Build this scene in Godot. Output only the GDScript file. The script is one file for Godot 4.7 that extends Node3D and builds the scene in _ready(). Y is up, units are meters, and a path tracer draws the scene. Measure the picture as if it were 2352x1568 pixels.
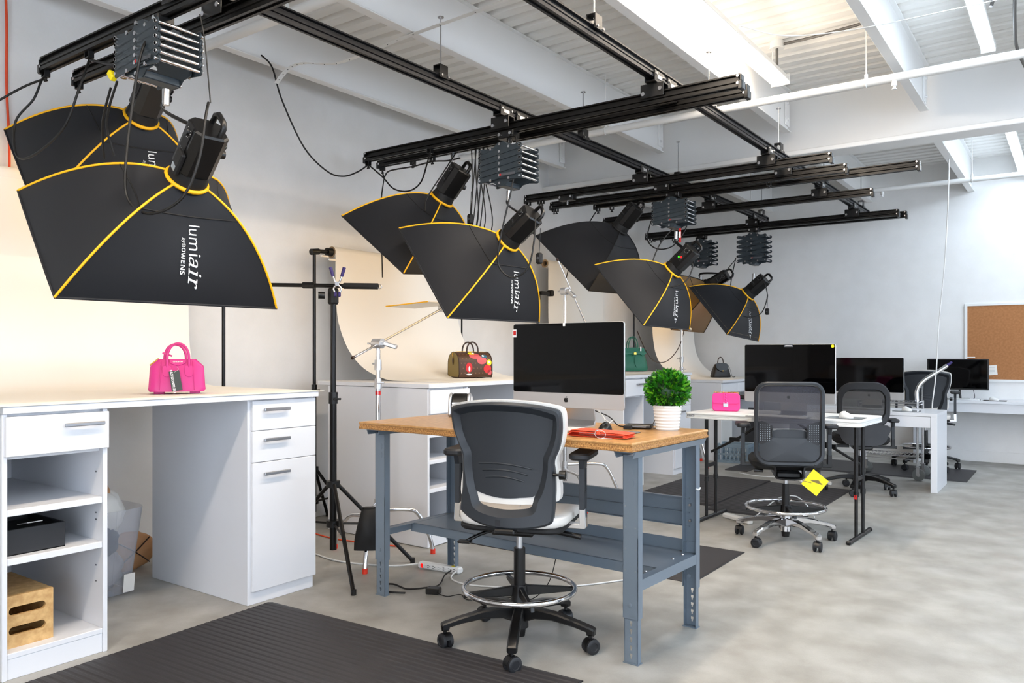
extends Node3D
# A product photography studio: white desks with paper sweeps along the wall, softboxes hung from ceiling rails, a workbench and office stools.
# Axes: -z runs along the left wall to the back wall, +x away from the left wall, metres.

var M := {}
var used := {}
var rng := RandomNumberGenerator.new()
const I3 := Transform3D.IDENTITY

# ---------------------------------------------------------------- naming
func numbered(key: String, base: String) -> String:
	var k := key + "/" + base
	var n: int = used.get(k, 0)
	used[k] = n + 1
	return base if n == 0 else "%s_%03d" % [base, n]

func metas(o: Node, label: String, category: String, group := "", kind := "") -> void:
	if label: o.set_meta("label", label)
	if category: o.set_meta("category", category)
	if group: o.set_meta("group", group)
	if kind: o.set_meta("kind", kind)

func thing(called: String, label: String, category: String, at := Vector3.ZERO, turn := 0.0, group := "") -> Node3D:
	var o := Node3D.new()
	o.name = numbered("", called)
	add_child(o)
	o.position = at
	o.rotation.y = turn
	metas(o, label, category, group)
	return o

func holder(parent: Node, called: String) -> Node3D:
	var o := Node3D.new()
	o.name = numbered(str(parent.get_instance_id()), called)
	parent.add_child(o)
	return o

func S() -> SurfaceTool:
	var s := SurfaceTool.new()
	s.begin(Mesh.PRIMITIVE_TRIANGLES)
	return s

func put(parent: Node, called: String, st: SurfaceTool, m: Material, label := "", xf := I3) -> MeshInstance3D:
	st.generate_normals()
	return put_mesh(parent, called, st.commit(), m, label, xf)

func put_mesh(parent: Node, called: String, mesh: Mesh, m: Material, label := "", xf := I3) -> MeshInstance3D:
	var o := MeshInstance3D.new()
	o.name = numbered("" if parent == self else str(parent.get_instance_id()), called)
	o.mesh = mesh
	o.material_override = m
	o.transform = xf
	parent.add_child(o)
	if label: o.set_meta("label", label)
	return o

func solo(called: String, st: SurfaceTool, m: Material, label: String, category: String, group := "", at := Vector3.ZERO) -> MeshInstance3D:
	var o := put(self, called, st, m, "", Transform3D(Basis.IDENTITY, at))
	metas(o, label, category, group)
	return o

func struct(called: String, st: SurfaceTool, m: Material) -> MeshInstance3D:
	var o := put(self, called, st, m)
	o.set_meta("kind", "structure")
	return o

func dup(src: Node3D, label: String, at: Vector3, turn := 0.0) -> Node3D:
	var c: Node3D = src.duplicate()
	c.name = numbered("", String(src.name).rstrip("0123456789").trim_suffix("_"))
	add_child(c)
	c.position = at
	c.rotation.y = turn
	if label: c.set_meta("label", label)
	return c

# ---------------------------------------------------------------- shapes (outward = the way a face looks)
func poly(st: SurfaceTool, p: Array, out: Vector3, g := -1) -> void:
	var n := Vector3.ZERO
	for i in p.size():
		var a: Vector3 = p[i]
		var b: Vector3 = p[(i + 1) % p.size()]
		n += a.cross(b)
	var flip := n.dot(out) < 0.0
	st.set_smooth_group(g)
	for i in range(1, p.size() - 1):
		st.add_vertex(p[0])
		if flip:
			st.add_vertex(p[i]); st.add_vertex(p[i + 1])
		else:
			st.add_vertex(p[i + 1]); st.add_vertex(p[i])

func box(st: SurfaceTool, c: Vector3, s: Vector3, b := 0.0, xf := I3) -> void:
	var h := s * 0.5
	var m := minf(h.x, minf(h.y, h.z))
	b = minf(b, m * 0.6)
	if b <= 0.0:
		for ax in 3:
			for sg in [-1.0, 1.0]:
				var p := []
				for k in [[-1, -1], [1, -1], [1, 1], [-1, 1]]:
					var v := Vector3.ZERO
					v[ax] = sg * h[ax]; v[(ax + 1) % 3] = k[0] * h[(ax + 1) % 3]; v[(ax + 2) % 3] = k[1] * h[(ax + 2) % 3]
					p.append(xf * (c + v))
				var o := Vector3.ZERO
				o[ax] = sg
				poly(st, p, xf.basis * o)
		return
	var P := func(sx: float, sy: float, sz: float, ax: int) -> Vector3:
		var v := Vector3(sx * (h.x - b), sy * (h.y - b), sz * (h.z - b))
		v[ax] = [sx, sy, sz][ax] * h[ax]
		return xf * (c + v)
	for ax in 3:
		for sg in [-1.0, 1.0]:
			var p := []
			for k in [[-1, -1], [1, -1], [1, 1], [-1, 1]]:
				var e := [0.0, 0.0, 0.0]
				e[ax] = sg; e[(ax + 1) % 3] = float(k[0]); e[(ax + 2) % 3] = float(k[1])
				p.append(P.call(e[0], e[1], e[2], ax))
			var o := Vector3.ZERO
			o[ax] = sg
			poly(st, p, xf.basis * o)
	for t in 3:
		var a1 := (t + 1) % 3
		var a2 := (t + 2) % 3
		for s1 in [-1.0, 1.0]:
			for s2 in [-1.0, 1.0]:
				var e := [0.0, 0.0, 0.0]
				e[a1] = s1; e[a2] = s2
				var f := e.duplicate()
				e[t] = -1.0; f[t] = 1.0
				var o := Vector3.ZERO
				o[a1] = s1; o[a2] = s2
				poly(st, [P.call(e[0], e[1], e[2], a1), P.call(f[0], f[1], f[2], a1), P.call(f[0], f[1], f[2], a2), P.call(e[0], e[1], e[2], a2)], xf.basis * o)
	for sx in [-1.0, 1.0]:
		for sy in [-1.0, 1.0]:
			for sz in [-1.0, 1.0]:
				poly(st, [P.call(sx, sy, sz, 0), P.call(sx, sy, sz, 1), P.call(sx, sy, sz, 2)], xf.basis * Vector3(sx, sy, sz))

func span(st: SurfaceTool, lo: Vector3, hi: Vector3, b := 0.0) -> void:
	box(st, (lo + hi) * 0.5, (hi - lo).abs(), b)

func across(d: Vector3) -> Vector3:
	var a := Vector3.UP if absf(d.y) < 0.9 else Vector3.RIGHT
	return d.cross(a).normalized()

func cyl(st: SurfaceTool, a: Vector3, b: Vector3, ra: float, rb := -1.0, seg := 14, caps := true) -> void:
	if rb < 0.0: rb = ra
	var d := (b - a).normalized()
	var u := across(d)
	var v := d.cross(u)
	var A := []
	var B := []
	for i in seg:
		var t := TAU * i / seg
		var w := u * cos(t) + v * sin(t)
		A.append(a + w * ra); B.append(b + w * rb)
	for i in seg:
		var j := (i + 1) % seg
		var mid: Vector3 = (A[i] + A[j] + B[i] + B[j]) * 0.25
		poly(st, [A[i], A[j], B[j], B[i]], mid - (a + b) * 0.5 - d * d.dot(mid - (a + b) * 0.5), 1)
	if caps:
		if ra > 0.0: poly(st, A, -d)
		if rb > 0.0: poly(st, B, d)

func smooth_path(p: Array, n := 6, closed := false) -> PackedVector3Array:
	var out := PackedVector3Array()
	var c := p.size()
	var last := c if closed else c - 1
	for i in last:
		var p0: Vector3 = p[(i - 1 + c) % c] if closed else p[maxi(i - 1, 0)]
		var p1: Vector3 = p[i]
		var p2: Vector3 = p[(i + 1) % c]
		var p3: Vector3 = p[(i + 2) % c] if closed else p[mini(i + 2, c - 1)]
		for k in n:
			out.append(p1.cubic_interpolate(p2, p0, p3, float(k) / n))
	if not closed: out.append(p[c - 1])
	return out

func tube(st: SurfaceTool, path, r, seg := 8, closed := false, squash := 1.0) -> void:
	var p := PackedVector3Array(path)
	var n := p.size()
	var rings := []
	var u := Vector3.ZERO
	for i in n:
		var a: Vector3 = p[(i - 1 + n) % n] if closed else p[maxi(i - 1, 0)]
		var b: Vector3 = p[(i + 1) % n] if closed else p[mini(i + 1, n - 1)]
		var d := (b - a).normalized()
		u = across(d) if i == 0 else (u - d * u.dot(d)).normalized()
		var v := d.cross(u)
		var rr: float = r[i] if r is Array else r
		var ring := []
		for k in seg:
			var t := TAU * k / seg
			ring.append(p[i] + (u * cos(t) + v * sin(t) * squash) * rr)
		rings.append(ring)
	for i in (n if closed else n - 1):
		var A: Array = rings[i]
		var B: Array = rings[(i + 1) % n]
		var ctr := (p[i] + p[(i + 1) % n]) * 0.5
		for k in seg:
			var l := (k + 1) % seg
			poly(st, [A[k], A[l], B[l], B[k]], (A[k] + B[l]) * 0.5 - ctr, 1)
	if not closed:
		poly(st, rings[0], p[0] - p[1])
		poly(st, rings[n - 1], p[n - 1] - p[n - 2])

func lathe(st: SurfaceTool, prof: Array, xf := I3, seg := 24) -> void:
	var g := 1
	for i in prof.size() - 1:
		var a: Vector2 = prof[i]
		var b: Vector2 = prof[i + 1]
		if i > 0:
			var q: Vector2 = prof[i - 1]
			if absf((a - q).angle_to(b - a)) > 0.7: g += 1
		var e := Vector2((b - a).y, -(b - a).x)
		for k in seg:
			var t0 := TAU * k / seg
			var t1 := TAU * (k + 1) / seg
			var tm := (t0 + t1) * 0.5
			var q := [xf * Vector3(a.x * cos(t0), a.y, a.x * sin(t0)), xf * Vector3(a.x * cos(t1), a.y, a.x * sin(t1)), xf * Vector3(b.x * cos(t1), b.y, b.x * sin(t1)), xf * Vector3(b.x * cos(t0), b.y, b.x * sin(t0))]
			if a.x < 0.00001: q.remove_at(1)
			elif b.x < 0.00001: q.remove_at(2)
			poly(st, q, xf.basis * Vector3(e.x * cos(tm), e.y, e.x * sin(tm)), g)

# polygon in x, y pushed along z from -depth/2 to depth/2, with an optional chamfer
func extrude(st: SurfaceTool, pts, depth: float, xf := I3, bevel := 0.0) -> void:
	var p := PackedVector2Array(pts)
	var n := p.size()
	var area := 0.0
	for i in n: area += p[i].cross(p[(i + 1) % n])
	if area > 0.0:
		p.reverse()
		area = -area
	var q := PackedVector2Array()
	for i in n:
		var a := (p[i] - p[(i - 1 + n) % n]).normalized()
		var b := (p[(i + 1) % n] - p[i]).normalized()
		var na := Vector2(a.y, -a.x) * -1.0
		var nb := Vector2(b.y, -b.x) * -1.0
		var m := (na + nb).normalized()
		q.append(p[i] - m * (bevel / maxf(m.dot(na), 0.5)))
	var z := depth * 0.5
	var zi := z - bevel
	var tri := Geometry2D.triangulate_polygon(q)
	for s in [-1.0, 1.0]:
		for i in range(0, tri.size(), 3):
			poly(st, [xf * Vector3(q[tri[i]].x, q[tri[i]].y, s * z), xf * Vector3(q[tri[i + 1]].x, q[tri[i + 1]].y, s * z), xf * Vector3(q[tri[i + 2]].x, q[tri[i + 2]].y, s * z)], xf.basis * Vector3(0, 0, s))
	var g := 1
	for i in n:
		var j := (i + 1) % n
		var e := p[j] - p[i]
		var prev := p[i] - p[(i - 1 + n) % n]
		if absf(prev.angle_to(e)) > 0.6: g += 1
		var o2 := Vector2(-e.y, e.x) if area < 0.0 else Vector2(e.y, -e.x)
		var o := xf.basis * Vector3(o2.x, o2.y, 0)
		poly(st, [xf * Vector3(p[i].x, p[i].y, -zi), xf * Vector3(p[j].x, p[j].y, -zi), xf * Vector3(p[j].x, p[j].y, zi), xf * Vector3(p[i].x, p[i].y, zi)], o, g)
		if bevel > 0.0:
			for s in [-1.0, 1.0]:
				poly(st, [xf * Vector3(p[i].x, p[i].y, s * zi), xf * Vector3(p[j].x, p[j].y, s * zi), xf * Vector3(q[j].x, q[j].y, s * z), xf * Vector3(q[i].x, q[i].y, s * z)], o + xf.basis * Vector3(0, 0, s) * o.length(), g + 1000 + int(s))

func rrect(w: float, h: float, r: float, k := 5) -> PackedVector2Array:
	var o := PackedVector2Array()
	for c in [[1, 1, 0.0], [-1, 1, 0.5], [-1, -1, 1.0], [1, -1, 1.5]]:
		for i in k + 1:
			var t: float = PI * c[2] + PI * 0.5 * i / k
			o.append(Vector2(c[0] * (w * 0.5 - r) + cos(t) * r, c[1] * (h * 0.5 - r) + sin(t) * r))
	return o

func round2(pts: Array, n := 4) -> PackedVector2Array:
	var q := []
	for v in pts: q.append(Vector3(v.x, v.y, 0))
	var o := PackedVector2Array()
	for v in smooth_path(q, n, true): o.append(Vector2(v.x, v.y))
	return o

# a flat frame: outer and inner loops with the same number of points, depth along z, the hole's walls sloped by "flare"
func ring_plate(st: SurfaceTool, outer: PackedVector2Array, inner: PackedVector2Array, depth: float, bend: Callable, flare := 0.0, bev := 0.006) -> void:
	var n := outer.size()
	var V := func(p: Vector2, z: float) -> Vector3: return bend.call(Vector3(p.x, p.y, z))
	var c := Vector2.ZERO
	for p in outer: c += p
	c /= n
	for i in n:
		var j := (i + 1) % n
		var oi := outer[i].move_toward(c, bev)
		var oj := outer[j].move_toward(c, bev)
		var fi := inner[i].move_toward(outer[i], flare)
		var fj := inner[j].move_toward(outer[j], flare)
		var z := depth * 0.5
		poly(st, [V.call(oi, z), V.call(oj, z), V.call(fj, z), V.call(fi, z)], Vector3(0, 0, 1), 2)
		poly(st, [V.call(outer[i], -z), V.call(outer[j], -z), V.call(inner[j], -z), V.call(inner[i], -z)], Vector3(0, 0, -1), 3)
		var o2 := (outer[i] + outer[j]) * 0.5 - c
		poly(st, [V.call(outer[i], -z), V.call(outer[j], -z), V.call(outer[j], z - bev), V.call(outer[i], z - bev)], Vector3(o2.x, o2.y, 0), 4)
		poly(st, [V.call(outer[i], z - bev), V.call(outer[j], z - bev), V.call(oj, z), V.call(oi, z)], Vector3(o2.x, o2.y, 1), 5)
		poly(st, [V.call(inner[i], -z), V.call(inner[j], -z), V.call(fj, z), V.call(fi, z)], Vector3(-o2.x, -o2.y, 0.01), 6)

# a surface over (u, v) in 0..1; thick > 0 gives it a back and edges
func sheet(st: SurfaceTool, nu: int, nv: int, f: Callable, out: Vector3, thick := 0.0) -> void:
	var G := []
	for i in nu + 1:
		var row := []
		for j in nv + 1: row.append(f.call(float(i) / nu, float(j) / nv))
		G.append(row)
	var B := []
	if thick > 0.0:
		for i in nu + 1:
			var row := []
			for j in nv + 1:
				var du: Vector3 = G[mini(i + 1, nu)][j] - G[maxi(i - 1, 0)][j]
				var dv: Vector3 = G[i][mini(j + 1, nv)] - G[i][maxi(j - 1, 0)]
				var nn := du.cross(dv).normalized()
				row.append(G[i][j] - nn * thick)
			B.append(row)
	for i in nu:
		for j in nv:
			var q := [G[i][j], G[i + 1][j], G[i + 1][j + 1], G[i][j + 1]]
			var nrm: Vector3 = (q[1] - q[0]).cross(q[2] - q[0]) + (q[2] - q[0]).cross(q[3] - q[0])
			poly(st, q, nrm if out == Vector3.ZERO else out, 1)
			if thick > 0.0:
				poly(st, [B[i][j], B[i + 1][j], B[i + 1][j + 1], B[i][j + 1]], -nrm, 2)
	if thick > 0.0:
		for i in nu:
			poly(st, [G[i][0], G[i + 1][0], B[i + 1][0], B[i][0]], G[i][0] - G[i][1])
			poly(st, [G[i][nv], G[i + 1][nv], B[i + 1][nv], B[i][nv]], G[i][nv] - G[i][nv - 1])
		for j in nv:
			poly(st, [G[0][j], G[0][j + 1], B[0][j + 1], B[0][j]], G[0][j] - G[1][j])
			poly(st, [G[nu][j], G[nu][j + 1], B[nu][j + 1], B[nu][j]], G[nu][j] - G[nu - 1][j])

func frame_at(at: Vector3, z: Vector3, y: Vector3) -> Transform3D:
	z = z.normalized()
	var x := y.cross(z).normalized()
	return Transform3D(Basis(x, z.cross(x), z), at)

func lettering(text: String, height: float, depth := 0.001, face := "Droid Sans", weight := 400) -> TextMesh:
	var f := SystemFont.new()
	f.font_names = PackedStringArray([face])
	f.font_weight = weight
	var t := TextMesh.new()
	t.text = text
	t.font = f
	t.font_size = 64
	t.pixel_size = height / 46.0
	t.depth = depth
	return t

# ---------------------------------------------------------------- materials
func mat(key: String, c: Color, rough := 0.5, metal := 0.0, spec := 0.5) -> StandardMaterial3D:
	var m := StandardMaterial3D.new()
	m.albedo_color = c
	m.roughness = rough
	m.metallic = metal
	m.metallic_specular = spec
	m.resource_name = key
	M[key] = m
	return m

func noise_tex(size: int, freq: float, seed_: int, lo: Color, hi: Color, oct := 4, contrast := 1.0, speck := 0.0) -> ImageTexture:
	var n := FastNoiseLite.new()
	n.seed = seed_
	n.frequency = freq
	n.fractal_octaves = oct
	var im := n.get_seamless_image(size, size)
	im.convert(Image.FORMAT_RGB8)
	var r := RandomNumberGenerator.new()
	r.seed = seed_
	for y in size:
		for x in size:
			var v := im.get_pixel(x, y).r
			v = clampf((v - 0.5) * contrast + 0.5 + (r.randf() - 0.5) * speck, 0.0, 1.0)
			im.set_pixel(x, y, lo.lerp(hi, v))
	im.generate_mipmaps()
	return ImageTexture.create_from_image(im)

func tri_tex(m: StandardMaterial3D, tex: Texture2D, scale: float, world := true) -> void:
	m.albedo_color = Color.WHITE
	m.albedo_texture = tex
	m.uv1_triplanar = true
	m.uv1_world_triplanar = world
	m.uv1_scale = Vector3.ONE * scale

func glow(key: String, c: Color, energy: float) -> StandardMaterial3D:
	var m := mat(key, c, 0.6)
	m.emission_enabled = true
	m.emission = c
	m.emission_energy_multiplier = energy
	return m

func area(at: Vector3, facing: Vector3, up: Vector3, size: Vector2, c: Color, energy: float, called := "panel_light") -> void:
	var l := AreaLight3D.new()
	l.name = numbered("", called)
	l.area_size = size
	l.light_color = c
	l.light_energy = energy
	l.shadow_enabled = true
	l.area_range = 30.0
	add_child(l)
	l.transform = frame_at(at, -facing, up)

func make_materials() -> void:
	var wall := mat("wall_paint", Color(0.88, 0.875, 0.865), 0.75, 0, 0.35)
	tri_tex(wall, noise_tex(256, 0.02, 3, Color(0.905, 0.90, 0.89), Color(0.925, 0.92, 0.912), 4, 1.2, 0.3), 0.6)
	mat("deck_paint", Color(0.93, 0.925, 0.91), 0.55)
	mat("beam_paint", Color(0.93, 0.93, 0.925), 0.5)
	mat("pipe_paint", Color(0.90, 0.90, 0.89), 0.4)
	var fl := mat("concrete", Color.WHITE, 0.42, 0, 0.45)
	tri_tex(fl, noise_tex(1024, 0.007, 11, Color(0.585, 0.57, 0.54), Color(0.675, 0.665, 0.64), 7, 1.35, 0.26), 0.4)
	fl.roughness_texture = noise_tex(512, 0.012, 5, Color(0.32, 0.32, 0.32), Color(0.62, 0.62, 0.62), 5, 1.8)
	fl.roughness = 1.0
	mat("rubber_mat", Color(0.20, 0.19, 0.195), 0.55)
	mat("laminate", Color(0.88, 0.885, 0.90), 0.32)
	mat("laminate_edge", Color(0.85, 0.855, 0.87), 0.4)
	mat("handle_grey", Color(0.60, 0.61, 0.63), 0.3, 0.7)
	mat("paper_white", Color(0.93, 0.915, 0.885), 0.8, 0, 0.2)
	mat("card_core", Color(0.62, 0.52, 0.40), 0.8)
	mat("steel_blue", Color(0.44, 0.485, 0.53), 0.36, 0.15)
	var wd := mat("particle_board", Color.WHITE, 0.33)
	tri_tex(wd, noise_tex(512, 0.03, 21, Color(0.69, 0.50, 0.29), Color(0.80, 0.62, 0.40), 5, 1.6, 0.5), 1.6, false)
	var we := mat("board_edge", Color.WHITE, 0.6)
	tri_tex(we, noise_tex(256, 0.08, 22, Color(0.56, 0.37, 0.18), Color(0.82, 0.62, 0.37), 4, 2.2, 0.7), 5.0, false)
	var ply := mat("pale_wood", Color.WHITE, 0.5)
	tri_tex(ply, noise_tex(256, 0.03, 23, Color(0.74, 0.58, 0.37), Color(0.84, 0.69, 0.47), 4, 1.5, 0.2), 3.0, false)
	mat("charcoal", Color(0.165, 0.18, 0.20), 0.45)
	mat("charcoal_dark", Color(0.11, 0.115, 0.13), 0.5)
	mat("black_plastic", Color(0.035, 0.035, 0.04), 0.35)
	mat("black_matte", Color(0.045, 0.045, 0.05), 0.65)
	mat("rail_black", Color(0.05, 0.046, 0.046), 0.34, 0.35)
	mat("rail_blue", Color(0.12, 0.125, 0.14), 0.3, 0.5)
	mat("arm_slate", Color(0.20, 0.235, 0.26), 0.38, 0.2)
	mat("chrome", Color(0.86, 0.86, 0.87), 0.1, 1.0)
	mat("bright_steel", Color(0.78, 0.78, 0.79), 0.24, 1.0)
	mat("brushed_aluminium", Color(0.80, 0.80, 0.805), 0.36, 0.8)
	mat("soft_black", Color(0.105, 0.11, 0.125), 0.58, 0, 0.4)
	M.soft_black.rim_enabled = true
	M.soft_black.rim = 0.35
	mat("soft_bronze", Color(0.50, 0.38, 0.22), 0.45, 0.3)
	mat("piping_yellow", Color(1.0, 0.74, 0.04), 0.5)
	mat("tape_yellow", Color(0.96, 0.88, 0.05), 0.5)
	mat("print_white", Color(0.95, 0.95, 0.95), 0.6)
	mat("white_plastic", Color(0.90, 0.90, 0.89), 0.38)
	mat("white_leather", Color(0.90, 0.885, 0.86), 0.45)
	mat("table_white", Color(0.90, 0.90, 0.89), 0.45)
	mat("table_leg", Color(0.125, 0.12, 0.12), 0.4, 0.3)
	mat("screen_black", Color(0.006, 0.006, 0.009), 0.05, 0, 0.3)
	mat("bezel_black", Color(0.02, 0.02, 0.022), 0.3)
	mat("grey_print", Color(0.30, 0.31, 0.33), 0.5)
	mat("mesh_grey", Color(0.30, 0.30, 0.34), 0.6)
	M.mesh_grey.transparency = BaseMaterial3D.TRANSPARENCY_ALPHA
	M.mesh_grey.albedo_color = Color(0.22, 0.22, 0.26, 0.62)
	mat("mesh_black", Color(0.05, 0.05, 0.06), 0.6)
	M.mesh_black.transparency = BaseMaterial3D.TRANSPARENCY_ALPHA
	M.mesh_black.albedo_color = Color(0.10, 0.10, 0.11, 0.6)
	mat("pink_leather", Color(0.84, 0.20, 0.54), 0.34)
	mat("hot_pink", Color(0.97, 0.22, 0.60), 0.36)
	mat("green_leather", Color(0.10, 0.40, 0.31), 0.45)
	mat("brown_leather", Color(0.20, 0.12, 0.075), 0.45)
	mat("monogram_brown", Color(0.30, 0.19, 0.115), 0.5)
	mat("tan_dot", Color(0.45, 0.31, 0.19), 0.5)
	mat("olive_leather", Color(0.50, 0.43, 0.21), 0.5)
	mat("quilt_black", Color(0.065, 0.05, 0.05), 0.4)
	mat("patch_red", Color(0.80, 0.10, 0.12), 0.5)
	mat("patch_coral", Color(0.80, 0.33, 0.35), 0.5)
	mat("patch_teal", Color(0.10, 0.36, 0.46), 0.5)
	mat("gold", Color(0.86, 0.68, 0.30), 0.25, 1.0)
	mat("tag_grey", Color(0.24, 0.27, 0.265), 0.55)
	mat("orange_leather", Color(0.90, 0.33, 0.21), 0.45)
	mat("rubber_orange", Color(0.88, 0.20, 0.10), 0.55)
	mat("cord_orange", Color(0.90, 0.30, 0.12), 0.55)
	mat("cord_black", Color(0.03, 0.028, 0.028), 0.5)
	mat("cord_white", Color(0.88, 0.88, 0.87), 0.45)
	mat("cord_grey", Color(0.42, 0.41, 0.40), 0.45, 0.4)
	mat("purple_grip", Color(0.16, 0.09, 0.36), 0.5)
	mat("cork", Color.WHITE, 0.85)
	tri_tex(M.cork, noise_tex(512, 0.05, 31, Color(0.63, 0.42, 0.25), Color(0.70, 0.48, 0.30), 4, 1.2, 0.25), 1.2)
	mat("leaf_a", Color(0.12, 0.40, 0.06), 0.4)
	mat("leaf_b", Color(0.22, 0.55, 0.08), 0.4)
	mat("leaf_c", Color(0.40, 0.66, 0.12), 0.4)
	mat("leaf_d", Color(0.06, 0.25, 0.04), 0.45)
	for k in ["leaf_a", "leaf_b", "leaf_c", "leaf_d"]:
		M[k].backlight_enabled = true
		M[k].backlight = M[k].albedo_color * 0.5
	mat("ceramic", Color(0.92, 0.915, 0.90), 0.25)
	mat("crate_blue", Color(0.52, 0.59, 0.64), 0.5)
	mat("clear_plastic", Color(0.85, 0.87, 0.92, 0.16), 0.12)
	M.clear_plastic.transparency = BaseMaterial3D.TRANSPARENCY_ALPHA
	mat("bubble_wrap", Color(0.62, 0.60, 0.60), 0.3)
	mat("peach_cloth", Color(0.80, 0.60, 0.42), 0.8)
	mat("slate_cloth", Color(0.20, 0.24, 0.30), 0.8)
	mat("caster_grey", Color(0.45, 0.46, 0.45), 0.5)
	mat("socket_shade", Color(0.03, 0.03, 0.035), 0.7)
	mat("label_red", Color(0.75, 0.06, 0.06), 0.5)
	mat("label_blue", Color(0.10, 0.55, 0.85), 0.5)
	mat("window_glass", Color(0.95, 0.97, 1.0, 0.06), 0.02)
	M.window_glass.transparency = BaseMaterial3D.TRANSPARENCY_ALPHA
	mat("glass_grey", Color(0.60, 0.63, 0.65), 0.2, 0.3)
	glow("tube_glow", Color(1.0, 0.98, 0.95), 1.1)
	glow("cool_tube_glow", Color(0.93, 0.97, 1.0), 1.1)
	glow("softbox_lamp_glow", Color(1.0, 0.88, 0.68), 0.2)
	glow("red_signal", Color(1.0, 0.03, 0.02), 1.6)
	glow("green_signal", Color(0.2, 1.0, 0.05), 1.4)
	glow("red_switch_signal", Color(0.9, 0.02, 0.01), 0.7)

# ---------------------------------------------------------------- camera, light, room
const XW := -4.92      # left wall
const ZB := -10.94     # back wall
const XR := 4.6        # right wall, outside the picture
const ZF := 3.4        # wall behind the camera
const YD := 3.71       # underside of the roof deck

func camera_and_light() -> void:
	var cam := Camera3D.new()
	cam.name = "camera"
	add_child(cam)
	cam.projection = Camera3D.PROJECTION_FRUSTUM
	cam.near = 0.1
	cam.far = 60.0
	cam.size = 0.1 * 1568.0 / 1815.0
	cam.frustum_offset = Vector2(0.0, 0.1 * 26.0 / 1815.0)
	cam.position = Vector3(0, 1.30, 0)
	cam.rotation.y = atan2(1304.0, 1815.0)
	cam.current = true
	var w := WorldEnvironment.new()
	w.name = "environment"
	var e := Environment.new()
	e.background_mode = Environment.BG_COLOR
	e.background_color = Color(0.88, 0.93, 1.0)
	e.background_energy_multiplier = SKY
	e.tonemap_mode = Environment.TONE_MAPPER_LINEAR
	e.tonemap_exposure = 1.85
	e.sdfgi_enabled = true
	e.ssao_enabled = true
	e.ssil_enabled = true
	w.environment = e
	add_child(w)

const SKY := 4.1
const TUBE := 3.0
const COOL := 1.35
const WARM := 0.085
const C_TUBE := Color(1.0, 0.93, 0.845)
const C_COOL := Color(0.86, 0.93, 1.0)
const C_WARM := Color(1.0, 0.88, 0.72)

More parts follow.
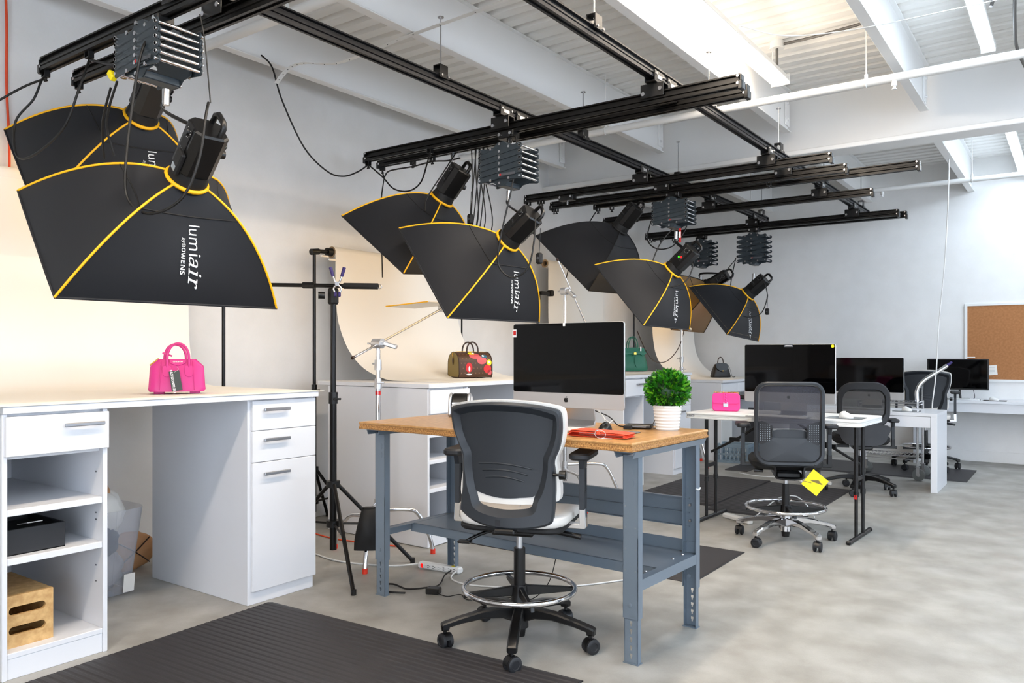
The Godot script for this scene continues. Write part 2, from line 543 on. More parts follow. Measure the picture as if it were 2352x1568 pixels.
func room() -> void:
	var s := S()
	span(s, Vector3(XW - 0.15, -0.15, ZB - 0.15), Vector3(XR + 0.15, 0.0, ZF + 0.15))
	struct("floor", s, M.concrete)
	s = S(); span(s, Vector3(XW - 0.15, 0, ZB - 0.15), Vector3(XW, 3.9, ZF + 0.15)); struct("wall_left", s, M.wall_paint)
	s = S(); span(s, Vector3(XW, 0, ZB - 0.15), Vector3(XR, 3.9, ZB)); struct("wall_back", s, M.wall_paint)
	# right wall with three tall windows, outside the picture: the cool daylight from that side
	s = S()
	var edges := [ZF + 0.15, 1.6, -1.2, -2.0, -4.8, -5.6, -8.4, ZB - 0.15]
	for i in range(0, 8, 2): span(s, Vector3(XR, 0, edges[i + 1]), Vector3(XR + 0.15, 3.9, edges[i]))
	for i in range(1, 7, 2):
		span(s, Vector3(XR, 0, edges[i + 1]), Vector3(XR + 0.15, 0.85, edges[i]))
		span(s, Vector3(XR, 2.95, edges[i + 1]), Vector3(XR + 0.15, 3.9, edges[i]))
	struct("wall_right", s, M.wall_paint)
	for i in range(1, 7, 2):
		var z0: float = edges[i]
		var z1: float = edges[i + 1]
		s = S()
		for z in [z0 - 0.03, (z0 + z1) * 0.5, z1 + 0.03]: span(s, Vector3(XR + 0.04, 0.85, z - 0.03), Vector3(XR + 0.10, 2.95, z + 0.03))
		for y in [0.88, 2.92]: span(s, Vector3(XR + 0.04, y - 0.03, z1), Vector3(XR + 0.10, y + 0.03, z0))
		var wn := struct("window_%d" % ((i + 1) / 2), s, M.white_plastic)
		s = S(); span(s, Vector3(XR + 0.067, 0.88, z1 + 0.03), Vector3(XR + 0.073, 2.92, z0 - 0.03))
		put(wn, "window_pane", s, M.window_glass)
	# wall behind the camera; its unseen glazing is added for cool fill daylight
	s = S()
	span(s, Vector3(XW, 0, ZF), Vector3(-0.9, 3.9, ZF + 0.15))
	span(s, Vector3(4.1, 0, ZF), Vector3(XR, 3.9, ZF + 0.15))
	span(s, Vector3(-0.9, 2.95, ZF), Vector3(4.1, 3.9, ZF + 0.15))
	span(s, Vector3(-0.9, 0, ZF), Vector3(4.1, 0.12, ZF + 0.15))
	struct("wall_front", s, M.wall_paint)
	s = S()
	for k in 5: span(s, Vector3(-0.9 + k * 1.235, 0.12, ZF + 0.04), Vector3(-0.84 + k * 1.235, 2.95, ZF + 0.10))
	for y in [0.15, 2.1, 2.92]: span(s, Vector3(-0.9, y - 0.03, ZF + 0.04), Vector3(4.1, y + 0.03, ZF + 0.10))
	var fill_window := struct("window_4", s, M.white_plastic)
	s = S(); span(s, Vector3(-0.87, 0.15, ZF + 0.067), Vector3(4.07, 2.92, ZF + 0.073))
	put(fill_window, "window_pane", s, M.window_glass)
	s = S(); span(s, Vector3(XW, 0, ZB), Vector3(XR, 0.13, ZB + 0.014), 0.004); struct("baseboard_back", s, M.wall_paint)
	s = S(); span(s, Vector3(XW, 0, ZB + 0.014), Vector3(XW + 0.012, 0.10, ZF), 0.004); struct("baseboard_left", s, M.wall_paint)
	# ribbed steel roof deck: ribs run across the room, 155 mm apart; the far bay lies lower
	for bay in 2:
		var y0: float = [YD, YD - 0.09][bay]
		var za: float = [ZF, -7.6][bay]
		var zb: float = [-7.6, ZB][bay]
		var prof := []
		var z := za
		while z > zb:
			for k in [[0.0, 0.0], [0.088, 0.0], [0.103, 0.038], [0.140, 0.038]]:
				if z - k[0] > zb: prof.append(Vector2(z - k[0], y0 + k[1]))
			z -= 0.155
		prof.append(Vector2(zb, y0))
		s = S()
		for i in prof.size() - 1:
			var a: Vector2 = prof[i]
			var b: Vector2 = prof[i + 1]
			poly(s, [Vector3(XW, a.y, a.x), Vector3(XR, a.y, a.x), Vector3(XR, b.y, b.x), Vector3(XW, b.y, b.x)], Vector3(0, -1, 0))
		span(s, Vector3(XW, y0 + 0.06, zb), Vector3(XR, y0 + 0.12, za))
		struct("ceiling", s, M.deck_paint)
	# steel purlins along the room
	var xs := [-4.62, -3.45, -2.19, -1.06, 0.12, 1.30, 2.48, 3.66]
	for bay in 2:
		var yb: float = [3.325, 3.235][bay]
		var yt: float = [YD, YD - 0.09][bay]
		var za: float = [ZF, -7.68][bay]
		var zb: float = [-7.40, ZB][bay]
		for x in xs:
			s = S()
			span(s, Vector3(x - 0.036, yb, zb), Vector3(x + 0.036, yb + 0.010, za), 0.003)
			span(s, Vector3(x - 0.004, yb + 0.010, zb), Vector3(x + 0.004, yt - 0.010, za))
			span(s, Vector3(x - 0.036, yt - 0.010, zb), Vector3(x + 0.036, yt, za), 0.003)
			var o := struct("ceiling_beam", s, M.beam_paint)
			if bay == 0 and x < 0.0:
				var p := S()
				box(p, Vector3(x + 0.012, 3.50, zb + 0.045), Vector3(0.012, 0.24, 0.10), 0.002)
				for yy in [3.43, 3.58]: cyl(p, Vector3(x + 0.018, yy, zb + 0.06), Vector3(x + 0.034, yy, zb + 0.06), 0.013, -1, 6)
				put(o, "connection_plate", p, M.beam_paint)
	# girder that carries them
	s = S()
	span(s, Vector3(XW, 3.12, -7.70), Vector3(XR, 3.165, -7.43), 0.006)
	span(s, Vector3(XW, 3.165, -7.58), Vector3(XR, 3.66, -7.56))
	span(s, Vector3(XW, 3.66, -7.68), Vector3(XR, 3.75, -7.46))
	struct("ceiling_beam", s, M.beam_paint)
	# outlet plate on the left wall
	pipes()
	tube_lights()

func pipe(a: Vector3, b: Vector3, r: float, label: String, hangers: Array, heads: Array) -> void:
	var t := thing("sprinkler_pipe", label, "pipe", (a + b) * 0.5)
	var o := (a + b) * 0.5
	var s := S(); cyl(s, a - o, b - o, r, -1, 20); put(t, "pipe_run", s, M.pipe_paint)
	for x in hangers:
		s = S()
		var c := Vector3(x, a.y, a.z) - o
		var loop := []
		for k in 17: loop.append(c + Vector3(0, sin(TAU * k / 16.0), cos(TAU * k / 16.0)) * (r + 0.004))
		tube(s, loop, 0.004, 6)
		cyl(s, c + Vector3(0, r, 0), c + Vector3(0, YD - a.y - 0.02, 0), 0.005, -1, 8)
		cyl(s, c + Vector3(0, r, 0), c + Vector3(0, r + 0.03, 0), 0.012, -1, 6)
		put(t, "hanger", s, M.pipe_paint)
	for x in heads:
		s = S()
		var c := Vector3(x, a.y - r, a.z) - o
		cyl(s, c + Vector3(0, 0.01, 0), c - Vector3(0, 0.03, 0), 0.018, -1, 12)
		cyl(s, c - Vector3(0, 0.03, 0), c - Vector3(0, 0.05, 0), 0.010, -1, 10)
		cyl(s, c - Vector3(0, 0.05, 0), c - Vector3(0, 0.054, 0), 0.017, -1, 12)
		put(t, "sprinkler_head", s, M.pipe_paint)

func pipes() -> void:
	pipe(Vector3(XW, 3.2, -5.97), Vector3(XR, 3.2, -5.97), 0.028, "white sprinkler pipe crossing below the ceiling beams beside the girder", [-3.3, -1.22, 1.1], [-1.04])
	pipe(Vector3(XW, 3.2, -2.87), Vector3(XR, 3.2, -2.87), 0.030, "white sprinkler pipe above the bright pink handbag desk with round clamps", [-3.62, -1.0], [])
	pipe(Vector3(XW, 3.08, -9.36), Vector3(XR, 3.08, -9.36), 0.026, "white sprinkler pipe running close to the back wall", [-3.2, -0.9, 1.4], [-1.75])
	# perforated hanger strap laid over the purlins, its end curling down
	var s := S()
	var path := smooth_path([Vector3(-1.6, 3.318, -3.60), Vector3(-2.6, 3.318, -3.66), Vector3(-3.43, 3.318, -3.70), Vector3(-3.75, 3.30, -3.70), Vector3(-4.12, 3.275, -3.68), Vector3(-4.36, 3.305, -3.60), Vector3(-4.47, 3.27, -3.55), Vector3(-4.53, 3.17, -3.50)], 6)
	sheet(s, path.size() - 1, 1, func(u: float, v: float) -> Vector3: return path[roundi(u * (path.size() - 1))] + Vector3(0, 0, (v - 0.5) * 0.036), Vector3.ZERO, 0.002)
	var o := solo("hanger_strap", s, M.pipe_paint, "thin white perforated strap across the purlins with a curled loose end", "strap")
	var h := S()
	for i in range(2, path.size() - 1, 2): cyl(h, path[i] - Vector3(0, 0.0045, 0), path[i] - Vector3(0, 0.001, 0), 0.004, -1, 8)
	put(o, "hole", h, M.grey_print)
	# armoured cable and junction box that feed the lamp
	var j := thing("junction_box", "round white junction box on the deck feeding the bright strip lamp", "junction box", Vector3(-1.905, YD, -6.17))
	s = S(); cyl(s, Vector3(0, -0.05, 0), Vector3.ZERO, 0.052, -1, 20); put(j, "box", s, M.pipe_paint)
	s = S(); cyl(s, Vector3(0, -0.056, 0), Vector3(0, -0.05, 0), 0.056, -1, 20); put(j, "cover", s, M.pipe_paint)
	s = S(); cyl(s, Vector3(0, -0.20, 0), Vector3(0, -0.05, 0), 0.011, -1, 12); put(j, "stem", s, M.cord_grey)
	cable([Vector3(-1.85, 3.68, -6.17), Vector3(-1.6, 3.675, -6.15), Vector3(-1.3, 3.68, -6.12), Vector3(-1.08, 3.66, -6.02)], 0.011, "cord_grey", "armoured_cable", "grey armoured cable from the round junction box to the next beam")
	cable([Vector3(-1.04, 3.66, -5.62), Vector3(-0.8, 3.67, -5.60), Vector3(-0.66, 3.64, -5.56), Vector3(-0.60, 3.50, -5.50), Vector3(-0.55, 3.47, -5.44)], 0.011, "cord_grey", "armoured_cable", "grey armoured cable looping into the cool narrow strip lamp")
	cable([Vector3(-0.45, 3.46, -5.75), Vector3(-0.40, 3.62, -5.8), Vector3(-0.34, 3.66, -5.9), Vector3(-0.35, 3.5, -6.2), Vector3(-0.36, 3.45, -6.6), Vector3(-0.32, 3.40, -7.0)], 0.011, "cord_grey", "armoured_cable", "grey armoured cable hanging loose past the cool narrow strip lamp")
	cable([Vector3(-1.62, 3.22, -4.55), Vector3(-1.45, 3.235, -4.9), Vector3(-1.1, 3.315, -5.25), Vector3(-0.5, 3.315, -5.28), Vector3(0.4, 3.315, -5.3)], 0.0035, "cord_white", "thin_wire", "thin white wire strung from the wide double rail past the lamps", "wire")

func cable(p: Array, r: float, m: String, called: String, label: String, cat := "cable", group := "", n := 7) -> MeshInstance3D:
	var s := S()
	tube(s, smooth_path(p, n), r, 7)
	return solo(called, s, M[m], label, cat, group)

func tube_lamp(x: float, za: float, zb: float, y: float, w: float, cool: bool, label: String) -> void:
	var t := thing("strip_lamp", label, "lamp", Vector3(x, y, (za + zb) * 0.5))
	var L := za - zb
	var s := S()
	extrude(s, PackedVector2Array([Vector2(-w * 0.56, 0.012), Vector2(w * 0.56, 0.012), Vector2(w * 0.5, 0.05), Vector2(w * 0.24, 0.078), Vector2(-w * 0.24, 0.078), Vector2(-w * 0.5, 0.05)]), L)
	put(t, "housing", s, M.pipe_paint)
	s = S()
	var pr := PackedVector2Array()
	for k in 9: pr.append(Vector2(-cos(PI * k / 8.0) * w * 0.5, 0.012 - sin(PI * k / 8.0) * w * 0.22))
	extrude(s, pr, L - 0.01)
	put(t, "lamp_diffuser", s, M.cool_tube_glow if cool else M.tube_glow)
	s = S()
	for zz in [-L * 0.5 - 0.003, L * 0.5 + 0.003]: box(s, Vector3(0, 0.03, zz), Vector3(w * 1.1, 0.085, 0.006), 0.002)
	put(t, "end_plate", s, M.pipe_paint)
	for zz in [-L * 0.42, L * 0.42]:
		s = S(); cyl(s, Vector3(0, 0.078, zz), Vector3(0, YD - y - (0.09 if zb < -7.6 else 0.0), zz), 0.004, -1, 6)
		put(t, "suspension_rod", s, M.pipe_paint)
	area(Vector3(x, y - w * 0.22 - 0.006, (za + zb) * 0.5), Vector3.DOWN, Vector3(0, 0, 1), Vector2(w, L), C_COOL if cool else C_TUBE, COOL if cool else TUBE)
	for sd in [-1.0, 1.0]:
		area(Vector3(x + sd * (w * 0.56 + 0.008), y + 0.01, (za + zb) * 0.5), Vector3(sd, -0.3, 0), Vector3(0, 0, 1), Vector2(0.05, L), C_COOL if cool else C_TUBE, (COOL if cool else TUBE) * 0.22)

func tube_lights() -> void:
	tube_lamp(-1.93, -3.92, -6.33, 3.43, 0.135, false, "bright wide strip lamp hanging beside the beam with rounded end")
	tube_lamp(-1.93, -1.30, -3.72, 3.43, 0.135, false, "bright wide strip lamp over the stool behind the workbench")
	tube_lamp(-0.525, -4.05, -6.49, 3.43, 0.085, true, "narrow cool white strip lamp between two ceiling beams")
	tube_lamp(-0.525, -8.60, -10.75, 3.35, 0.085, true, "cool white strip lamp in the far bay by the back wall")
	tube_lamp(0.80, -1.30, -3.72, 3.43, 0.085, true, "cool white strip lamp in the middle row, hung over the open floor")
	tube_lamp(0.80, 1.5, -0.9, 3.43, 0.085, true, "cool white strip lamp close to the wall facing the corkboard")
	tube_lamp(0.80, -4.05, -6.49, 3.43, 0.085, true, "cool white strip lamp in the middle row beside the girder")
	tube_lamp(0.80, -8.60, -10.75, 3.35, 0.085, true, "cool white strip lamp right of the corkboard in the far bay")
	tube_lamp(-1.93, 1.5, -0.9, 3.43, 0.135, false, "wide strip lamp at the start of the row over the desks")
	tube_lamp(2.6, -1.30, -3.72, 3.43, 0.085, true, "cool white strip lamp in the row along the right wall")
	tube_lamp(2.6, -4.05, -6.49, 3.43, 0.085, true, "cool white strip lamp in the right row beside the girder")

# ---------------------------------------------------------------- ceiling rails, carriages, pantographs
# cross section of the track, top at y = 0
func rail_profile() -> PackedVector2Array:
	return PackedVector2Array([Vector2(-0.022, 0), Vector2(0.022, 0), Vector2(0.022, -0.008), Vector2(0.007, -0.012), Vector2(0.007, -0.030), Vector2(0.025, -0.036), Vector2(0.025, -0.046), Vector2(0.018, -0.050), Vector2(0.025, -0.054), Vector2(0.025, -0.072), Vector2(0.010, -0.072), Vector2(0.010, -0.064), Vector2(-0.010, -0.064), Vector2(-0.010, -0.072), Vector2(-0.025, -0.072), Vector2(-0.025, -0.054), Vector2(-0.018, -0.050), Vector2(-0.025, -0.046), Vector2(-0.025, -0.036), Vector2(-0.007, -0.030), Vector2(-0.007, -0.012), Vector2(-0.022, -0.008)])

func cross_rail(xa: float, xb: float, z: float, label: String, hooks: Array) -> Node3D:
	var t := thing("track_rail", label, "rail", Vector3((xa + xb) * 0.5, 2.86, z), 0, "cross rails of the lamp track")
	var L := xb - xa
	var s := S()
	extrude(s, rail_profile(), L, Transform3D(Basis(Vector3(0, 0, -1), Vector3(0, 1, 0), Vector3(1, 0, 0)), Vector3.ZERO))
	put(t, "track", s, M.rail_black)
	for e in [-1.0, 1.0]:
		s = S()
		box(s, Vector3(e * (L * 0.5 + 0.004), -0.040, 0), Vector3(0.010, 0.074, 0.048), 0.002)
		box(s, Vector3(e * (L * 0.5 + 0.002), -0.062, 0.0), Vector3(0.026, 0.050, 0.058), 0.004)
		put(t, "end_stop", s, M.black_plastic)
		for yy in [-0.012, -0.052]:
			s = S(); cyl(s, Vector3(e * (L * 0.5 - 0.012), yy, 0.020), Vector3(e * (L * 0.5 - 0.012), yy, 0.029), 0.008, -1, 10)
			put(t, "bolt", s, M.bright_steel)
	for h in hooks:
		s = S()
		var c := Vector3(h - (xa + xb) * 0.5, -0.072, 0)
		for q in [-1.0, 1.0]: box(s, c + Vector3(q * 0.017, -0.012, 0), Vector3(0.005, 0.036, 0.030), 0.001)
		box(s, c + Vector3(0, -0.030, 0), Vector3(0.038, 0.005, 0.030), 0.001)
		cyl(s, c + Vector3(0, -0.032, 0), c + Vector3(0, -0.046, 0), 0.007, -1, 8)
		box(s, c + Vector3(0, -0.050, 0), Vector3(0.028, 0.010, 0.012), 0.003)
		put(t, "cable_hook", s, M.black_plastic)
	return t

func long_rail(x: float, za: float, zb: float, label: String) -> Node3D:
	var t := thing("track_rail", label, "rail", Vector3(x, 3.005, (za + zb) * 0.5), 0, "long rails of the lamp track")
	var s := S()
	extrude(s, rail_profile(), za - zb)
	put(t, "track", s, M.rail_blue)
	for e in [-1.0, 1.0]:
		s = S(); box(s, Vector3(0, -0.040, e * ((za - zb) * 0.5 + 0.004)), Vector3(0.048, 0.074, 0.010), 0.002)
		put(t, "end_stop", s, M.black_plastic)
	return t

# carriage that holds a cross rail below a long rail
func carriage(x: float, z: float, label: String) -> void:
	var t := thing("rail_carriage", label, "carriage", Vector3(x, 2.90, z), 0, "carriages where the rails cross")
	var s := S()
	for q in [-1.0, 1.0]: box(s, Vector3(q * 0.031, 0.045, 0), Vector3(0.007, 0.060, 0.13), 0.002)
	box(s, Vector3(0, 0.012, 0), Vector3(0.069, 0.010, 0.13), 0.002)
	put(t, "upper_clamp", s, M.black_plastic)
	s = S()
	for q in [-1.0, 1.0]: box(s, Vector3(0, -0.038, q * 0.033), Vector3(0.15, 0.075, 0.007), 0.002)
	box(s, Vector3(0, 0.001, 0), Vector3(0.15, 0.010, 0.073), 0.002)
	put(t, "lower_clamp", s, M.black_plastic)
	for q in [-0.055, 0.055]:
		s = S(); cyl(s, Vector3(q, -0.052 if q < 0 else -0.035, 0.030), Vector3(q, -0.052 if q < 0 else -0.035, 0.046), 0.012, -1, 14); put(t, "wheel", s, M.bright_steel)
		s = S(); cyl(s, Vector3(0.030, 0.052, q), Vector3(0.043, 0.052, q), 0.008, -1, 12); put(t, "bolt", s, M.bright_steel)
	s = S(); box(s, Vector3(0.0355, 0.040, 0), Vector3(0.002, 0.022, 0.06)); put(t, "name_plate", s, M.brushed_aluminium)

# threaded rod and clamp that hang a long rail from the purlins
func hanger(x: float, z: float, label: String, top := 3.33) -> void:
	var t := thing("rail_hanger", label, "hanger", Vector3(x, 3.0, z), 0, "hangers of the long rails")
	var s := S(); cyl(s, Vector3(0, 0.05, 0), Vector3(0, top - 3.0, 0), 0.005, -1, 8); put(t, "threaded_rod", s, M.bright_steel)
	s = S(); cyl(s, Vector3(0, top - 3.006, 0), Vector3(0, top - 3.0, 0), 0.020, -1, 12); put(t, "washer", s, M.bright_steel)
	s = S()
	for q in [-1.0, 1.0]: box(s, Vector3(q * 0.026, 0.036, 0), Vector3(0.005, 0.062, 0.075), 0.002)
	box(s, Vector3(0, 0.066, 0), Vector3(0.057, 0.006, 0.075), 0.002)
	put(t, "bracket", s, M.black_plastic)
	s = S()
	for q in [-1.0, 1.0]: box(s, Vector3(q * 0.030, -0.003, 0), Vector3(0.012, 0.026, 0.095), 0.002)
	put(t, "clamp", s, M.black_plastic)
	for q in [-0.03, 0.03]:
		s = S(); cyl(s, Vector3(0.034, -0.002, q), Vector3(0.043, -0.002, q), 0.007, -1, 10); put(t, "bolt", s, M.bright_steel)

# scissor pantograph: arms lie along x, rods along z; top at the trolley
func pantograph(at: Vector3, top_drop: float, height: float, levels: int, label: String, half := 0.165) -> Node3D:
	var t := thing("pantograph", label, "pantograph", at, 0, "pantographs under the cross rails")
	var s := S()
	box(s, Vector3(0, -0.005, 0), Vector3(0.13, 0.050, 0.080), 0.004); put(t, "trolley", s, M.black_plastic)
	for q in [-0.045, 0.045]:
		s = S(); cyl(s, Vector3(q, -0.004, 0.040), Vector3(q, -0.004, 0.052), 0.011, -1, 12); put(t, "wheel", s, M.bright_steel)
	s = S(); cyl(s, Vector3(0, -top_drop, 0), Vector3(0, -0.03, 0), 0.014, -1, 12); put(t, "stem", s, M.black_plastic)
	s = S(); tube(s, smooth_path([Vector3(0.035, -0.03, 0.02), Vector3(0.055, -0.07, 0.03), Vector3(0.03, -0.10, 0.02), Vector3(0.015, -top_drop, 0.01)], 5), 0.0025, 6); put(t, "safety_cable", s, M.bright_steel)
	var d := 0.10
	var dy := height / levels
	for side in [-1.0, 1.0]:
		var z: float = side * d
		for l in levels:
			var y0 := -top_drop - dy * (l + 0.5)
			var k := half
			for c in [-1.0, 1.0]:
				s = S()
				var a := Vector2(-k, -c * dy * 0.5)
				var b := Vector2(k, c * dy * 0.5)
				var ang := (b - a).angle()
				var xf := Transform3D(Basis(Vector3(0, 0, 1), ang), Vector3(0, y0, z + c * 0.003))
				extrude(s, rrect((b - a).length() + 0.034, 0.036, 0.0175, 4), 0.0045, xf, 0.001)
				put(t, "scissor_arm", s, M.arm_slate)
			for xx in [-k, 0.0, k]:
				s = S()
				cyl(s, Vector3(xx, y0 + (0.0 if xx == 0.0 else dy * 0.5), z + side * 0.005), Vector3(xx, y0 + (0.0 if xx == 0.0 else dy * 0.5), z + side * 0.012), 0.0095, -1, 10)
				put(t, "pivot_bolt", s, M.bright_steel)
		for e in [0, 1]:
			s = S()
			var ye: float = -top_drop - height * e
			var sg := 1.0 if e == 0 else -1.0
			extrude(s, PackedVector2Array([Vector2(-0.125, ye - sg * 0.012), Vector2(0.125, ye - sg * 0.012), Vector2(0.115, ye + sg * 0.014), Vector2(0.06, ye + sg * 0.020), Vector2(0.025, ye + sg * 0.048), Vector2(-0.025, ye + sg * 0.048), Vector2(-0.06, ye + sg * 0.020), Vector2(-0.115, ye + sg * 0.014)]), 0.005, Transform3D(Basis.IDENTITY, Vector3(0, 0, z * 0.86)))
			put(t, "end_plate", s, M.arm_slate)
			for xx in [-0.075, 0.0, 0.075]:
				s = S(); cyl(s, Vector3(xx, ye + sg * (0.030 if xx == 0.0 else 0.004), z), Vector3(xx, ye + sg * (0.030 if xx == 0.0 else 0.004), z + side * 0.008), 0.009, -1, 10); put(t, "pivot_bolt", s, M.bright_steel)
	for l in levels + 1:
		for xx in [-half, half]:
			s = S()
			cyl(s, Vector3(xx, -top_drop - dy * l, -d - 0.012), Vector3(xx, -top_drop - dy * l, d + 0.012), 0.0075, -1, 8)
			put(t, "cross_rod", s, M.chrome)
	for e in [0.0, 1.0]:
		s = S(); box(s, Vector3(0, -top_drop - height * e + (0.030 if e == 0.0 else -0.030), 0), Vector3(0.07, 0.035, d * 1.7), 0.004); put(t, "yoke_block", s, M.arm_slate)
	s = S(); box(s, Vector3(0.07, -top_drop - height + dy * 0.55, d + 0.011), Vector3(0.12, 0.016, 0.002)); put(t, "name_plate", s, M.grey_print)
	s = S(); box(s, Vector3(0.012, -top_drop - height + dy * 0.55, d + 0.0122), Vector3(0.012, 0.012, 0.002)); put(t, "red_mark", s, M.label_red)
	return t

# ---------------------------------------------------------------- softboxes
# A, B, C, D: corners of the opening; R: centre of the speed ring
func softbox(A: Vector3, B: Vector3, C: Vector3, R: Vector3, label: String, o := {}) -> Node3D:
	var t := thing("softbox_lamp", label, "softbox", R, 0, "softboxes hung over the white desks")
	var D := A + C - B
	var ctr := (A + C) * 0.5
	var n := (B - A).cross(C - B).normalized()
	if n.dot(R - ctr) < 0.0: n = -n
	var dep := (R - ctr).dot(n)
	var axis_at := ctr + n * dep
	var shift := R - axis_at
	var fab: Material = M[o.get("fabric", "soft_black")]
	var corners := [A, B, C, D]
	var ribp := func(i: int, u: float) -> Vector3:
		var inp: Vector3 = corners[i] - ctr
		var p0: Vector3 = inp.normalized() * 0.085 + n * dep + shift
		var p1: Vector3 = inp * 0.60 + n * dep * 0.86 + shift * 0.6
		var p2: Vector3 = inp
		return ctr - R + p0.lerp(p1, u).lerp(p1.lerp(p2, u), u)
	var panel := func(i: int, u: float, v: float) -> Vector3:
		var j: int = (i + 1) % 4
		var a: Vector3 = ribp.call(i, u)
		var b: Vector3 = ribp.call(j, u)
		var p := a.lerp(b, v)
		var inward: Vector3 = (ctr - R + n * dep * 0.4) - p
		return p + inward.normalized() * (0.035 * 4.0 * v * (1.0 - v) * sin(PI * minf(u * 1.15, 1.0)))
	for i in 4:
		var s := S()
		sheet(s, 14, 12, func(u: float, v: float) -> Vector3: return panel.call(i, u, v), Vector3.ZERO, 0.0)
		put(t, "fabric_panel", s, fab)
	if o.get("piped", true):
		for i in 4:
			var s := S()
			var path := PackedVector3Array()
			for k in 17: path.append(ribp.call(i, k / 16.0))
			tube(s, path, 0.0055, 6)
			put(t, "yellow_piping", s, M.piping_yellow, "yellow piping along the rib")
	else:
		for i in 4:
			var s := S()
			var path := PackedVector3Array()
			for k in 17: path.append(ribp.call(i, k / 16.0))
			tube(s, path, 0.006, 6)
			put(t, "rib", s, M.black_matte)
	for i in 4:
		var s := S()
		var path := PackedVector3Array()
		for k in 9: path.append(panel.call(i, 0.34, k / 8.0))
		tube(s, path, 0.0035, 5)
		put(t, "seam", s, M.black_matte)
	# front: a hem round the opening and the white diffuser set a little way in
	var hem := S()
	var loop := []
	for i in 4:
		for k in 6: loop.append((corners[i] as Vector3).lerp(corners[(i + 1) % 4], k / 6.0) - R)
	tube(hem, loop, 0.006, 6, true)
	put(t, "hem", hem, fab)
	var df := S()
	var ins := 0.955
	var q := []
	for c in corners: q.append(ctr + (c - ctr) * ins + n * 0.035 - R)
	poly(df, q, -n)
	put(t, "lamp_diffuser", df, M.softbox_lamp_glow, "glowing white diffuser")
	area(ctr + n * 0.028, -n, (C - B).normalized(), Vector2((B - A).length() * 0.92, (C - B).length() * 0.92), C_WARM, WARM * float(o.get("power", 1.0)), "softbox_light")
	# speed ring and lamp head
	var rs := S()
	var up := n
	var side := across(up)
	var ring := []
	for k in 24: ring.append((side * cos(TAU * k / 24.0) + up.cross(side) * sin(TAU * k / 24.0)) * 0.088)
	tube(rs, ring, 0.010, 6, true)
	put(t, "speed_ring_edge", rs, M.piping_yellow if o.get("piped", true) else M.black_matte)
	var side_dir: Vector3 = o.get("panel_dir", Vector3(0.6, 0.2, 0.8))
	var hx := frame_at(Vector3.ZERO, up, side_dir - up * side_dir.dot(up))   # z along the axis, y to the side panel
	rs = S(); lathe(rs, [Vector2(0.0, -0.02), Vector2(0.086, -0.02), Vector2(0.086, 0.02), Vector2(0.078, 0.06), Vector2(0.0, 0.06)], hx * Transform3D(Basis(Vector3.RIGHT, PI / 2)), 20)
	put(t, "collar", rs, M.black_matte)
	rs = S(); extrude(rs, PackedVector2Array([Vector2(-0.045, -0.075), Vector2(0.045, -0.075), Vector2(0.072, -0.045), Vector2(0.072, 0.045), Vector2(0.045, 0.075), Vector2(-0.045, 0.075), Vector2(-0.072, 0.045), Vector2(-0.072, -0.045)]), 0.22, hx * Transform3D(Basis.IDENTITY, Vector3(0, 0, 0.165)), 0.008)
	put(t, "lamp_body", rs, M.black_plastic)
	rs = S(); box(rs, Vector3(0, 0.0765, 0.20), Vector3(0.055, 0.003, 0.15), 0.001, hx); var cp := put(t, "control_panel", rs, M.black_matte)
	rs = S(); cyl(rs, hx * Vector3(0, 0.077, 0.235), hx * Vector3(0, 0.090, 0.235), 0.016, 0.014, 14); put(cp, "dial", rs, M.black_plastic)
	rs = S()
	for k in 9:
		var an := PI * 0.75 + k * PI * 1.5 / 8.0
		box(rs, Vector3(cos(an) * 0.022, 0.0785, 0.235 + sin(an) * 0.022), Vector3(0.003, 0.001, 0.003), 0.0, hx)
	put(cp, "dial_marks", rs, M.print_white)
	rs = S()
	for k in 3: box(rs, Vector3(-0.015 + k * 0.015, 0.0785, 0.15), Vector3(0.008, 0.001, 0.010), 0.0, hx)
	put(cp, "button", rs, M.grey_print)
	rs = S(); tube(rs, [hx * Vector3(-0.052, -0.03, 0.27), hx * Vector3(-0.050, -0.03, 0.315), hx * Vector3(-0.03, -0.03, 0.332), hx * Vector3(0.03, -0.03, 0.332), hx * Vector3(0.050, -0.03, 0.315), hx * Vector3(0.052, -0.03, 0.27)], 0.013, 8)
	put(t, "handle", rs, M.black_plastic)
	rs = S()
	var end: Vector3 = o.get("hang", R + n * 0.30 + Vector3(0, 0.3, 0)) - R
	var piv := hx * Vector3(0, -0.079, 0.16)
	var piv2 := hx * Vector3(0, 0.079, 0.16)
	var pv: Vector3 = o.get("pivot", piv) 
	tube(rs, smooth_path([pv, pv + (pv - hx * Vector3(0, 0, 0.16)) * 0.35 + Vector3(0, 0.06, 0), Vector3(end.x, maxf(end.y - 0.10, pv.y + 0.08), end.z), Vector3(end.x, end.y - 0.04, end.z)], 6), 0.014, 4, false, 0.45)
	put(t, "yoke", rs, M.black_plastic)
	rs = S(); cyl(rs, pv * 0.98 + hx * Vector3(0, 0, 0.16) * 0.02, pv + (pv - hx * Vector3(0, 0, 0.16)) * 0.4, 0.022, 0.018, 12); put(t, "tilt_knob", rs, M.black_plastic)
	rs = S(); cyl(rs, Vector3(end.x, end.y - 0.07, end.z), end, 0.016, -1, 12); put(t, "spigot", rs, M.bright_steel)
	if o.get("power_pack", false):
		var pk := S()
		box(pk, Vector3(-0.03, 0.085, 0.10), Vector3(0.06, 0.022, 0.11), 0.006, hx)
		put(t, "remote_receiver", pk, M.black_matte)
		pk = S(); box(pk, Vector3(-0.03, 0.0965, 0.075), Vector3(0.036, 0.002, 0.026), 0.0, hx); put(t, "display_window", pk, M.glass_grey)
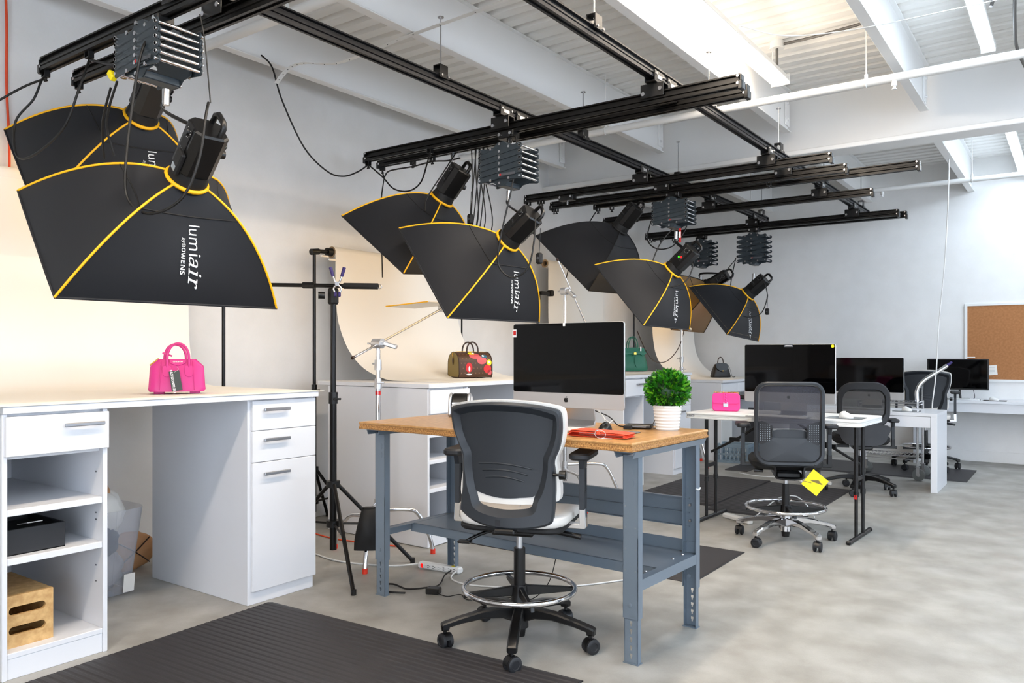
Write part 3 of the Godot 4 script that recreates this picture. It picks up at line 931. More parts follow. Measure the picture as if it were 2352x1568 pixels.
	if o.get("lamps_on", false):
		for k in 2:
			var sg := S(); cyl(sg, hx * Vector3(-0.008 + 0.02 * k, 0.078, 0.16 - 0.015 * k), hx * Vector3(-0.008 + 0.02 * k, 0.083, 0.16 - 0.015 * k), 0.007, -1, 10)
			put(t, ["red_signal", "green_signal"][k], sg, M[["red_signal", "green_signal"][k]])
	# printed lettering runs down the panel between B and C
	if o.has("text"):
		var tx: Dictionary = o.text
		var len_u: float = ((panel.call(1, 1.0, 0.5) as Vector3) - panel.call(1, 0.2, 0.5)).length() / 0.8
		var len_v := (C - B).length()
		var at_u := {}
		for w in tx.words:
			var tm := lettering(w.s, w.h, 0.0006, w.get("face", "Droid Sans"), w.get("weight", 400))
			var arr := tm.get_mesh_arrays()
			var vs: PackedVector3Array = arr[Mesh.ARRAY_VERTEX]
			var ix: PackedInt32Array = arr[Mesh.ARRAY_INDEX]
			var lo := 1e9
			var hi := -1e9
			for v in vs:
				lo = minf(lo, v.x)
				hi = maxf(hi, v.x)
			var u0: float = at_u.get(w.row, tx.u + (w.get("start", 0.0) / len_u))
			at_u[w.row] = u0 + (hi - lo + 0.12 * w.h) / len_u
			var st := S()
			var bend: float = o.get("arc", 0.0)
			var P := func(v: Vector3) -> Vector3:
				var x: float = v.x - lo + w.get("skew", 0.0) * v.y
				var uu: float = u0 + x / len_u
				var vv: float = tx.v + (v.y + w.get("down", 0.0)) / (len_v * (0.30 + 0.70 * uu)) + bend * (uu - tx.u)
				var a: Vector3 = panel.call(1, uu, vv)
				var du: Vector3 = panel.call(1, uu + 0.01, vv) - a
				var dv: Vector3 = panel.call(1, uu, vv + 0.01) - a
				var nn := du.cross(dv).normalized()
				if nn.dot(a - (ctr - R)) < 0.0: nn = -nn
				return a + nn * (0.003 + v.z)
			for i in range(0, ix.size(), 3):
				st.set_smooth_group(0)
				for k in 3: st.add_vertex(P.call(vs[ix[i + k]]))
			put(t, "lettering", st, M.print_white, "white lettering")
	return t

func logo(u: float, v: float, h: float) -> Dictionary:
	return {"u": u, "v": v, "words": [{"row": 0, "s": "lumi", "h": h}, {"row": 0, "s": "air", "h": h, "face": "Droid Serif", "skew": 0.25}, {"row": 1, "s": "by", "h": h * 0.28, "start": h * 1.25, "down": -h * 1.0, "face": "Droid Serif", "skew": 0.2}, {"row": 1, "s": "BOWENS", "h": h * 0.36, "down": -h * 1.0, "weight": 700}]}

func rig() -> void:
	var rails := [["the yellow taped pantograph's rail", -1.955], ["the satchel's wall side rail", -2.15], ["the half open pantograph's rail", -4.345], ["the cable clipped rail", -4.53], ["the trolley rail", -6.45], ["the red tagged rail", -6.90], ["the bare rail", -8.06], ["the back wall rails", -9.42]]
	cross_rail(-4.46, -1.46, -1.955, "black cross rail carrying the closed pantograph with yellow tape", [-4.44, -3.98])
	cross_rail(-4.51, -1.51, -2.15, "black cross rail holding the wall side softbox above the pink satchel", [-4.49])
	cross_rail(-4.52, -1.54, -4.345, "black cross rail above the workbench carrying the half open pantograph", [-4.50, -3.86])
	cross_rail(-4.56, -1.57, -4.53, "black cross rail paired with the half open pantograph's, cables clipped along it", [-4.53, -4.20, -4.0])
	cross_rail(-4.46, -1.57, -6.45, "black cross rail holding only a small sliding trolley", [-4.43, -4.30, -4.27])
	cross_rail(-4.45, -1.56, -6.90, "black cross rail whose pantograph carries a red tag", [-4.42, -4.39, -2.2])
	cross_rail(-4.06, -1.06, -7.13, "black cross rail reaching furthest from the left wall, holding the unpiped softbox", [-4.03, -3.87, -3.15])
	cross_rail(-4.47, -1.59, -8.06, "bare black cross rail between the red tagged pantograph and the back wall pair", [-4.44])
	cross_rail(-4.60, -1.60, -9.42, "black cross rail with the open pantograph of the softbox by the back wall", [-4.57, -4.53, -4.40])
	cross_rail(-4.58, -1.55, -9.60, "black cross rail closest to the back wall, above the bronze softbox", [-4.3])
	var la := long_rail(-3.20, -1.2, -9.95, "long black ceiling rail over the desks, closer to the left wall")
	var lb := long_rail(-2.07, -1.2, -10.2, "long black ceiling rail closer to the bright strip lamp")
	for q in rails:
		carriage(-3.20, q[1], "black carriage on the left wall's long rail holding %s" % q[0])
		carriage(-2.07, q[1], "black carriage on the strip lamp's long rail holding %s" % q[0])
	var spots := [["by the pink satchel's sprinkler pipe", -2.40, -9e9], ["under the perforated strap", -3.70, -3.62], ["beside the middle sprinkler pipe", -5.42, -5.20], ["below the girder", -7.25, -6.75], ["close to the back wall", -9.75, -9.85]]
	for q in spots:
		hanger(-3.20, q[1], "threaded rod hanger on the left wall's long rail %s" % q[0], 3.37)
		if q[2] > -100.0: hanger(-2.07, q[2], "threaded rod hanger on the strip lamp's long rail %s" % q[0], 3.37)
	hanger(-2.07, -8.2, "threaded rod hanger on the strip lamp's long rail above the bare cross rail", 3.37)
	# loose trolley on the empty rail
	var tr := thing("sliding_trolley", "small black sliding trolley on the empty cross rail", "trolley", Vector3(-3.98, 2.775, -6.45))
	var s := S(); box(s, Vector3.ZERO, Vector3(0.16, 0.045, 0.075), 0.004); put(tr, "body", s, M.black_plastic)
	for q in [-0.06, 0.06]:
		s = S(); cyl(s, Vector3(q, 0.01, 0.036), Vector3(q, 0.01, 0.05), 0.012, -1, 12); put(tr, "wheel", s, M.bright_steel)
	s = S(); cyl(s, Vector3(0, -0.06, 0), Vector3(0, -0.02, 0), 0.010, -1, 10); put(tr, "spigot", s, M.bright_steel)
	pantograph(Vector3(-3.36, 2.78, -1.955), 0.065, 0.16, 5, "closed grey pantograph with yellow tape, over the pink satchel")
	pantograph(Vector3(-3.15, 2.78, -4.345), 0.115, 0.20, 5, "half open grey pantograph above the workbench")
	pantograph(Vector3(-3.09, 2.78, -6.90), 0.08, 0.19, 5, "closed grey pantograph with a red and white tag")
	pantograph(Vector3(-3.18, 2.78, -9.42), 0.09, 0.29, 5, "open grey pantograph of the lettered softbox beside the back wall")
	pantograph(Vector3(-3.92, 2.78, -9.60), 0.08, 0.27, 5, "open grey pantograph over the bronze softbox")
	var tag := S(); box(tag, Vector3(-2.985, 2.38, -6.80), Vector3(0.022, 0.13, 0.004), 0.001)
	var rt := solo("red_tag", tag, M.label_red, "red and white tag hanging below a closed pantograph", "tag")
	var tg2 := S(); box(tg2, Vector3(-2.985, 2.385, -6.7975), Vector3(0.020, 0.055, 0.003)); put(rt, "white_label", tg2, M.print_white)
	var yt := S(); box(yt, Vector3.ZERO, Vector3(0.03, 0.05, 0.03), 0.006, Transform3D(Basis(Vector3(0, 0, 1), 0.7), Vector3(-3.56, 2.555, -1.85)))
	solo("yellow_tape", yt, M.tape_yellow, "strip of yellow tape round the cable at the pink satchel's pantograph", "tape")
	softbox(Vector3(-3.795, 2.013, -1.554), Vector3(-3.342, 1.522, -1.504), Vector3(-3.235, 1.52, -2.501), Vector3(-3.197, 2.064, -1.994), "black softbox with large white lettering over the pink satchel's desk edge", {"hang": Vector3(-3.30, 2.47, -1.955), "text": logo(0.43, 0.56, 0.058), "power_pack": true, "panel_dir": Vector3(0.2, 0.3, 1.0)})
	softbox(Vector3(-4.852, 2.539, -1.919), Vector3(-4.427, 2.022, -1.908), Vector3(-4.337, 2.074, -2.903), Vector3(-4.232, 2.605, -2.363), "black softbox above the pink satchel on the wall side, lettering half hidden", {"hang": Vector3(-4.02, 2.79, -2.15), "text": logo(0.36, 0.62, 0.058), "panel_dir": Vector3(0.2, 0.3, 1.0)})
	softbox(Vector3(-3.76, 2.147, -3.917), Vector3(-3.312, 1.526, -3.898), Vector3(-3.267, 1.528, -4.891), Vector3(-3.192, 2.07, -4.389), "lettered black softbox over the front edge of the patterned duffel's desk", {"hang": Vector3(-3.15, 2.40, -4.345), "text": logo(0.42, 0.68, 0.058), "panel_dir": Vector3(-0.6, 0.2, 1.0)})
	softbox(Vector3(-4.301, 2.283, -3.892), Vector3(-3.813, 1.851, -4.017), Vector3(-3.993, 1.933, -5.0), Vector3(-3.858, 2.442, -4.471), "unlettered black softbox on the wall side above the patterned duffel", {"hang": Vector3(-3.80, 2.79, -4.53), "panel_dir": Vector3(-0.6, 0.0, 1.0)})
	softbox(Vector3(-3.552, 2.093, -6.222), Vector3(-3.066, 1.538, -6.217), Vector3(-3.072, 1.524, -7.216), Vector3(-3.029, 2.056, -6.724), "lettered black softbox whose lamp shows a red and a green light", {"hang": Vector3(-3.06, 2.43, -6.88), "text": logo(0.40, 0.61, 0.060), "lamps_on": true, "panel_dir": Vector3(0.3, 0.3, 1.0)})
	softbox(Vector3(-4.297, 2.435, -6.372), Vector3(-3.716, 1.88, -6.394), Vector3(-3.738, 1.901, -7.493), Vector3(-3.681, 2.52, -6.933), "black softbox without piping over the green handbag", {"hang": Vector3(-3.62, 2.79, -7.13), "piped": false, "panel_dir": Vector3(-0.6, 0.2, 1.0)})
	softbox(Vector3(-3.729, 2.077, -8.752), Vector3(-3.248, 1.509, -8.703), Vector3(-3.224, 1.442, -9.699), Vector3(-3.198, 1.994, -9.235), "lettered black softbox over the small black handbag, beside the back wall", {"hang": Vector3(-3.18, 2.25, -9.40), "text": logo(0.45, 0.56, 0.060), "arc": 0.25, "panel_dir": Vector3(-0.4, 0.2, 1.0)})
	softbox(Vector3(-4.416, 2.239, -9.003), Vector3(-4.062, 1.584, -8.996), Vector3(-4.071, 1.569, -10.044), Vector3(-3.796, 2.144, -9.53), "bronze toned softbox above the small black handbag's paper sweep", {"hang": Vector3(-3.92, 2.27, -9.58), "piped": false, "fabric": "soft_bronze"})

# ---------------------------------------------------------------- white photo desks
func pull(parent: Node, x: float, y: float, z: float, w := 0.165) -> void:
	var s := S()
	box(s, Vector3(x + 0.022, y, z), Vector3(0.010, 0.016, w), 0.003)
	for q in [-1.0, 1.0]: box(s, Vector3(x + 0.010, y, z + q * (w * 0.5 - 0.015)), Vector3(0.022, 0.010, 0.010), 0.001)
	put(parent, "handle", s, M.handle_grey, "grey bar handle")

func slab(t: Node, called: String, lo: Vector3, hi: Vector3, m := "laminate", b := 0.002) -> MeshInstance3D:
	var s := S()
	span(s, lo, hi, b)
	return put(t, called, s, M[m])

# cabinet with one drawer over open shelves; x = 0 at the front, z runs to -w
func shelf_unit(at: Vector3, w: float, dep: float, label: String, shelves: Array) -> Node3D:
	var t := thing("shelf_cabinet", label, "cabinet", at)
	var p := 0.02
	slab(t, "side_panel", Vector3(-dep, 0, -p), Vector3(0, 1.057, 0))
	slab(t, "side_panel", Vector3(-dep, 0, -w), Vector3(0, 1.057, -w + p))
	slab(t, "back_panel", Vector3(-dep, 0.08, -w + p), Vector3(-dep + 0.01, 1.057, -p), "laminate", 0)
	slab(t, "top_panel", Vector3(-dep, 1.040, -w + p), Vector3(-0.025, 1.057, -p))
	slab(t, "divider", Vector3(-dep + 0.01, 0.872, -w + p), Vector3(-0.03, 0.888, -p))
	slab(t, "bottom_panel", Vector3(-dep + 0.01, 0.082, -w + p), Vector3(-0.004, 0.104, -p))
	slab(t, "plinth", Vector3(-0.02, 0, -w + p), Vector3(-0.006, 0.082, -p))
	for y in shelves: slab(t, "shelf", Vector3(-dep + 0.01, y - 0.027, -w + p), Vector3(-0.006, y, -p), "laminate")
	var d := slab(t, "drawer", Vector3(-0.02, 0.888, -w + 0.002), Vector3(0.018, 1.046, -0.008))
	pull(d, 0.018, 1.0, -w * 0.5 - 0.095)
	var s := S()
	for y in [0.30, 0.37, 0.57, 0.60, 0.78]:
		for x in [-0.06]: cyl(s, Vector3(x, y, -w + p - 0.001), Vector3(x, y, -w + p + 0.0015), 0.004, -1, 6)
	var holes := put(t, "shelf_pin_hole", s, M.grey_print)
	holes.set_meta("kind", "stuff")
	return t

func drawer_unit(at: Vector3, w: float, dep: float, label: String) -> Node3D:
	var t := thing("drawer_cabinet", label, "cabinet", at)
	slab(t, "body", Vector3(-dep, 0.0, -w), Vector3(0, 1.057, 0))
	var rows := [[0.898, 1.052], [0.734, 0.895], [0.070, 0.731]]
	for i in 3:
		var d := slab(t, "drawer" if i < 2 else "door", Vector3(0.001, rows[i][0], -w - 0.004), Vector3(0.019, rows[i][1], -0.018))
		pull(d, 0.019, rows[i][1] - 0.047 if i < 2 else 0.672, -w * 0.5 + 0.055)
	return t

func desk_top(x0: float, x1: float, z0: float, z1: float, y: float, label: String) -> Node3D:
	var t := thing("desk_top", label, "worktop", Vector3((x0 + x1) * 0.5, y - 0.028, (z0 + z1) * 0.5))
	var s := S()
	box(s, Vector3(0, 0.014, 0), Vector3(x0 - x1, 0.028, z0 - z1), 0.002)
	put(t, "board", s, M.laminate)
	s = S()
	box(s, Vector3((x0 - x1) * 0.5 + 0.0005, 0.014, 0), Vector3(0.001, 0.025, z0 - z1 - 0.004))
	put(t, "edge_band", s, M.laminate_edge)
	return t

# sheet of paper from its roll down the wall and forward over the worktop
func paper_sweep(z0: float, z1: float, prof: Array, label: String, roll: Vector2, extra := true) -> void:
	var t := thing("paper_backdrop", label, "paper sweep", Vector3(0, 0, (z0 + z1) * 0.5))
	t.set_meta("kind", "thing")
	var path := []
	for p in prof: path.append(Vector3(p.x, p.y, 0))
	var sp := smooth_path(path, 8)
	var n := sp.size() - 1
	var s := S()
	sheet(s, n, 10, func(u: float, v: float) -> Vector3: return sp[roundi(u * n)] + Vector3(0, 0, (z0 - z1) * (0.5 - v)), Vector3.ZERO, 0.0012)
	put(t, "paper_sheet", s, M.paper_white)
	if extra:
		s = S(); cyl(s, Vector3(roll.x, roll.y, (z0 - z1) * 0.5), Vector3(roll.x, roll.y, -(z0 - z1) * 0.5), 0.045, -1, 24, false)
		put(t, "paper_roll", s, M.paper_white)
		s = S()
		for e in [-1.0, 1.0]:
			var zz: float = e * (z0 - z1) * 0.5
			lathe(s, [Vector2(0.028, -0.002), Vector2(0.045, -0.002), Vector2(0.045, 0.002), Vector2(0.028, 0.002)], Transform3D(Basis(Vector3.RIGHT, PI / 2), Vector3(roll.x, roll.y, zz)), 20)
			cyl(s, Vector3(roll.x, roll.y, zz), Vector3(roll.x, roll.y, zz * 0.9), 0.028, -1, 16, false)
		put(t, "card_core", s, M.card_core)

func desks() -> void:
	# desk with the pink satchel
	desk_top(-3.43, -4.60, -1.352, -2.935, 1.086, "white worktop under the pink satchel")
	shelf_unit(Vector3(-3.447, 0, -1.355), 0.417, 0.91, "white shelf cabinet with the black tray and wooden box on its shelves", [0.675, 0.480])
	drawer_unit(Vector3(-3.466, 0, -2.500), 0.425, 0.895, "white drawer cabinet at the end of the pink satchel's desk")
	# desk with the patterned handbag
	desk_top(-3.495, -4.60, -3.925, -5.515, 1.092, "white worktop under the patterned handbag")
	shelf_unit(Vector3(-3.512, 0.004, -3.930), 0.425, 0.98, "white shelf cabinet behind the workbench with empty shelves", [0.755, 0.578, 0.386])
	drawer_unit(Vector3(-3.53, 0.004, -5.09), 0.42, 0.96, "white drawer cabinet under the patterned handbag's worktop")
	# desk with the green handbag
	desk_top(-3.475, -4.58, -6.655, -8.245, 1.084, "white worktop under the green handbag")
	shelf_unit(Vector3(-3.492, -0.004, -6.66), 0.425, 0.96, "white shelf cabinet beneath the green handbag", [0.60, 0.38])
	drawer_unit(Vector3(-3.51, -0.004, -7.82), 0.42, 0.94, "white drawer cabinet at the back wall end of the green handbag's desk")
	# last, lower desk with the small black handbag
	desk_top(-3.47, -4.58, -9.16, -10.74, 0.968, "white worktop under the small black handbag, lower than the others")
	var t := thing("drawer_desk", "low white desk with shallow drawers and an open middle by the back wall", "desk", Vector3(-3.49, 0, -9.16))
	slab(t, "side_panel", Vector3(-1.0, 0, -0.03), Vector3(0, 0.938, 0))
	slab(t, "side_panel", Vector3(-1.0, 0, -1.58), Vector3(0, 0.938, -1.55))
	slab(t, "apron", Vector3(-0.98, 0.80, -1.55), Vector3(-0.02, 0.938, -0.03))
	for k in 3:
		var d := slab(t, "drawer", Vector3(-0.02, 0.815, -0.035 - k * 0.505 - 0.50), Vector3(0.004, 0.925, -0.035 - k * 0.505))
		d.name = numbered(str(t.get_instance_id()), "drawer") if k == 0 else d.name
	# paper sweeps
	paper_sweep(-0.30, -2.975, [Vector2(-4.76, 2.28), Vector2(-4.757, 1.9), Vector2(-4.75, 1.5), Vector2(-4.725, 1.28), Vector2(-4.65, 1.145), Vector2(-4.52, 1.096), Vector2(-4.3, 1.0888), Vector2(-3.9, 1.0885), Vector2(-3.5, 1.0885), Vector2(-3.425, 1.0885)], "white paper sweep behind the pink satchel", Vector2(-4.80, 2.28))
	paper_sweep(-4.19, -5.66, [Vector2(-4.70, 2.09), Vector2(-4.70, 1.9), Vector2(-4.695, 1.72), Vector2(-4.66, 1.52), Vector2(-4.55, 1.32), Vector2(-4.38, 1.18), Vector2(-4.16, 1.107), Vector2(-4.0, 1.0955), Vector2(-3.7, 1.0945), Vector2(-3.50, 1.0945)], "white paper sweep behind the patterned handbag", Vector2(-4.745, 2.085))
	paper_sweep(-7.22, -8.44, [Vector2(-4.70, 2.27), Vector2(-4.70, 1.9), Vector2(-4.69, 1.55), Vector2(-4.62, 1.30), Vector2(-4.46, 1.14), Vector2(-4.24, 1.09), Vector2(-3.9, 1.087), Vector2(-3.48, 1.087)], "white paper sweep behind the green handbag", Vector2(-4.745, 2.275))
	paper_sweep(-9.38, -10.72, [Vector2(-4.50, 2.02), Vector2(-4.50, 1.75), Vector2(-4.49, 1.5), Vector2(-4.44, 1.26), Vector2(-4.32, 1.09), Vector2(-4.14, 0.992), Vector2(-3.95, 0.9715), Vector2(-3.6, 0.971), Vector2(-3.48, 0.971)], "white paper sweep behind the small black handbag", Vector2(-4.545, 2.025))
	# things on the shelves of the first desk
	t = thing("black_tray", "black open tray box on the shelf above the wooden box", "tray", Vector3(-3.62, 0.480, -1.50))
	slab(t, "bottom", Vector3(-0.22, 0, -0.12), Vector3(0.12, 0.006, 0.11), "black_matte")
	slab(t, "front_wall", Vector3(0.11, 0, -0.12), Vector3(0.12, 0.105, 0.11), "charcoal_dark")
	slab(t, "back_wall", Vector3(-0.22, 0, -0.12), Vector3(-0.21, 0.105, 0.11), "charcoal_dark")
	for q in [-0.12, 0.10]: slab(t, "side_wall", Vector3(-0.21, 0, q), Vector3(0.11, 0.105, q + 0.01), "charcoal_dark")
	slab(t, "black_cloth", Vector3(-0.20, 0.006, -0.11), Vector3(0.10, 0.085, 0.09), "black_matte", 0.02)
	var s := S(); box(s, Vector3(0.02, 0.098, -0.03), Vector3(0.10, 0.004, 0.06), 0.0, Transform3D(Basis(Vector3(0, 0, 1), 0.2)))
	put(t, "paper_slip", s, M.paper_white)
	t = thing("wooden_box", "pale wooden apple box with two dark hand slots", "box", Vector3(-3.60, 0.104, -1.475))
	var cb := CSGBox3D.new()
	cb.name = "body"
	cb.size = Vector3(0.40, 0.21, 0.20)
	cb.position = Vector3(-0.11, 0.105, 0.0)
	cb.material = M.pale_wood
	t.add_child(cb)
	var cut := func(sz: Vector3, at: Vector3) -> void:
		var q := CSGBox3D.new()
		q.operation = CSGShape3D.OPERATION_SUBTRACTION
		q.size = sz
		q.position = at
		q.material = M.pale_wood
		cb.add_child(q)
	cut.call(Vector3(0.370, 0.180, 0.170), Vector3.ZERO)
	for y in [-0.037, 0.043]:
		cut.call(Vector3(0.05, 0.034, 0.106), Vector3(0.195, y, 0.0))
		for z in [-0.053, 0.053]:
			var q := CSGCylinder3D.new()
			q.operation = CSGShape3D.OPERATION_SUBTRACTION
			q.radius = 0.017
			q.height = 0.05
			q.sides = 20
			q.rotation.z = PI / 2
			q.position = Vector3(0.195, y, z)
			q.material = M.pale_wood
			cb.add_child(q)
	# clear bin and wrapped pillow under the first desk
	t = thing("waste_bin", "clear plastic bin full of bubble wrap under the desk", "bin", Vector3(-4.33, 0, -2.17))
	s = S()
	var prof := []
	var w0 := 0.34
	sheet(s, 32, 6, func(u: float, v: float) -> Vector3:
		var a := TAU * u
		var e := Vector2(cos(a), sin(a))
		var k := pow(pow(absf(e.x), 4.0) + pow(absf(e.y), 4.0), -0.25)
		var r := lerpf(0.145, 0.205, v)
		return Vector3(e.x * k * r, 0.004 + v * 0.46, e.y * k * r * 0.9), Vector3.ZERO, 0.003)
	put(t, "bin_wall", s, M.clear_plastic)
	slab(t, "bin_base", Vector3(-0.14, 0, -0.125), Vector3(0.14, 0.006, 0.125), "clear_plastic")
	s = S(); box(s, Vector3(0.186, 0.09, -0.08), Vector3(0.002, 0.10, 0.06)); put(t, "paper_label", s, M.paper_white, "", Transform3D(Basis(Vector3(0, 0, 1), -0.13), Vector3(-0.02, 0, 0)))
	t = thing("bubble_wrap_bundle", "crumpled bubble wrap and cloth filling the clear bin", "wrap", Vector3(-4.33, 0.008, -2.17))
	blob(t, "wrap", Vector3(0, 0.12, 0), Vector3(0.135, 0.115, 0.12), "bubble_wrap", 41, 0.2)
	blob(t, "dark_cloth", Vector3(0.03, 0.28, 0.02), Vector3(0.12, 0.10, 0.10), "slate_cloth", 42, 0.2)
	blob(t, "white_foam", Vector3(0.0, 0.42, -0.01), Vector3(0.13, 0.13, 0.12), "paper_white", 43, 0.18)
	blob(t, "peach_cloth", Vector3(-0.02, 0.52, 0.03), Vector3(0.10, 0.11, 0.10), "peach_cloth", 44, 0.15)
	t = thing("wrapped_pillow", "peach wrapped cushion with brown cord cross, behind the clear bin", "cushion", Vector3(-4.63, 0, -2.50))
	blob(t, "cushion", Vector3(0, 0.11, 0), Vector3(0.07, 0.115, 0.17), "peach_cloth", 45, 0.1)
	s = S(); tube(s, smooth_path([Vector3(0.065, 0.19, -0.10), Vector3(0.085, 0.12, 0.0), Vector3(0.065, 0.04, 0.10)], 6), 0.004, 6); put(t, "cord", s, M.brown_leather)
	s = S(); tube(s, smooth_path([Vector3(0.065, 0.19, 0.10), Vector3(0.086, 0.12, 0.0), Vector3(0.065, 0.04, -0.10)], 6), 0.004, 6); put(t, "cord", s, M.brown_leather)

func blob(t: Node, called: String, c: Vector3, r: Vector3, m: String, sd: int, rough: float) -> MeshInstance3D:
	var n := FastNoiseLite.new()
	n.seed = sd
	n.frequency = 1.6
	n.fractal_octaves = 3
	var s := S()
	sheet(s, 28, 16, func(u: float, v: float) -> Vector3:
		var a := TAU * u
		var b := PI * v
		var d := Vector3(cos(a) * sin(b), cos(b), sin(a) * sin(b))
		return c + d * r * (1.0 + rough * n.get_noise_3dv(d * 1.4)), Vector3.ZERO)
	return put(t, called, s, M[m])

# rubber runner with ridges along x
func runner(x0: float, x1: float, z0: float, z1: float, h: float, pitch: float, turn: float, label: String, y := 0.0, plain := false) -> void:
	var c := Vector3((x0 + x1) * 0.5, y, (z0 + z1) * 0.5)
	var t := thing("rubber_mat", label, "mat", c, turn)
	var hx := absf(x1 - x0) * 0.5
	var hz := absf(z1 - z0) * 0.5
	var s := S()
	var pts := [Vector2(-hz, 0.0), Vector2(-hz, h * 0.3), Vector2(-hz + 0.03, h)]
	if not plain:
		var z := -hz + 0.05
		while z < hz - 0.06:
			pts.append(Vector2(z, h)); pts.append(Vector2(z + pitch * 0.18, h - 0.003)); pts.append(Vector2(z + pitch * 0.38, h - 0.003)); pts.append(Vector2(z + pitch * 0.55, h))
			z += pitch
	pts.append(Vector2(hz - 0.03, h)); pts.append(Vector2(hz, h * 0.3)); pts.append(Vector2(hz, 0.0))
	for i in pts.size() - 1:
		var a: Vector2 = pts[i]
		var b: Vector2 = pts[i + 1]
		poly(s, [Vector3(-hx, a.y, a.x), Vector3(hx, a.y, a.x), Vector3(hx, b.y, b.x), Vector3(-hx, b.y, b.x)], Vector3(0, 1, (-1.0 if i < 2 else 1.0) * (1.0 if i < 2 or i > pts.size() - 4 else 0.0)))
	for e in [-1.0, 1.0]: poly(s, [Vector3(e * hx, 0, -hz), Vector3(e * hx, h * 0.9, -hz + 0.03), Vector3(e * hx, h * 0.9, hz - 0.03), Vector3(e * hx, 0, hz)], Vector3(e, 0, 0))
	poly(s, [Vector3(-hx, 0, -hz), Vector3(hx, 0, -hz), Vector3(hx, 0, hz), Vector3(-hx, 0, hz)], Vector3.DOWN)
	put(t, "ribbed_sheet", s, M.rubber_mat)

func mats() -> void:
	runner(-3.37, -1.55, -0.9, -2.66, 0.011, 0.036, 0.05, "ribbed black rubber mat in front of the pink satchel's desk")
	runner(-3.42, -1.77, -4.21, -5.06, 0.012, 0.5, 0.0, "smooth black mat between the workbench and the patterned handbag's desk", 0.0, true)
	runner(-3.30, -2.535, -6.42, -8.0, 0.016, 0.055, 0.0, "ribbed black mat in front of the green handbag's desk, edge lifted")
	runner(-2.52, -1.75, -6.25, -7.95, 0.010, 0.055, 0.0, "ribbed black mat lying beside the lifted one under the folding table")
	runner(-3.2, -2.95, -8.5, -9.05, 0.010, 0.5, 0.0, "small black mat in front of the low drawer desk", 0.0, true)
	runner(-2.9, -0.92, -9.1, -10.05, 0.012, 0.5, 0.0, "long grey black mat under the stool by the corkboard wall", 0.0, true)

# ---------------------------------------------------------------- workbench
func channel_leg(t: Node3D, x0: float, x1: float, zf: float, zb: float, open_back: bool) -> void:
	# upper sleeve and lower adjustable leg, both bent steel channels
	for part in 2:
		var h := S()
		var i := 0.0045 * part
		var ya := 0.19 if part == 0 else 0.0
		var yb := 0.872 if part == 0 else 0.40
		var th := 0.003
		var wz := zf - i if open_back else zb + i
		var z_lo := wz - (th if open_back else 0.0)
		var z_hi := wz + (0.0 if open_back else th)
		if part == 0: span(h, Vector3(x0 + i, ya, z_lo), Vector3(x1 - i, yb, z_hi))
		else:
			# web with five keyhole openings cut down its middle
			var xm := (x0 + x1) * 0.5
			span(h, Vector3(x0 + i, ya, z_lo), Vector3(xm - 0.0065, yb, z_hi))
			span(h, Vector3(xm + 0.0065, ya, z_lo), Vector3(x1 - i, yb, z_hi))
			var y := ya
			for k in 5:
				var yk := 0.022 + k * 0.034
				span(h, Vector3(xm - 0.0065, y, z_lo), Vector3(xm + 0.0065, yk, z_hi))
				for q in [-1.0, 1.0]: span(h, Vector3(xm + q * 0.0035, yk, z_lo), Vector3(xm + q * 0.0065, yk + 0.010, z_hi))
				y = yk + 0.022
			span(h, Vector3(xm - 0.0065, y, z_lo), Vector3(xm + 0.0065, yb, z_hi))
		for x in [x0 + i, x1 - i - th]: span(h, Vector3(x, ya, zb + i), Vector3(x + th, yb, zf - i))
		if part == 1: span(h, Vector3(x0, 0.0, zb), Vector3(x1, 0.004, zf))
		var leg := put(t, "leg" if part == 0 else "leg_extension", h, M.steel_blue)
		if part == 0:
			for k in 2:
				h = S()
				var c := Vector3((x0 + x1) * 0.5, 0.80 - k * 0.045, zf + 0.0004 if open_back else zb + th + 0.0006)
				extrude(h, rrect(0.034, 0.034, 0.012, 3), 0.0012, Transform3D(Basis.IDENTITY, c))
				put(leg, "outlet_knockout", h, M.steel_blue)
			h = S()
			for yy in [0.66, 0.57, 0.48, 0.39]:
				for xx in [x0 + 0.012, x1 - 0.012]: cyl(h, Vector3(xx, yy, (zf if open_back else zb + th) - 0.0005), Vector3(xx, yy, (zf if open_back else zb + th) + 0.0008), 0.0035, -1, 8)
			var bh := put(leg, "bolt_hole", h, M.glass_grey)
			bh.set_meta("kind", "stuff")
			h = S(); lathe(h, [Vector2(0.009, 0.0), Vector2(0.008, 0.003), Vector2(0.0, 0.005)], Transform3D(Basis(Vector3.RIGHT, PI / 2), Vector3((x0 + x1) * 0.5, 0.245, zf)), 14)
			put(leg, "bolt", h, M.steel_blue)

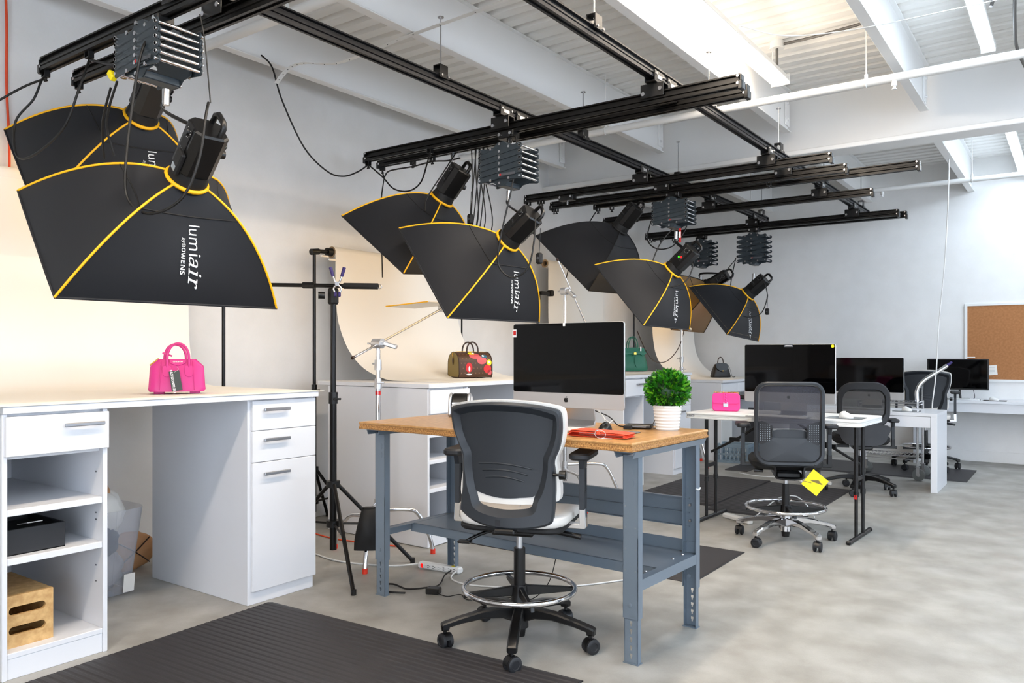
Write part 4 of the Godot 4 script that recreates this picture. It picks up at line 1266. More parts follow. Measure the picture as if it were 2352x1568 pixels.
func workbench() -> void:
	var t := thing("workbench", "steel workbench with a thick particle board top and lower shelf", "workbench", Vector3(-1.487, 0, -2.965), -0.0385)
	var W := -1.594
	channel_leg(t, -0.072, 0.0, 0.0, -0.038, true)
	channel_leg(t, W, W + 0.072, 0.0, -0.038, true)
	channel_leg(t, -0.072, 0.0, -0.562, -0.600, false)
	channel_leg(t, W, W + 0.072, -0.562, -0.600, false)
	# top: three boards glued and pressed
	var s := S()
	box(s, Vector3(-0.815, 0.926, -0.295), Vector3(1.66, 0.012, 0.74), 0.004); put(t, "top_board", s, M.particle_board)
	s = S(); box(s, Vector3(-0.815, 0.914, -0.295), Vector3(1.652, 0.014, 0.732)); put(t, "core_board", s, M.board_edge)
	s = S(); box(s, Vector3(-0.815, 0.901, -0.295), Vector3(1.66, 0.014, 0.74), 0.003); put(t, "core_board", s, M.board_edge)
	for x in [-0.036, W + 0.036]:
		s = S()
		extrude(s, PackedVector2Array([Vector2(-0.052, 0.893), Vector2(0.052, 0.893), Vector2(0.040, 0.866), Vector2(0.036, 0.866), Vector2(0.044, 0.888), Vector2(-0.044, 0.888), Vector2(-0.036, 0.866), Vector2(-0.040, 0.866)]), 0.69, Transform3D(Basis.IDENTITY, Vector3(x, 0, -0.295)))
		put(t, "top_support_channel", s, M.steel_blue)
	for x in [-0.002, W + 0.004]:
		s = S(); span(s, Vector3(x - 0.003, 0.305, -0.60), Vector3(x + 0.001, 0.351, 0.0)); span(s, Vector3(x - 0.04 if x > -1.0 else x, 0.347, -0.56), Vector3(x if x > -1.0 else x + 0.04, 0.350, -0.04))
		put(t, "side_rail", s, M.steel_blue)
	s = S()
	span(s, Vector3(W + 0.02, 0.345, -0.60), Vector3(-0.02, 0.349, -0.25))
	span(s, Vector3(W + 0.02, 0.300, -0.254), Vector3(-0.02, 0.349, -0.25))
	span(s, Vector3(W + 0.02, 0.349, -0.603), Vector3(-0.02, 0.405, -0.600))
	put(t, "lower_shelf", s, M.steel_blue)
	s = S()
	span(s, Vector3(W + 0.05, 0.470, -0.612), Vector3(-0.05, 0.608, -0.605))
	for y in [0.470, 0.535, 0.604]: span(s, Vector3(W + 0.05, y, -0.612), Vector3(-0.05, y + 0.004, -0.590))
	put(t, "rear_stringer", s, M.steel_blue)
	for p in [Vector3(-0.05, 0.351, -0.16), Vector3(-0.05, 0.351, -0.42), Vector3(-0.05, 0.351, -0.52)]:
		s = S(); cyl(s, p, p + Vector3(0, 0.005, 0), 0.007, 0.005, 10); put(t, "screw", s, M.bright_steel)
	for p in [Vector3(-0.045, 0.575, -0.597), Vector3(-0.045, 0.50, -0.597)]:
		s = S(); cyl(s, p, p + Vector3(0, 0, 0.012), 0.008, 0.006, 10); put(t, "bolt", s, M.bright_steel)
	s = S(); tube(s, smooth_path([Vector3(0.002, 0.66, -0.60), Vector3(0.004, 0.655, -0.58), Vector3(0.003, 0.66, -0.555)], 4), 0.004, 6); put(t, "cable_tie", s, M.cord_white)

# ---------------------------------------------------------------- stools and chairs
func caster(t: Node3D, at: Vector3, ang: float, r := 0.033) -> void:
	var h := holder(t, "caster")
	h.position = at
	h.rotation.y = ang
	for q in [-1.0, 1.0]:
		var s := S()
		lathe(s, [Vector2(0.0, -0.010), Vector2(r - 0.005, -0.010), Vector2(r, -0.006), Vector2(r, 0.006), Vector2(r - 0.005, 0.010), Vector2(r * 0.55, 0.010), Vector2(r * 0.5, 0.008), Vector2(0.0, 0.008)], Transform3D(Basis(Vector3.RIGHT, PI / 2 * q), Vector3(0, r, q * 0.017)), 20)
		put(h, "wheel", s, M.charcoal_dark)
	var s := S()
	for k in 8:
		var a0 := PI * (0.10 + 0.9 * k / 8.0)
		var a1 := PI * (0.10 + 0.9 * (k + 1) / 8.0)
		box(s, Vector3(cos((a0 + a1) * 0.5) * (r + 0.001), r + sin((a0 + a1) * 0.5) * (r + 0.001), 0), Vector3(0.004, r * 0.42, 0.014), 0.0, I3) if false else poly(s, [Vector3(cos(a0) * (r + 0.002), r + sin(a0) * (r + 0.002), -0.012), Vector3(cos(a1) * (r + 0.002), r + sin(a1) * (r + 0.002), -0.012), Vector3(cos(a1) * (r + 0.002), r + sin(a1) * (r + 0.002), 0.012), Vector3(cos(a0) * (r + 0.002), r + sin(a0) * (r + 0.002), 0.012)], Vector3(cos(a0), sin(a0), 0), 1)
	put(h, "hood", s, M.black_plastic)
	s = S(); cyl(s, Vector3(-0.004, r * 1.5, 0), Vector3(-0.004, r * 2 + 0.022, 0), 0.008, -1, 10); put(h, "stem", s, M.black_plastic)

func star_base(t: Node3D, R: float, first: float, m: String, sleeve_top: float, seat_y: float) -> void:
	for k in 5:
		var a := first + TAU * k / 5.0
		var s := S()
		var b := Basis(Vector3.UP, a)
		var L := R + 0.012
		extrude(s, round_tip(L), 0.044, Transform3D(b, Vector3.ZERO), 0.006)
		put(t, "base_leg", s, M[m])
		caster(t, b * Vector3(R, 0, 0), a + 0.9 + k * 0.35)
	var s := S(); cyl(s, Vector3(0, 0.07, 0), Vector3(0, 0.175, 0), 0.040, 0.034, 20); put(t, "hub", s, M[m])
	s = S(); cyl(s, Vector3(0, 0.030, 0), Vector3(0, 0.07, 0), 0.024, 0.030, 16); put(t, "hub_cap", s, M.black_plastic)
	s = S(); cyl(s, Vector3(0, 0.175, 0), Vector3(0, sleeve_top, 0), 0.027, 0.026, 20); put(t, "column_sleeve", s, M.black_plastic)
	s = S(); cyl(s, Vector3(0, sleeve_top, 0), Vector3(0, seat_y, 0), 0.014, -1, 16); put(t, "gas_piston", s, M.brushed_aluminium)

func round_tip(L: float) -> PackedVector2Array:
	return PackedVector2Array([Vector2(0.02, 0.165), Vector2(0.10, 0.164), Vector2(0.18, 0.155), Vector2(L - 0.07, 0.132), Vector2(L, 0.112), Vector2(L + 0.008, 0.104), Vector2(L + 0.006, 0.080), Vector2(L - 0.026, 0.080), Vector2(L - 0.03, 0.094), Vector2(L - 0.09, 0.108), Vector2(0.16, 0.122), Vector2(0.08, 0.118), Vector2(0.02, 0.095)])

func foot_ring(t: Node3D, R: float, y: float, spokes: int, first: float) -> void:
	var s := S()
	var p := []
	for k in 40: p.append(Vector3(cos(TAU * k / 40.0) * R, y, sin(TAU * k / 40.0) * R))
	tube(s, p, 0.0115, 10, true)
	put(t, "foot_ring", s, M.chrome, "chrome foot ring")
	s = S(); cyl(s, Vector3(0, y - 0.055, 0), Vector3(0, y + 0.015, 0), 0.040, 0.034, 16); put(t, "ring_collar", s, M.black_plastic)
	for k in spokes:
		var b := Basis(Vector3.UP, first + TAU * k / spokes)
		s = S(); extrude(s, PackedVector2Array([Vector2(0.03, y + 0.012), Vector2(R, y - 0.010), Vector2(R + 0.006, y - 0.030), Vector2(R - 0.02, y - 0.030), Vector2(0.03, y - 0.035)]), 0.020, Transform3D(b), 0.003)
		put(t, "ring_spoke", s, M.black_plastic)

func arm_rest(t: Node3D, sx: float, x: float, top: float, low: float, chrome: bool, pad_len := 0.24) -> void:
	var h := holder(t, "armrest")
	var s := S()
	extrude(s, rrect(0.095, pad_len, 0.032, 5), 0.030, Transform3D(Basis(Vector3.RIGHT, PI / 2), Vector3(sx * x, top - 0.015, -0.02)), 0.008)
	put(h, "arm_pad", s, M.charcoal_dark)
	s = S()
	var ax := Transform3D(Basis(Vector3.UP, PI / 2), Vector3(sx * x, 0, 0.0))
	extrude(s, PackedVector2Array([Vector2(-0.045, top - 0.03), Vector2(0.045, top - 0.03), Vector2(0.028, top - 0.075), Vector2(-0.028, top - 0.075)]), 0.024, ax, 0.002)
	for q in [-1.0, 1.0]: extrude(s, PackedVector2Array([Vector2(q * 0.0275, top - 0.075), Vector2(q * 0.007, top - 0.075), Vector2(q * 0.007, top - 0.175), Vector2(q * 0.0265, top - 0.175)]), 0.024, ax)
	extrude(s, PackedVector2Array([Vector2(-0.0265, top - 0.175), Vector2(0.0265, top - 0.175), Vector2(0.026, low), Vector2(-0.026, low)]), 0.024, ax, 0.002)
	put(h, "arm_post", s, M.charcoal)
	s = S()
	extrude(s, PackedVector2Array([Vector2(sx * (x + 0.014), low + 0.004), Vector2(sx * (x - 0.014), low + 0.004), Vector2(sx * (x - 0.014), low - 0.062), Vector2(sx * 0.10, low - 0.062), Vector2(sx * 0.10, low - 0.085), Vector2(sx * (x + 0.010), low - 0.085), Vector2(sx * (x + 0.017), low - 0.078)]), 0.046, I3, 0.003)
	put(h, "arm_bracket", s, M.chrome if chrome else M.black_plastic)

func white_stool(at: Vector3, turn: float, base_turn: float, label: String) -> Node3D:
	var t := thing("drafting_stool", label, "stool", at, turn)
	star_base(t, 0.335, base_turn, "black_plastic", 0.425, 0.52)
	foot_ring(t, 0.250, 0.245, 4, 0.5)
	var s := S(); box(s, Vector3(0, 0.525, 0.0), Vector3(0.20, 0.045, 0.26), 0.012); put(t, "tilt_mechanism", s, M.black_plastic)
	s = S(); tube(s, smooth_path([Vector3(-0.05, 0.515, 0.05), Vector3(-0.13, 0.505, 0.09), Vector3(-0.20, 0.475, 0.15)], 4), 0.008, 6); box(s, Vector3(-0.205, 0.473, 0.155), Vector3(0.06, 0.012, 0.035), 0.004, I3); put(t, "tilt_lever", s, M.black_plastic)
	s = S(); tube(s, [Vector3(0.10, 0.520, 0.02), Vector3(0.26, 0.505, 0.04), Vector3(0.29, 0.500, 0.04)], 0.012, 8); put(t, "height_lever", s, M.black_plastic)
	# seat
	s = S()
	sheet(s, 40, 10, func(u: float, v: float) -> Vector3:
		var a := TAU * u
		var e := Vector2(cos(a), sin(a))
		var k := pow(pow(absf(e.x), 5.0) + pow(absf(e.y), 5.0), -0.2)
		var q := sin(PI * 0.5 * minf(v * 1.25, 1.0)) if v < 0.8 else 1.0
		var rr := 1.0 - 0.07 * pow(1.0 - minf(v / 0.25, 1.0), 2.0)
		if v > 0.7: rr = 1.0 - pow((v - 0.7) / 0.3, 1.6)
		var y := lerpf(0.552, 0.602, minf(v / 0.5, 1.0)) + (0.012 * (1.0 - rr) if v > 0.7 else 0.0)
		var z := e.y * k * 0.235 * rr - 0.035
		return Vector3(e.x * k * 0.245 * rr, y - 0.03 * pow(maxf(-z - 0.12, 0.0) / 0.15, 2.0), z), Vector3.ZERO)
	put(t, "seat_cushion", s, M.white_leather, "white leather seat")
	s = S(); extrude(s, rrect(0.47, 0.45, 0.08, 6), 0.026, Transform3D(Basis(Vector3.RIGHT, PI / 2), Vector3(0, 0.545, -0.035)), 0.008); put(t, "seat_pan", s, M.black_matte)
	# back: dark shell with a recessed panel, white upholstery on the front
	var k0 := 0.00043
	var O := []
	for p in [[680, 85], [390, 100], [150, 140], [112, 185], [108, 260], [125, 400], [175, 540], [208, 640], [213, 800], [205, 1000], [178, 1210], [200, 1262], [330, 1340], [500, 1385], [680, 1402], [870, 1395], [1040, 1368], [1130, 1330], [1150, 1260], [1168, 1000], [1165, 800], [1160, 690], [1210, 560], [1240, 400], [1245, 260], [1235, 190], [1190, 150], [980, 105]]:
		O.append(Vector2((p[0] - 680) * k0, 1.095 - (p[1] - 85) * 0.000412))
	var Ip := []
	for p in [[680, 190], [400, 200], [215, 238], [205, 260], [208, 310], [225, 420], [270, 540], [310, 620], [315, 800], [335, 960], [358, 1050], [385, 1140], [440, 1175], [560, 1200], [680, 1208], [800, 1200], [900, 1185], [935, 1150], [960, 1060], [1000, 960], [1035, 800], [1045, 660], [1090, 560], [1130, 430], [1148, 330], [1150, 285], [1140, 270], [960, 215]]:
		Ip.append(Vector2((p[0] - 680) * k0, 1.095 - (p[1] - 85) * 0.000412))
	var bend := func(v: Vector3) -> Vector3:
		var yy := (v.y - 0.72) / 0.35
		return Vector3(v.x, v.y, v.z + 0.215 + 0.035 * yy * yy - 0.9 * v.x * v.x + 0.02 * yy)
	s = S(); ring_plate(s, round2(O, 3), round2(Ip, 3), 0.034, bend, 0.030, 0.010); put(t, "back_shell", s, M.charcoal)
	s = S()
	var pan := []
	for p in [[680, 165], [380, 180], [190, 220], [190, 320], [210, 430], [255, 545], [295, 640], [300, 800], [322, 1000], [420, 1055], [560, 1085], [680, 1092], [820, 1080], [985, 1040], [1040, 800], [1055, 660], [1105, 560], [1145, 430], [1165, 300], [1160, 255], [960, 195]]:
		pan.append(Vector2((p[0] - 680) * k0, 1.095 - (p[1] - 85) * 0.000412))
	var pp := round2(pan, 3)
	sheet_poly(s, pp, bend, -0.024, 0.010)
	put(t, "back_panel", s, M.charcoal)
	for g in [[390, 735, 950, 778, 655], [430, 805, 900, 838, 740], [462, 878, 858, 908, 820]]:
		s = S()
		var path := []
		for i in 9:
			var u := i / 8.0
			var x: float = (lerpf(g[0], g[2], u) - 680) * k0
			var y: float = 1.095 - (lerpf(g[1], g[3], u) - 26.0 * sin(PI * u) - 85) * 0.000412
			path.append(bend.call(Vector3(x, y, -0.014)))
		tube(s, path, 0.0045, 6)
		put(t, "back_rib", s, M.charcoal)
	s = S()
	var up := []
	for v in O:
		if v.y > 0.72: up.append(Vector2(v.x * 1.035, v.y + 0.008))
	up.append(Vector2(0.225, 0.70)); up.append(Vector2(0.19, 0.665)); up.append(Vector2(0.0, 0.655)); up.append(Vector2(-0.19, 0.665)); up.append(Vector2(-0.225, 0.70))
	var ordered := []
	for v in up: ordered.append(v)
	ordered.sort_custom(func(a: Vector2, b: Vector2) -> bool: return (a - Vector2(0, 0.88)).angle() < (b - Vector2(0, 0.88)).angle())
	sheet_poly(s, round2(ordered, 3), bend, -0.066, 0.048)
	put(t, "back_cushion", s, M.white_leather, "white leather back cushion")
	s = S(); box(s, bend.call(Vector3(-0.03, 0.58, 0.018)), Vector3(0.022, 0.024, 0.002)); put(t, "maker_mark", s, M.charcoal_dark)
	s = S(); box(s, Vector3(0, 0.545, 0.17), Vector3(0.09, 0.022, 0.14), 0.006); put(t, "back_bracket", s, M.black_plastic)
	s = S(); cyl(s, Vector3(0.205, 0.79, 0.20), Vector3(0.235, 0.79, 0.20), 0.006, -1, 8); cyl(s, Vector3(0.232, 0.79, 0.20), Vector3(0.258, 0.79, 0.20), 0.020, 0.018, 8); put(t, "height_knob", s, M.black_plastic)
	for sx in [-1.0, 1.0]: arm_rest(t, sx, 0.29, 0.868, 0.615, true)
	return t

# filled plate following a polygon, bent like the back; front at z + depth
func sheet_poly(st: SurfaceTool, pts: PackedVector2Array, bend: Callable, z: float, depth: float) -> void:
	var c := Vector2.ZERO
	for p in pts: c += p
	c /= pts.size()
	var n := pts.size()
	var rings := 5
	for side in [0, 1]:
		for k in rings:
			for i in n:
				var j := (i + 1) % n
				var a := float(k) / rings
				var b := float(k + 1) / rings
				var zz := z + (depth if side == 1 else 0.0)
				var q := [bend.call(v3(c.lerp(pts[i], a), zz)), bend.call(v3(c.lerp(pts[j], a), zz)), bend.call(v3(c.lerp(pts[j], b), zz)), bend.call(v3(c.lerp(pts[i], b), zz))]
				if k == 0: q.remove_at(1)
				poly(st, q, Vector3(0, 0, 1 if side == 1 else -1), 1 + side)
	for i in n:
		var j := (i + 1) % n
		var o := (pts[i] + pts[j]) * 0.5 - c
		poly(st, [bend.call(v3(pts[i], z)), bend.call(v3(pts[j], z)), bend.call(v3(pts[j], z + depth)), bend.call(v3(pts[i], z + depth))], Vector3(o.x, o.y, 0), 4)

func v3(p: Vector2, z: float) -> Vector3: return Vector3(p.x, p.y, z)

func grey_stool() -> void:
	var t := thing("drafting_stool", "grey mesh back stool on a polished chrome base at the folding table", "stool", Vector3(-1.655, 0, -5.552), 0.42)
	star_base(t, 0.325, 0.21, "chrome", 0.395, 0.47)
	foot_ring(t, 0.262, 0.235, 4, 0.1)
	var bend := func(v: Vector3) -> Vector3:
		var yy := (v.y - 0.75) / 0.35
		return Vector3(v.x, v.y, v.z + 0.20 + 0.03 * yy * yy - 0.7 * v.x * v.x)
	var O := PackedVector2Array()
	var Ii := PackedVector2Array()
	for p in rrect(0.452, 0.565, 0.085, 7): O.append(p + Vector2(0, 0.825))
	for p in rrect(0.392, 0.505, 0.060, 7): Ii.append(p + Vector2(0, 0.828))
	var s := S(); ring_plate(s, O, Ii, 0.034, bend, 0.008, 0.010); put(t, "back_frame", s, M.charcoal)
	s = S(); sheet_poly(s, moved(rrect(0.392, 0.285, 0.05, 6), Vector2(0, 0.935)), bend, 0.0, 0.003); put(t, "back_mesh", s, M.mesh_grey, "see-through grey mesh")
	s = S(); sheet_poly(s, moved(rrect(0.388, 0.155, 0.06, 6), Vector2(0, 0.652)), bend, -0.004, 0.008); put(t, "lower_back_panel", s, M.charcoal)
	s = S(); sheet_poly(s, round2([Vector2(-0.105, 0.775), Vector2(0.0, 0.785), Vector2(0.105, 0.775), Vector2(0.115, 0.72), Vector2(0.132, 0.69), Vector2(0.06, 0.670), Vector2(-0.06, 0.670), Vector2(-0.132, 0.69), Vector2(-0.115, 0.72)], 3), bend, -0.030, 0.012); put(t, "lumbar_pad", s, M.charcoal)
	for sx in [-1.0, 1.0]:
		s = S(); sheet_poly(s, round2([Vector2(sx * 0.196, 0.835), Vector2(sx * 0.13, 0.822), Vector2(sx * 0.108, 0.80), Vector2(sx * 0.108, 0.735), Vector2(sx * 0.13, 0.708), Vector2(sx * 0.196, 0.69)], 3), bend, -0.002, 0.008)
		var w := put(t, "lumbar_wing", s, M.charcoal_dark)
		s = S()
		for r in 8:
			for c in 5: cyl(s, bend.call(Vector3(sx * (0.128 + c * 0.014), 0.712 + r * 0.0145, 0.0055)), bend.call(Vector3(sx * (0.128 + c * 0.014), 0.712 + r * 0.0145, 0.0068)), 0.0032, -1, 6)
		var ho := put(w, "perforation", s, M.glass_grey)
		ho.set_meta("kind", "stuff")
		s = S(); box(s, bend.call(Vector3(sx * 0.114, 0.765, 0.010)), Vector3(0.008, 0.055, 0.010), 0.003); put(w, "grip", s, M.black_plastic)
	s = S(); extrude(s, round2([Vector2(-0.17, 0.56), Vector2(0.17, 0.56), Vector2(0.10, 0.53), Vector2(0.085, 0.455), Vector2(-0.085, 0.455), Vector2(-0.10, 0.53)], 3), 0.08, Transform3D(Basis.IDENTITY, Vector3(0, 0, 0.17)), 0.012); put(t, "back_spine", s, M.charcoal_dark)
	s = S(); box(s, Vector3(0, 0.475, 0.03), Vector3(0.17, 0.05, 0.25), 0.014); put(t, "tilt_mechanism", s, M.black_plastic)
	for q in [-0.16, 0.15]:
		s = S(); cyl(s, Vector3(q, 0.495, 0.10), Vector3(q + signf(q) * 0.06, 0.495, 0.10), 0.012, -1, 10); put(t, "lever", s, M.black_plastic)
	s = S(); extrude(s, rrect(0.47, 0.45, 0.10, 7), 0.075, Transform3D(Basis(Vector3.RIGHT, PI / 2), Vector3(0, 0.545, -0.06)), 0.024); put(t, "seat_cushion", s, M.black_matte)
	for sx in [-1.0, 1.0]: arm_rest(t, sx, 0.285, 0.815, 0.60, false, 0.22)
	var tg := thing("care_tag", "yellow square care tag with a chair drawing hanging from the grey stool", "tag", Vector3(-1.40, 0.545, -5.33), 0.55)
	s = S(); box(s, Vector3.ZERO, Vector3(0.125, 0.125, 0.0015), 0.0, Transform3D(Basis(Vector3(0, 0, 1), PI / 4 + 0.1), Vector3(0, -0.09, 0))); put(tg, "card", s, M.tape_yellow)
	s = S(); extrude(s, round2([Vector2(-0.02, -0.075), Vector2(0.055, -0.105), Vector2(0.04, -0.085), Vector2(0.03, -0.075)], 3), 0.001, Transform3D(Basis.IDENTITY, Vector3(-0.01, 0, 0.0014))); put(tg, "printed_seat", s, M.olive_leather)
	s = S(); box(s, Vector3(-0.03, -0.095, 0.0014), Vector3(0.06, 0.004, 0.001), 0.0, Transform3D(Basis(Vector3(0, 0, 1), -0.25))); put(tg, "printed_leg", s, M.olive_leather)
	s = S(); box(s, Vector3(-0.01, -0.055, 0.0014), Vector3(0.045, 0.045, 0.001), 0.0, Transform3D(Basis(Vector3(0, 0, 1), -0.12))); put(tg, "printed_block", s, M.tape_yellow)
	s = S(); cyl(s, Vector3(0, -0.005, 0), Vector3(0.0, 0.03, -0.01), 0.0015, -1, 6); put(tg, "string", s, M.cord_black)

func moved(p: PackedVector2Array, d: Vector2) -> PackedVector2Array:
	var o := PackedVector2Array()
	for v in p: o.append(v + d)
	return o

func black_chair() -> void:
	var t := thing("task_chair", "black mesh task chair with a perforated back at the white drawer desk", "chair", Vector3(-1.664, 0, -7.90), 0.35)
	star_base(t, 0.313, 0.60, "black_plastic", 0.34, 0.42)
	var bend := func(v: Vector3) -> Vector3:
		var yy := (v.y - 0.70) / 0.35
		return Vector3(v.x, v.y, v.z + 0.20 + 0.04 * yy * yy - 0.8 * v.x * v.x)
	var O := PackedVector2Array()
	var Ii := PackedVector2Array()
	for p in rrect(0.45, 0.42, 0.14, 7): O.append(p * Vector2(1.0 + 0.0 * p.y, 1.0) + Vector2(0, 0.825))
	for p in rrect(0.355, 0.27, 0.09, 7): Ii.append(p + Vector2(0, 0.825))
	var s := S(); ring_plate(s, O, Ii, 0.030, bend, 0.01, 0.010); put(t, "back_frame", s, M.charcoal_dark)
	s = S(); sheet_poly(s, moved(rrect(0.37, 0.285, 0.09, 6), Vector2(0, 0.825)), bend, -0.004, 0.003); put(t, "back_mesh", s, M.mesh_black, "black see-through mesh")
	s = S(); sheet_poly(s, round2([Vector2(-0.20, 0.64), Vector2(0.20, 0.64), Vector2(0.205, 0.55), Vector2(0.15, 0.47), Vector2(0.0, 0.455), Vector2(-0.15, 0.47), Vector2(-0.205, 0.55)], 3), bend, -0.01, 0.03); put(t, "back_cover", s, M.charcoal_dark)
	s = S(); box(s, Vector3(0, 0.43, 0.03), Vector3(0.17, 0.05, 0.25), 0.014); put(t, "tilt_mechanism", s, M.black_plastic)
	s = S(); extrude(s, rrect(0.49, 0.47, 0.12, 7), 0.09, Transform3D(Basis(Vector3.RIGHT, PI / 2), Vector3(0, 0.50, -0.07)), 0.028); put(t, "seat_cushion", s, M.black_matte)
	s = S(); cyl(s, Vector3(0.10, 0.43, 0.0), Vector3(0.30, 0.425, 0.0), 0.008, -1, 8); cyl(s, Vector3(0.25, 0.426, 0), Vector3(0.31, 0.425, 0), 0.013, -1, 10); put(t, "height_lever", s, M.black_plastic)
	for sx in [-1.0, 1.0]: arm_rest(t, sx, 0.275, 0.69, 0.50, false, 0.22)

# ---------------------------------------------------------------- other tables
func folding_table() -> void:
	var t := thing("folding_table", "white plastic folding table on black steel legs", "table", Vector3(-1.81, 0, -5.96), -0.05)
	var s := S()
	for k in 3: extrude(s, rrect(1.28 - 0.006 * (k % 2), 0.60 - 0.006 * (k % 2), 0.045, 6), 0.015, Transform3D(Basis(Vector3.RIGHT, PI / 2), Vector3(0, 0.8375 - k * 0.0148, 0)), 0.003)
	put(t, "table_top", s, M.table_white)
	s = S(); box(s, Vector3(-0.585, 0.825, 0.3005), Vector3(0.055, 0.014, 0.002)); put(t, "name_plate", s, M.bezel_black)
	put_mesh(t, "lettering", lettering("LIFETIME", 0.008, 0.0004, "Droid Sans", 700), M.print_white, "", Transform3D(Basis.IDENTITY, Vector3(-0.585, 0.825, 0.3018)))
	for sx in [-1.0, 1.0]:
		var x: float = sx * 0.555
		var h := holder(t, "leg_frame")
		for z in [-0.085, 0.085]:
			s = S(); cyl(s, Vector3(x, 0.30, z), Vector3(x, 0.80, z), 0.0145, -1, 12); put(h, "leg", s, M.table_leg)
			s = S(); cyl(s, Vector3(x, 0.012, z), Vector3(x, 0.36, z), 0.012, -1, 12); put(h, "leg_extension", s, M.table_leg)
			s = S(); cyl(s, Vector3(x, 0.30, z), Vector3(x, 0.335, z), 0.0185, -1, 12); put(h, "clip", s, M.black_plastic)
		s = S(); box(s, Vector3(x, 0.014, 0), Vector3(0.026, 0.026, 0.52), 0.006); put(h, "foot_bar", s, M.table_leg)
		for z in [-0.265, 0.265]:
			s = S(); box(s, Vector3(x, 0.014, z), Vector3(0.034, 0.028, 0.03), 0.008); put(h, "foot_cap", s, M.black_plastic)
		s = S(); box(s, Vector3(x, 0.42, 0), Vector3(0.012, 0.030, 0.16), 0.003); put(h, "cross_bar", s, M.table_leg)
		s = S(); tube(s, [Vector3(x, 0.52, 0.0), Vector3(sx * 0.30, 0.66, 0.0), Vector3(sx * 0.10, 0.80, 0.0)], 0.010, 8); put(h, "brace", s, M.table_leg)
		s = S(); box(s, Vector3(sx * 0.36, 0.63, 0.0), Vector3(0.08, 0.03, 0.03), 0.004, I3); put(h, "brace_lock", s, M.black_plastic)
	s = S(); box(s, Vector3(0.555, 0.30, 0.101), Vector3(0.020, 0.03, 0.004)); put(t, "warning_label", s, M.label_red)

func white_desk() -> void:
	var t := thing("drawer_desk", "white drawer desk with slab legs holding the computer beside the chrome cart", "desk", Vector3(-1.07, 0, -8.23))
	slab(t, "side_panel", Vector3(-0.055, 0, -0.65), Vector3(0, 0.705, 0))
	slab(t, "side_panel", Vector3(-1.40, 0, -0.65), Vector3(-1.345, 0.705, 0))
	slab(t, "desk_panel", Vector3(-1.40, 0.705, -0.65), Vector3(0, 0.735, 0.0))
	slab(t, "back_panel", Vector3(-1.345, 0.60, -0.64), Vector3(-0.055, 0.705, -0.62))
	slab(t, "drawer", Vector3(-1.343, 0.600, -0.60), Vector3(-0.057, 0.702, -0.004))
	t = thing("wall_desk", "long white desk with a shallow apron against the back wall", "desk", Vector3(-1.6, 0, ZB))
	slab(t, "desk_panel", Vector3(0.0, 0.725, 0.002), Vector3(3.4, 0.755, 0.60))
	slab(t, "apron", Vector3(0.02, 0.62, 0.10), Vector3(3.38, 0.725, 0.585))
	for x in [0.0, 3.36]: slab(t, "side_panel", Vector3(x, 0, 0.002), Vector3(x + 0.04, 0.725, 0.58))

func furniture() -> void:
	workbench()
	white_stool(Vector3(-2.046, 0, -2.906), 0.33, 0.21 - 0.33, "drafting stool with white leather and dark shell at the workbench")
	grey_stool()
	black_chair()
	white_stool(Vector3(-1.40, 0.012, -9.86), 0.15, 0.3, "drafting stool with white leather rim by the corkboard wall")
	folding_table()
	white_desk()

# ---------------------------------------------------------------- computers
func apple_mark(t: Node, at: Vector3, h: float) -> void:
	var s := S()
	extrude(s, round2([Vector2(0, 0.30), Vector2(0.22, 0.36), Vector2(0.40, 0.26), Vector2(0.30, 0.05), Vector2(0.42, -0.16), Vector2(0.24, -0.46), Vector2(0.0, -0.42), Vector2(-0.24, -0.46), Vector2(-0.42, -0.12), Vector2(-0.40, 0.20), Vector2(-0.22, 0.36)], 4), 0.002 / h, Transform3D(Basis().scaled(Vector3.ONE * h), at))
	extrude(s, round2([Vector2(0.0, 0.40), Vector2(0.16, 0.50), Vector2(0.20, 0.66), Vector2(0.04, 0.56)], 3), 0.002 / h, Transform3D(Basis().scaled(Vector3.ONE * h), at))
	put(t, "logo", s, M.bezel_black, "black fruit logo")

func imac(at: Vector3, turn: float, label: String) -> Node3D:
	var t := thing("desktop_computer", label, "computer", at, turn)
	var b := 0.096
	var s := S()
	extrude(s, rrect(0.65, 0.42, 0.014, 4), 0.010, Transform3D(Basis.IDENTITY, Vector3(0, b + 0.21, 0)), 0.002)
	put(t, "aluminium_body", s, M.brushed_aluminium)
	s = S(); extrude(s, rrect(0.645, 0.345, 0.010, 4), 0.0025, Transform3D(Basis.IDENTITY, Vector3(0, b + 0.246, 0.0058)), 0.0006); put(t, "screen_glass", s, M.screen_black)
	s = S(); sheet(s, 12, 8, func(u: float, v: float) -> Vector3:
		var x := (u - 0.5) * 0.60
		var y := b + 0.03 + v * 0.36
		return Vector3(x, y, -0.006 - 0.035 * (1.0 - pow(absf(u - 0.5) * 2.0, 2.5)) * (1.0 - pow(absf(v - 0.5) * 2.0, 2.5))), Vector3.ZERO)
	put(t, "rear_shell", s, M.brushed_aluminium)
	apple_mark(t, Vector3(0, b + 0.040, 0.0056), 0.026)
	s = S()
	var path := [Vector2(-0.035, 0.235), Vector2(-0.10, 0.10), Vector2(-0.115, 0.03), Vector2(-0.10, 0.008), Vector2(0.06, 0.004), Vector2(0.075, 0.004), Vector2(0.075, 0.0), Vector2(-0.115, 0.0), Vector2(-0.124, 0.03), Vector2(-0.108, 0.11), Vector2(-0.044, 0.242)]
	var pp := PackedVector2Array()
	for p in path: pp.append(Vector2(-p.x, p.y))
	extrude(s, pp, 0.19, Transform3D(Basis(Vector3.UP, PI / 2), Vector3(0, 0, 0)), 0.001)
	put(t, "stand", s, M.brushed_aluminium)
	return t

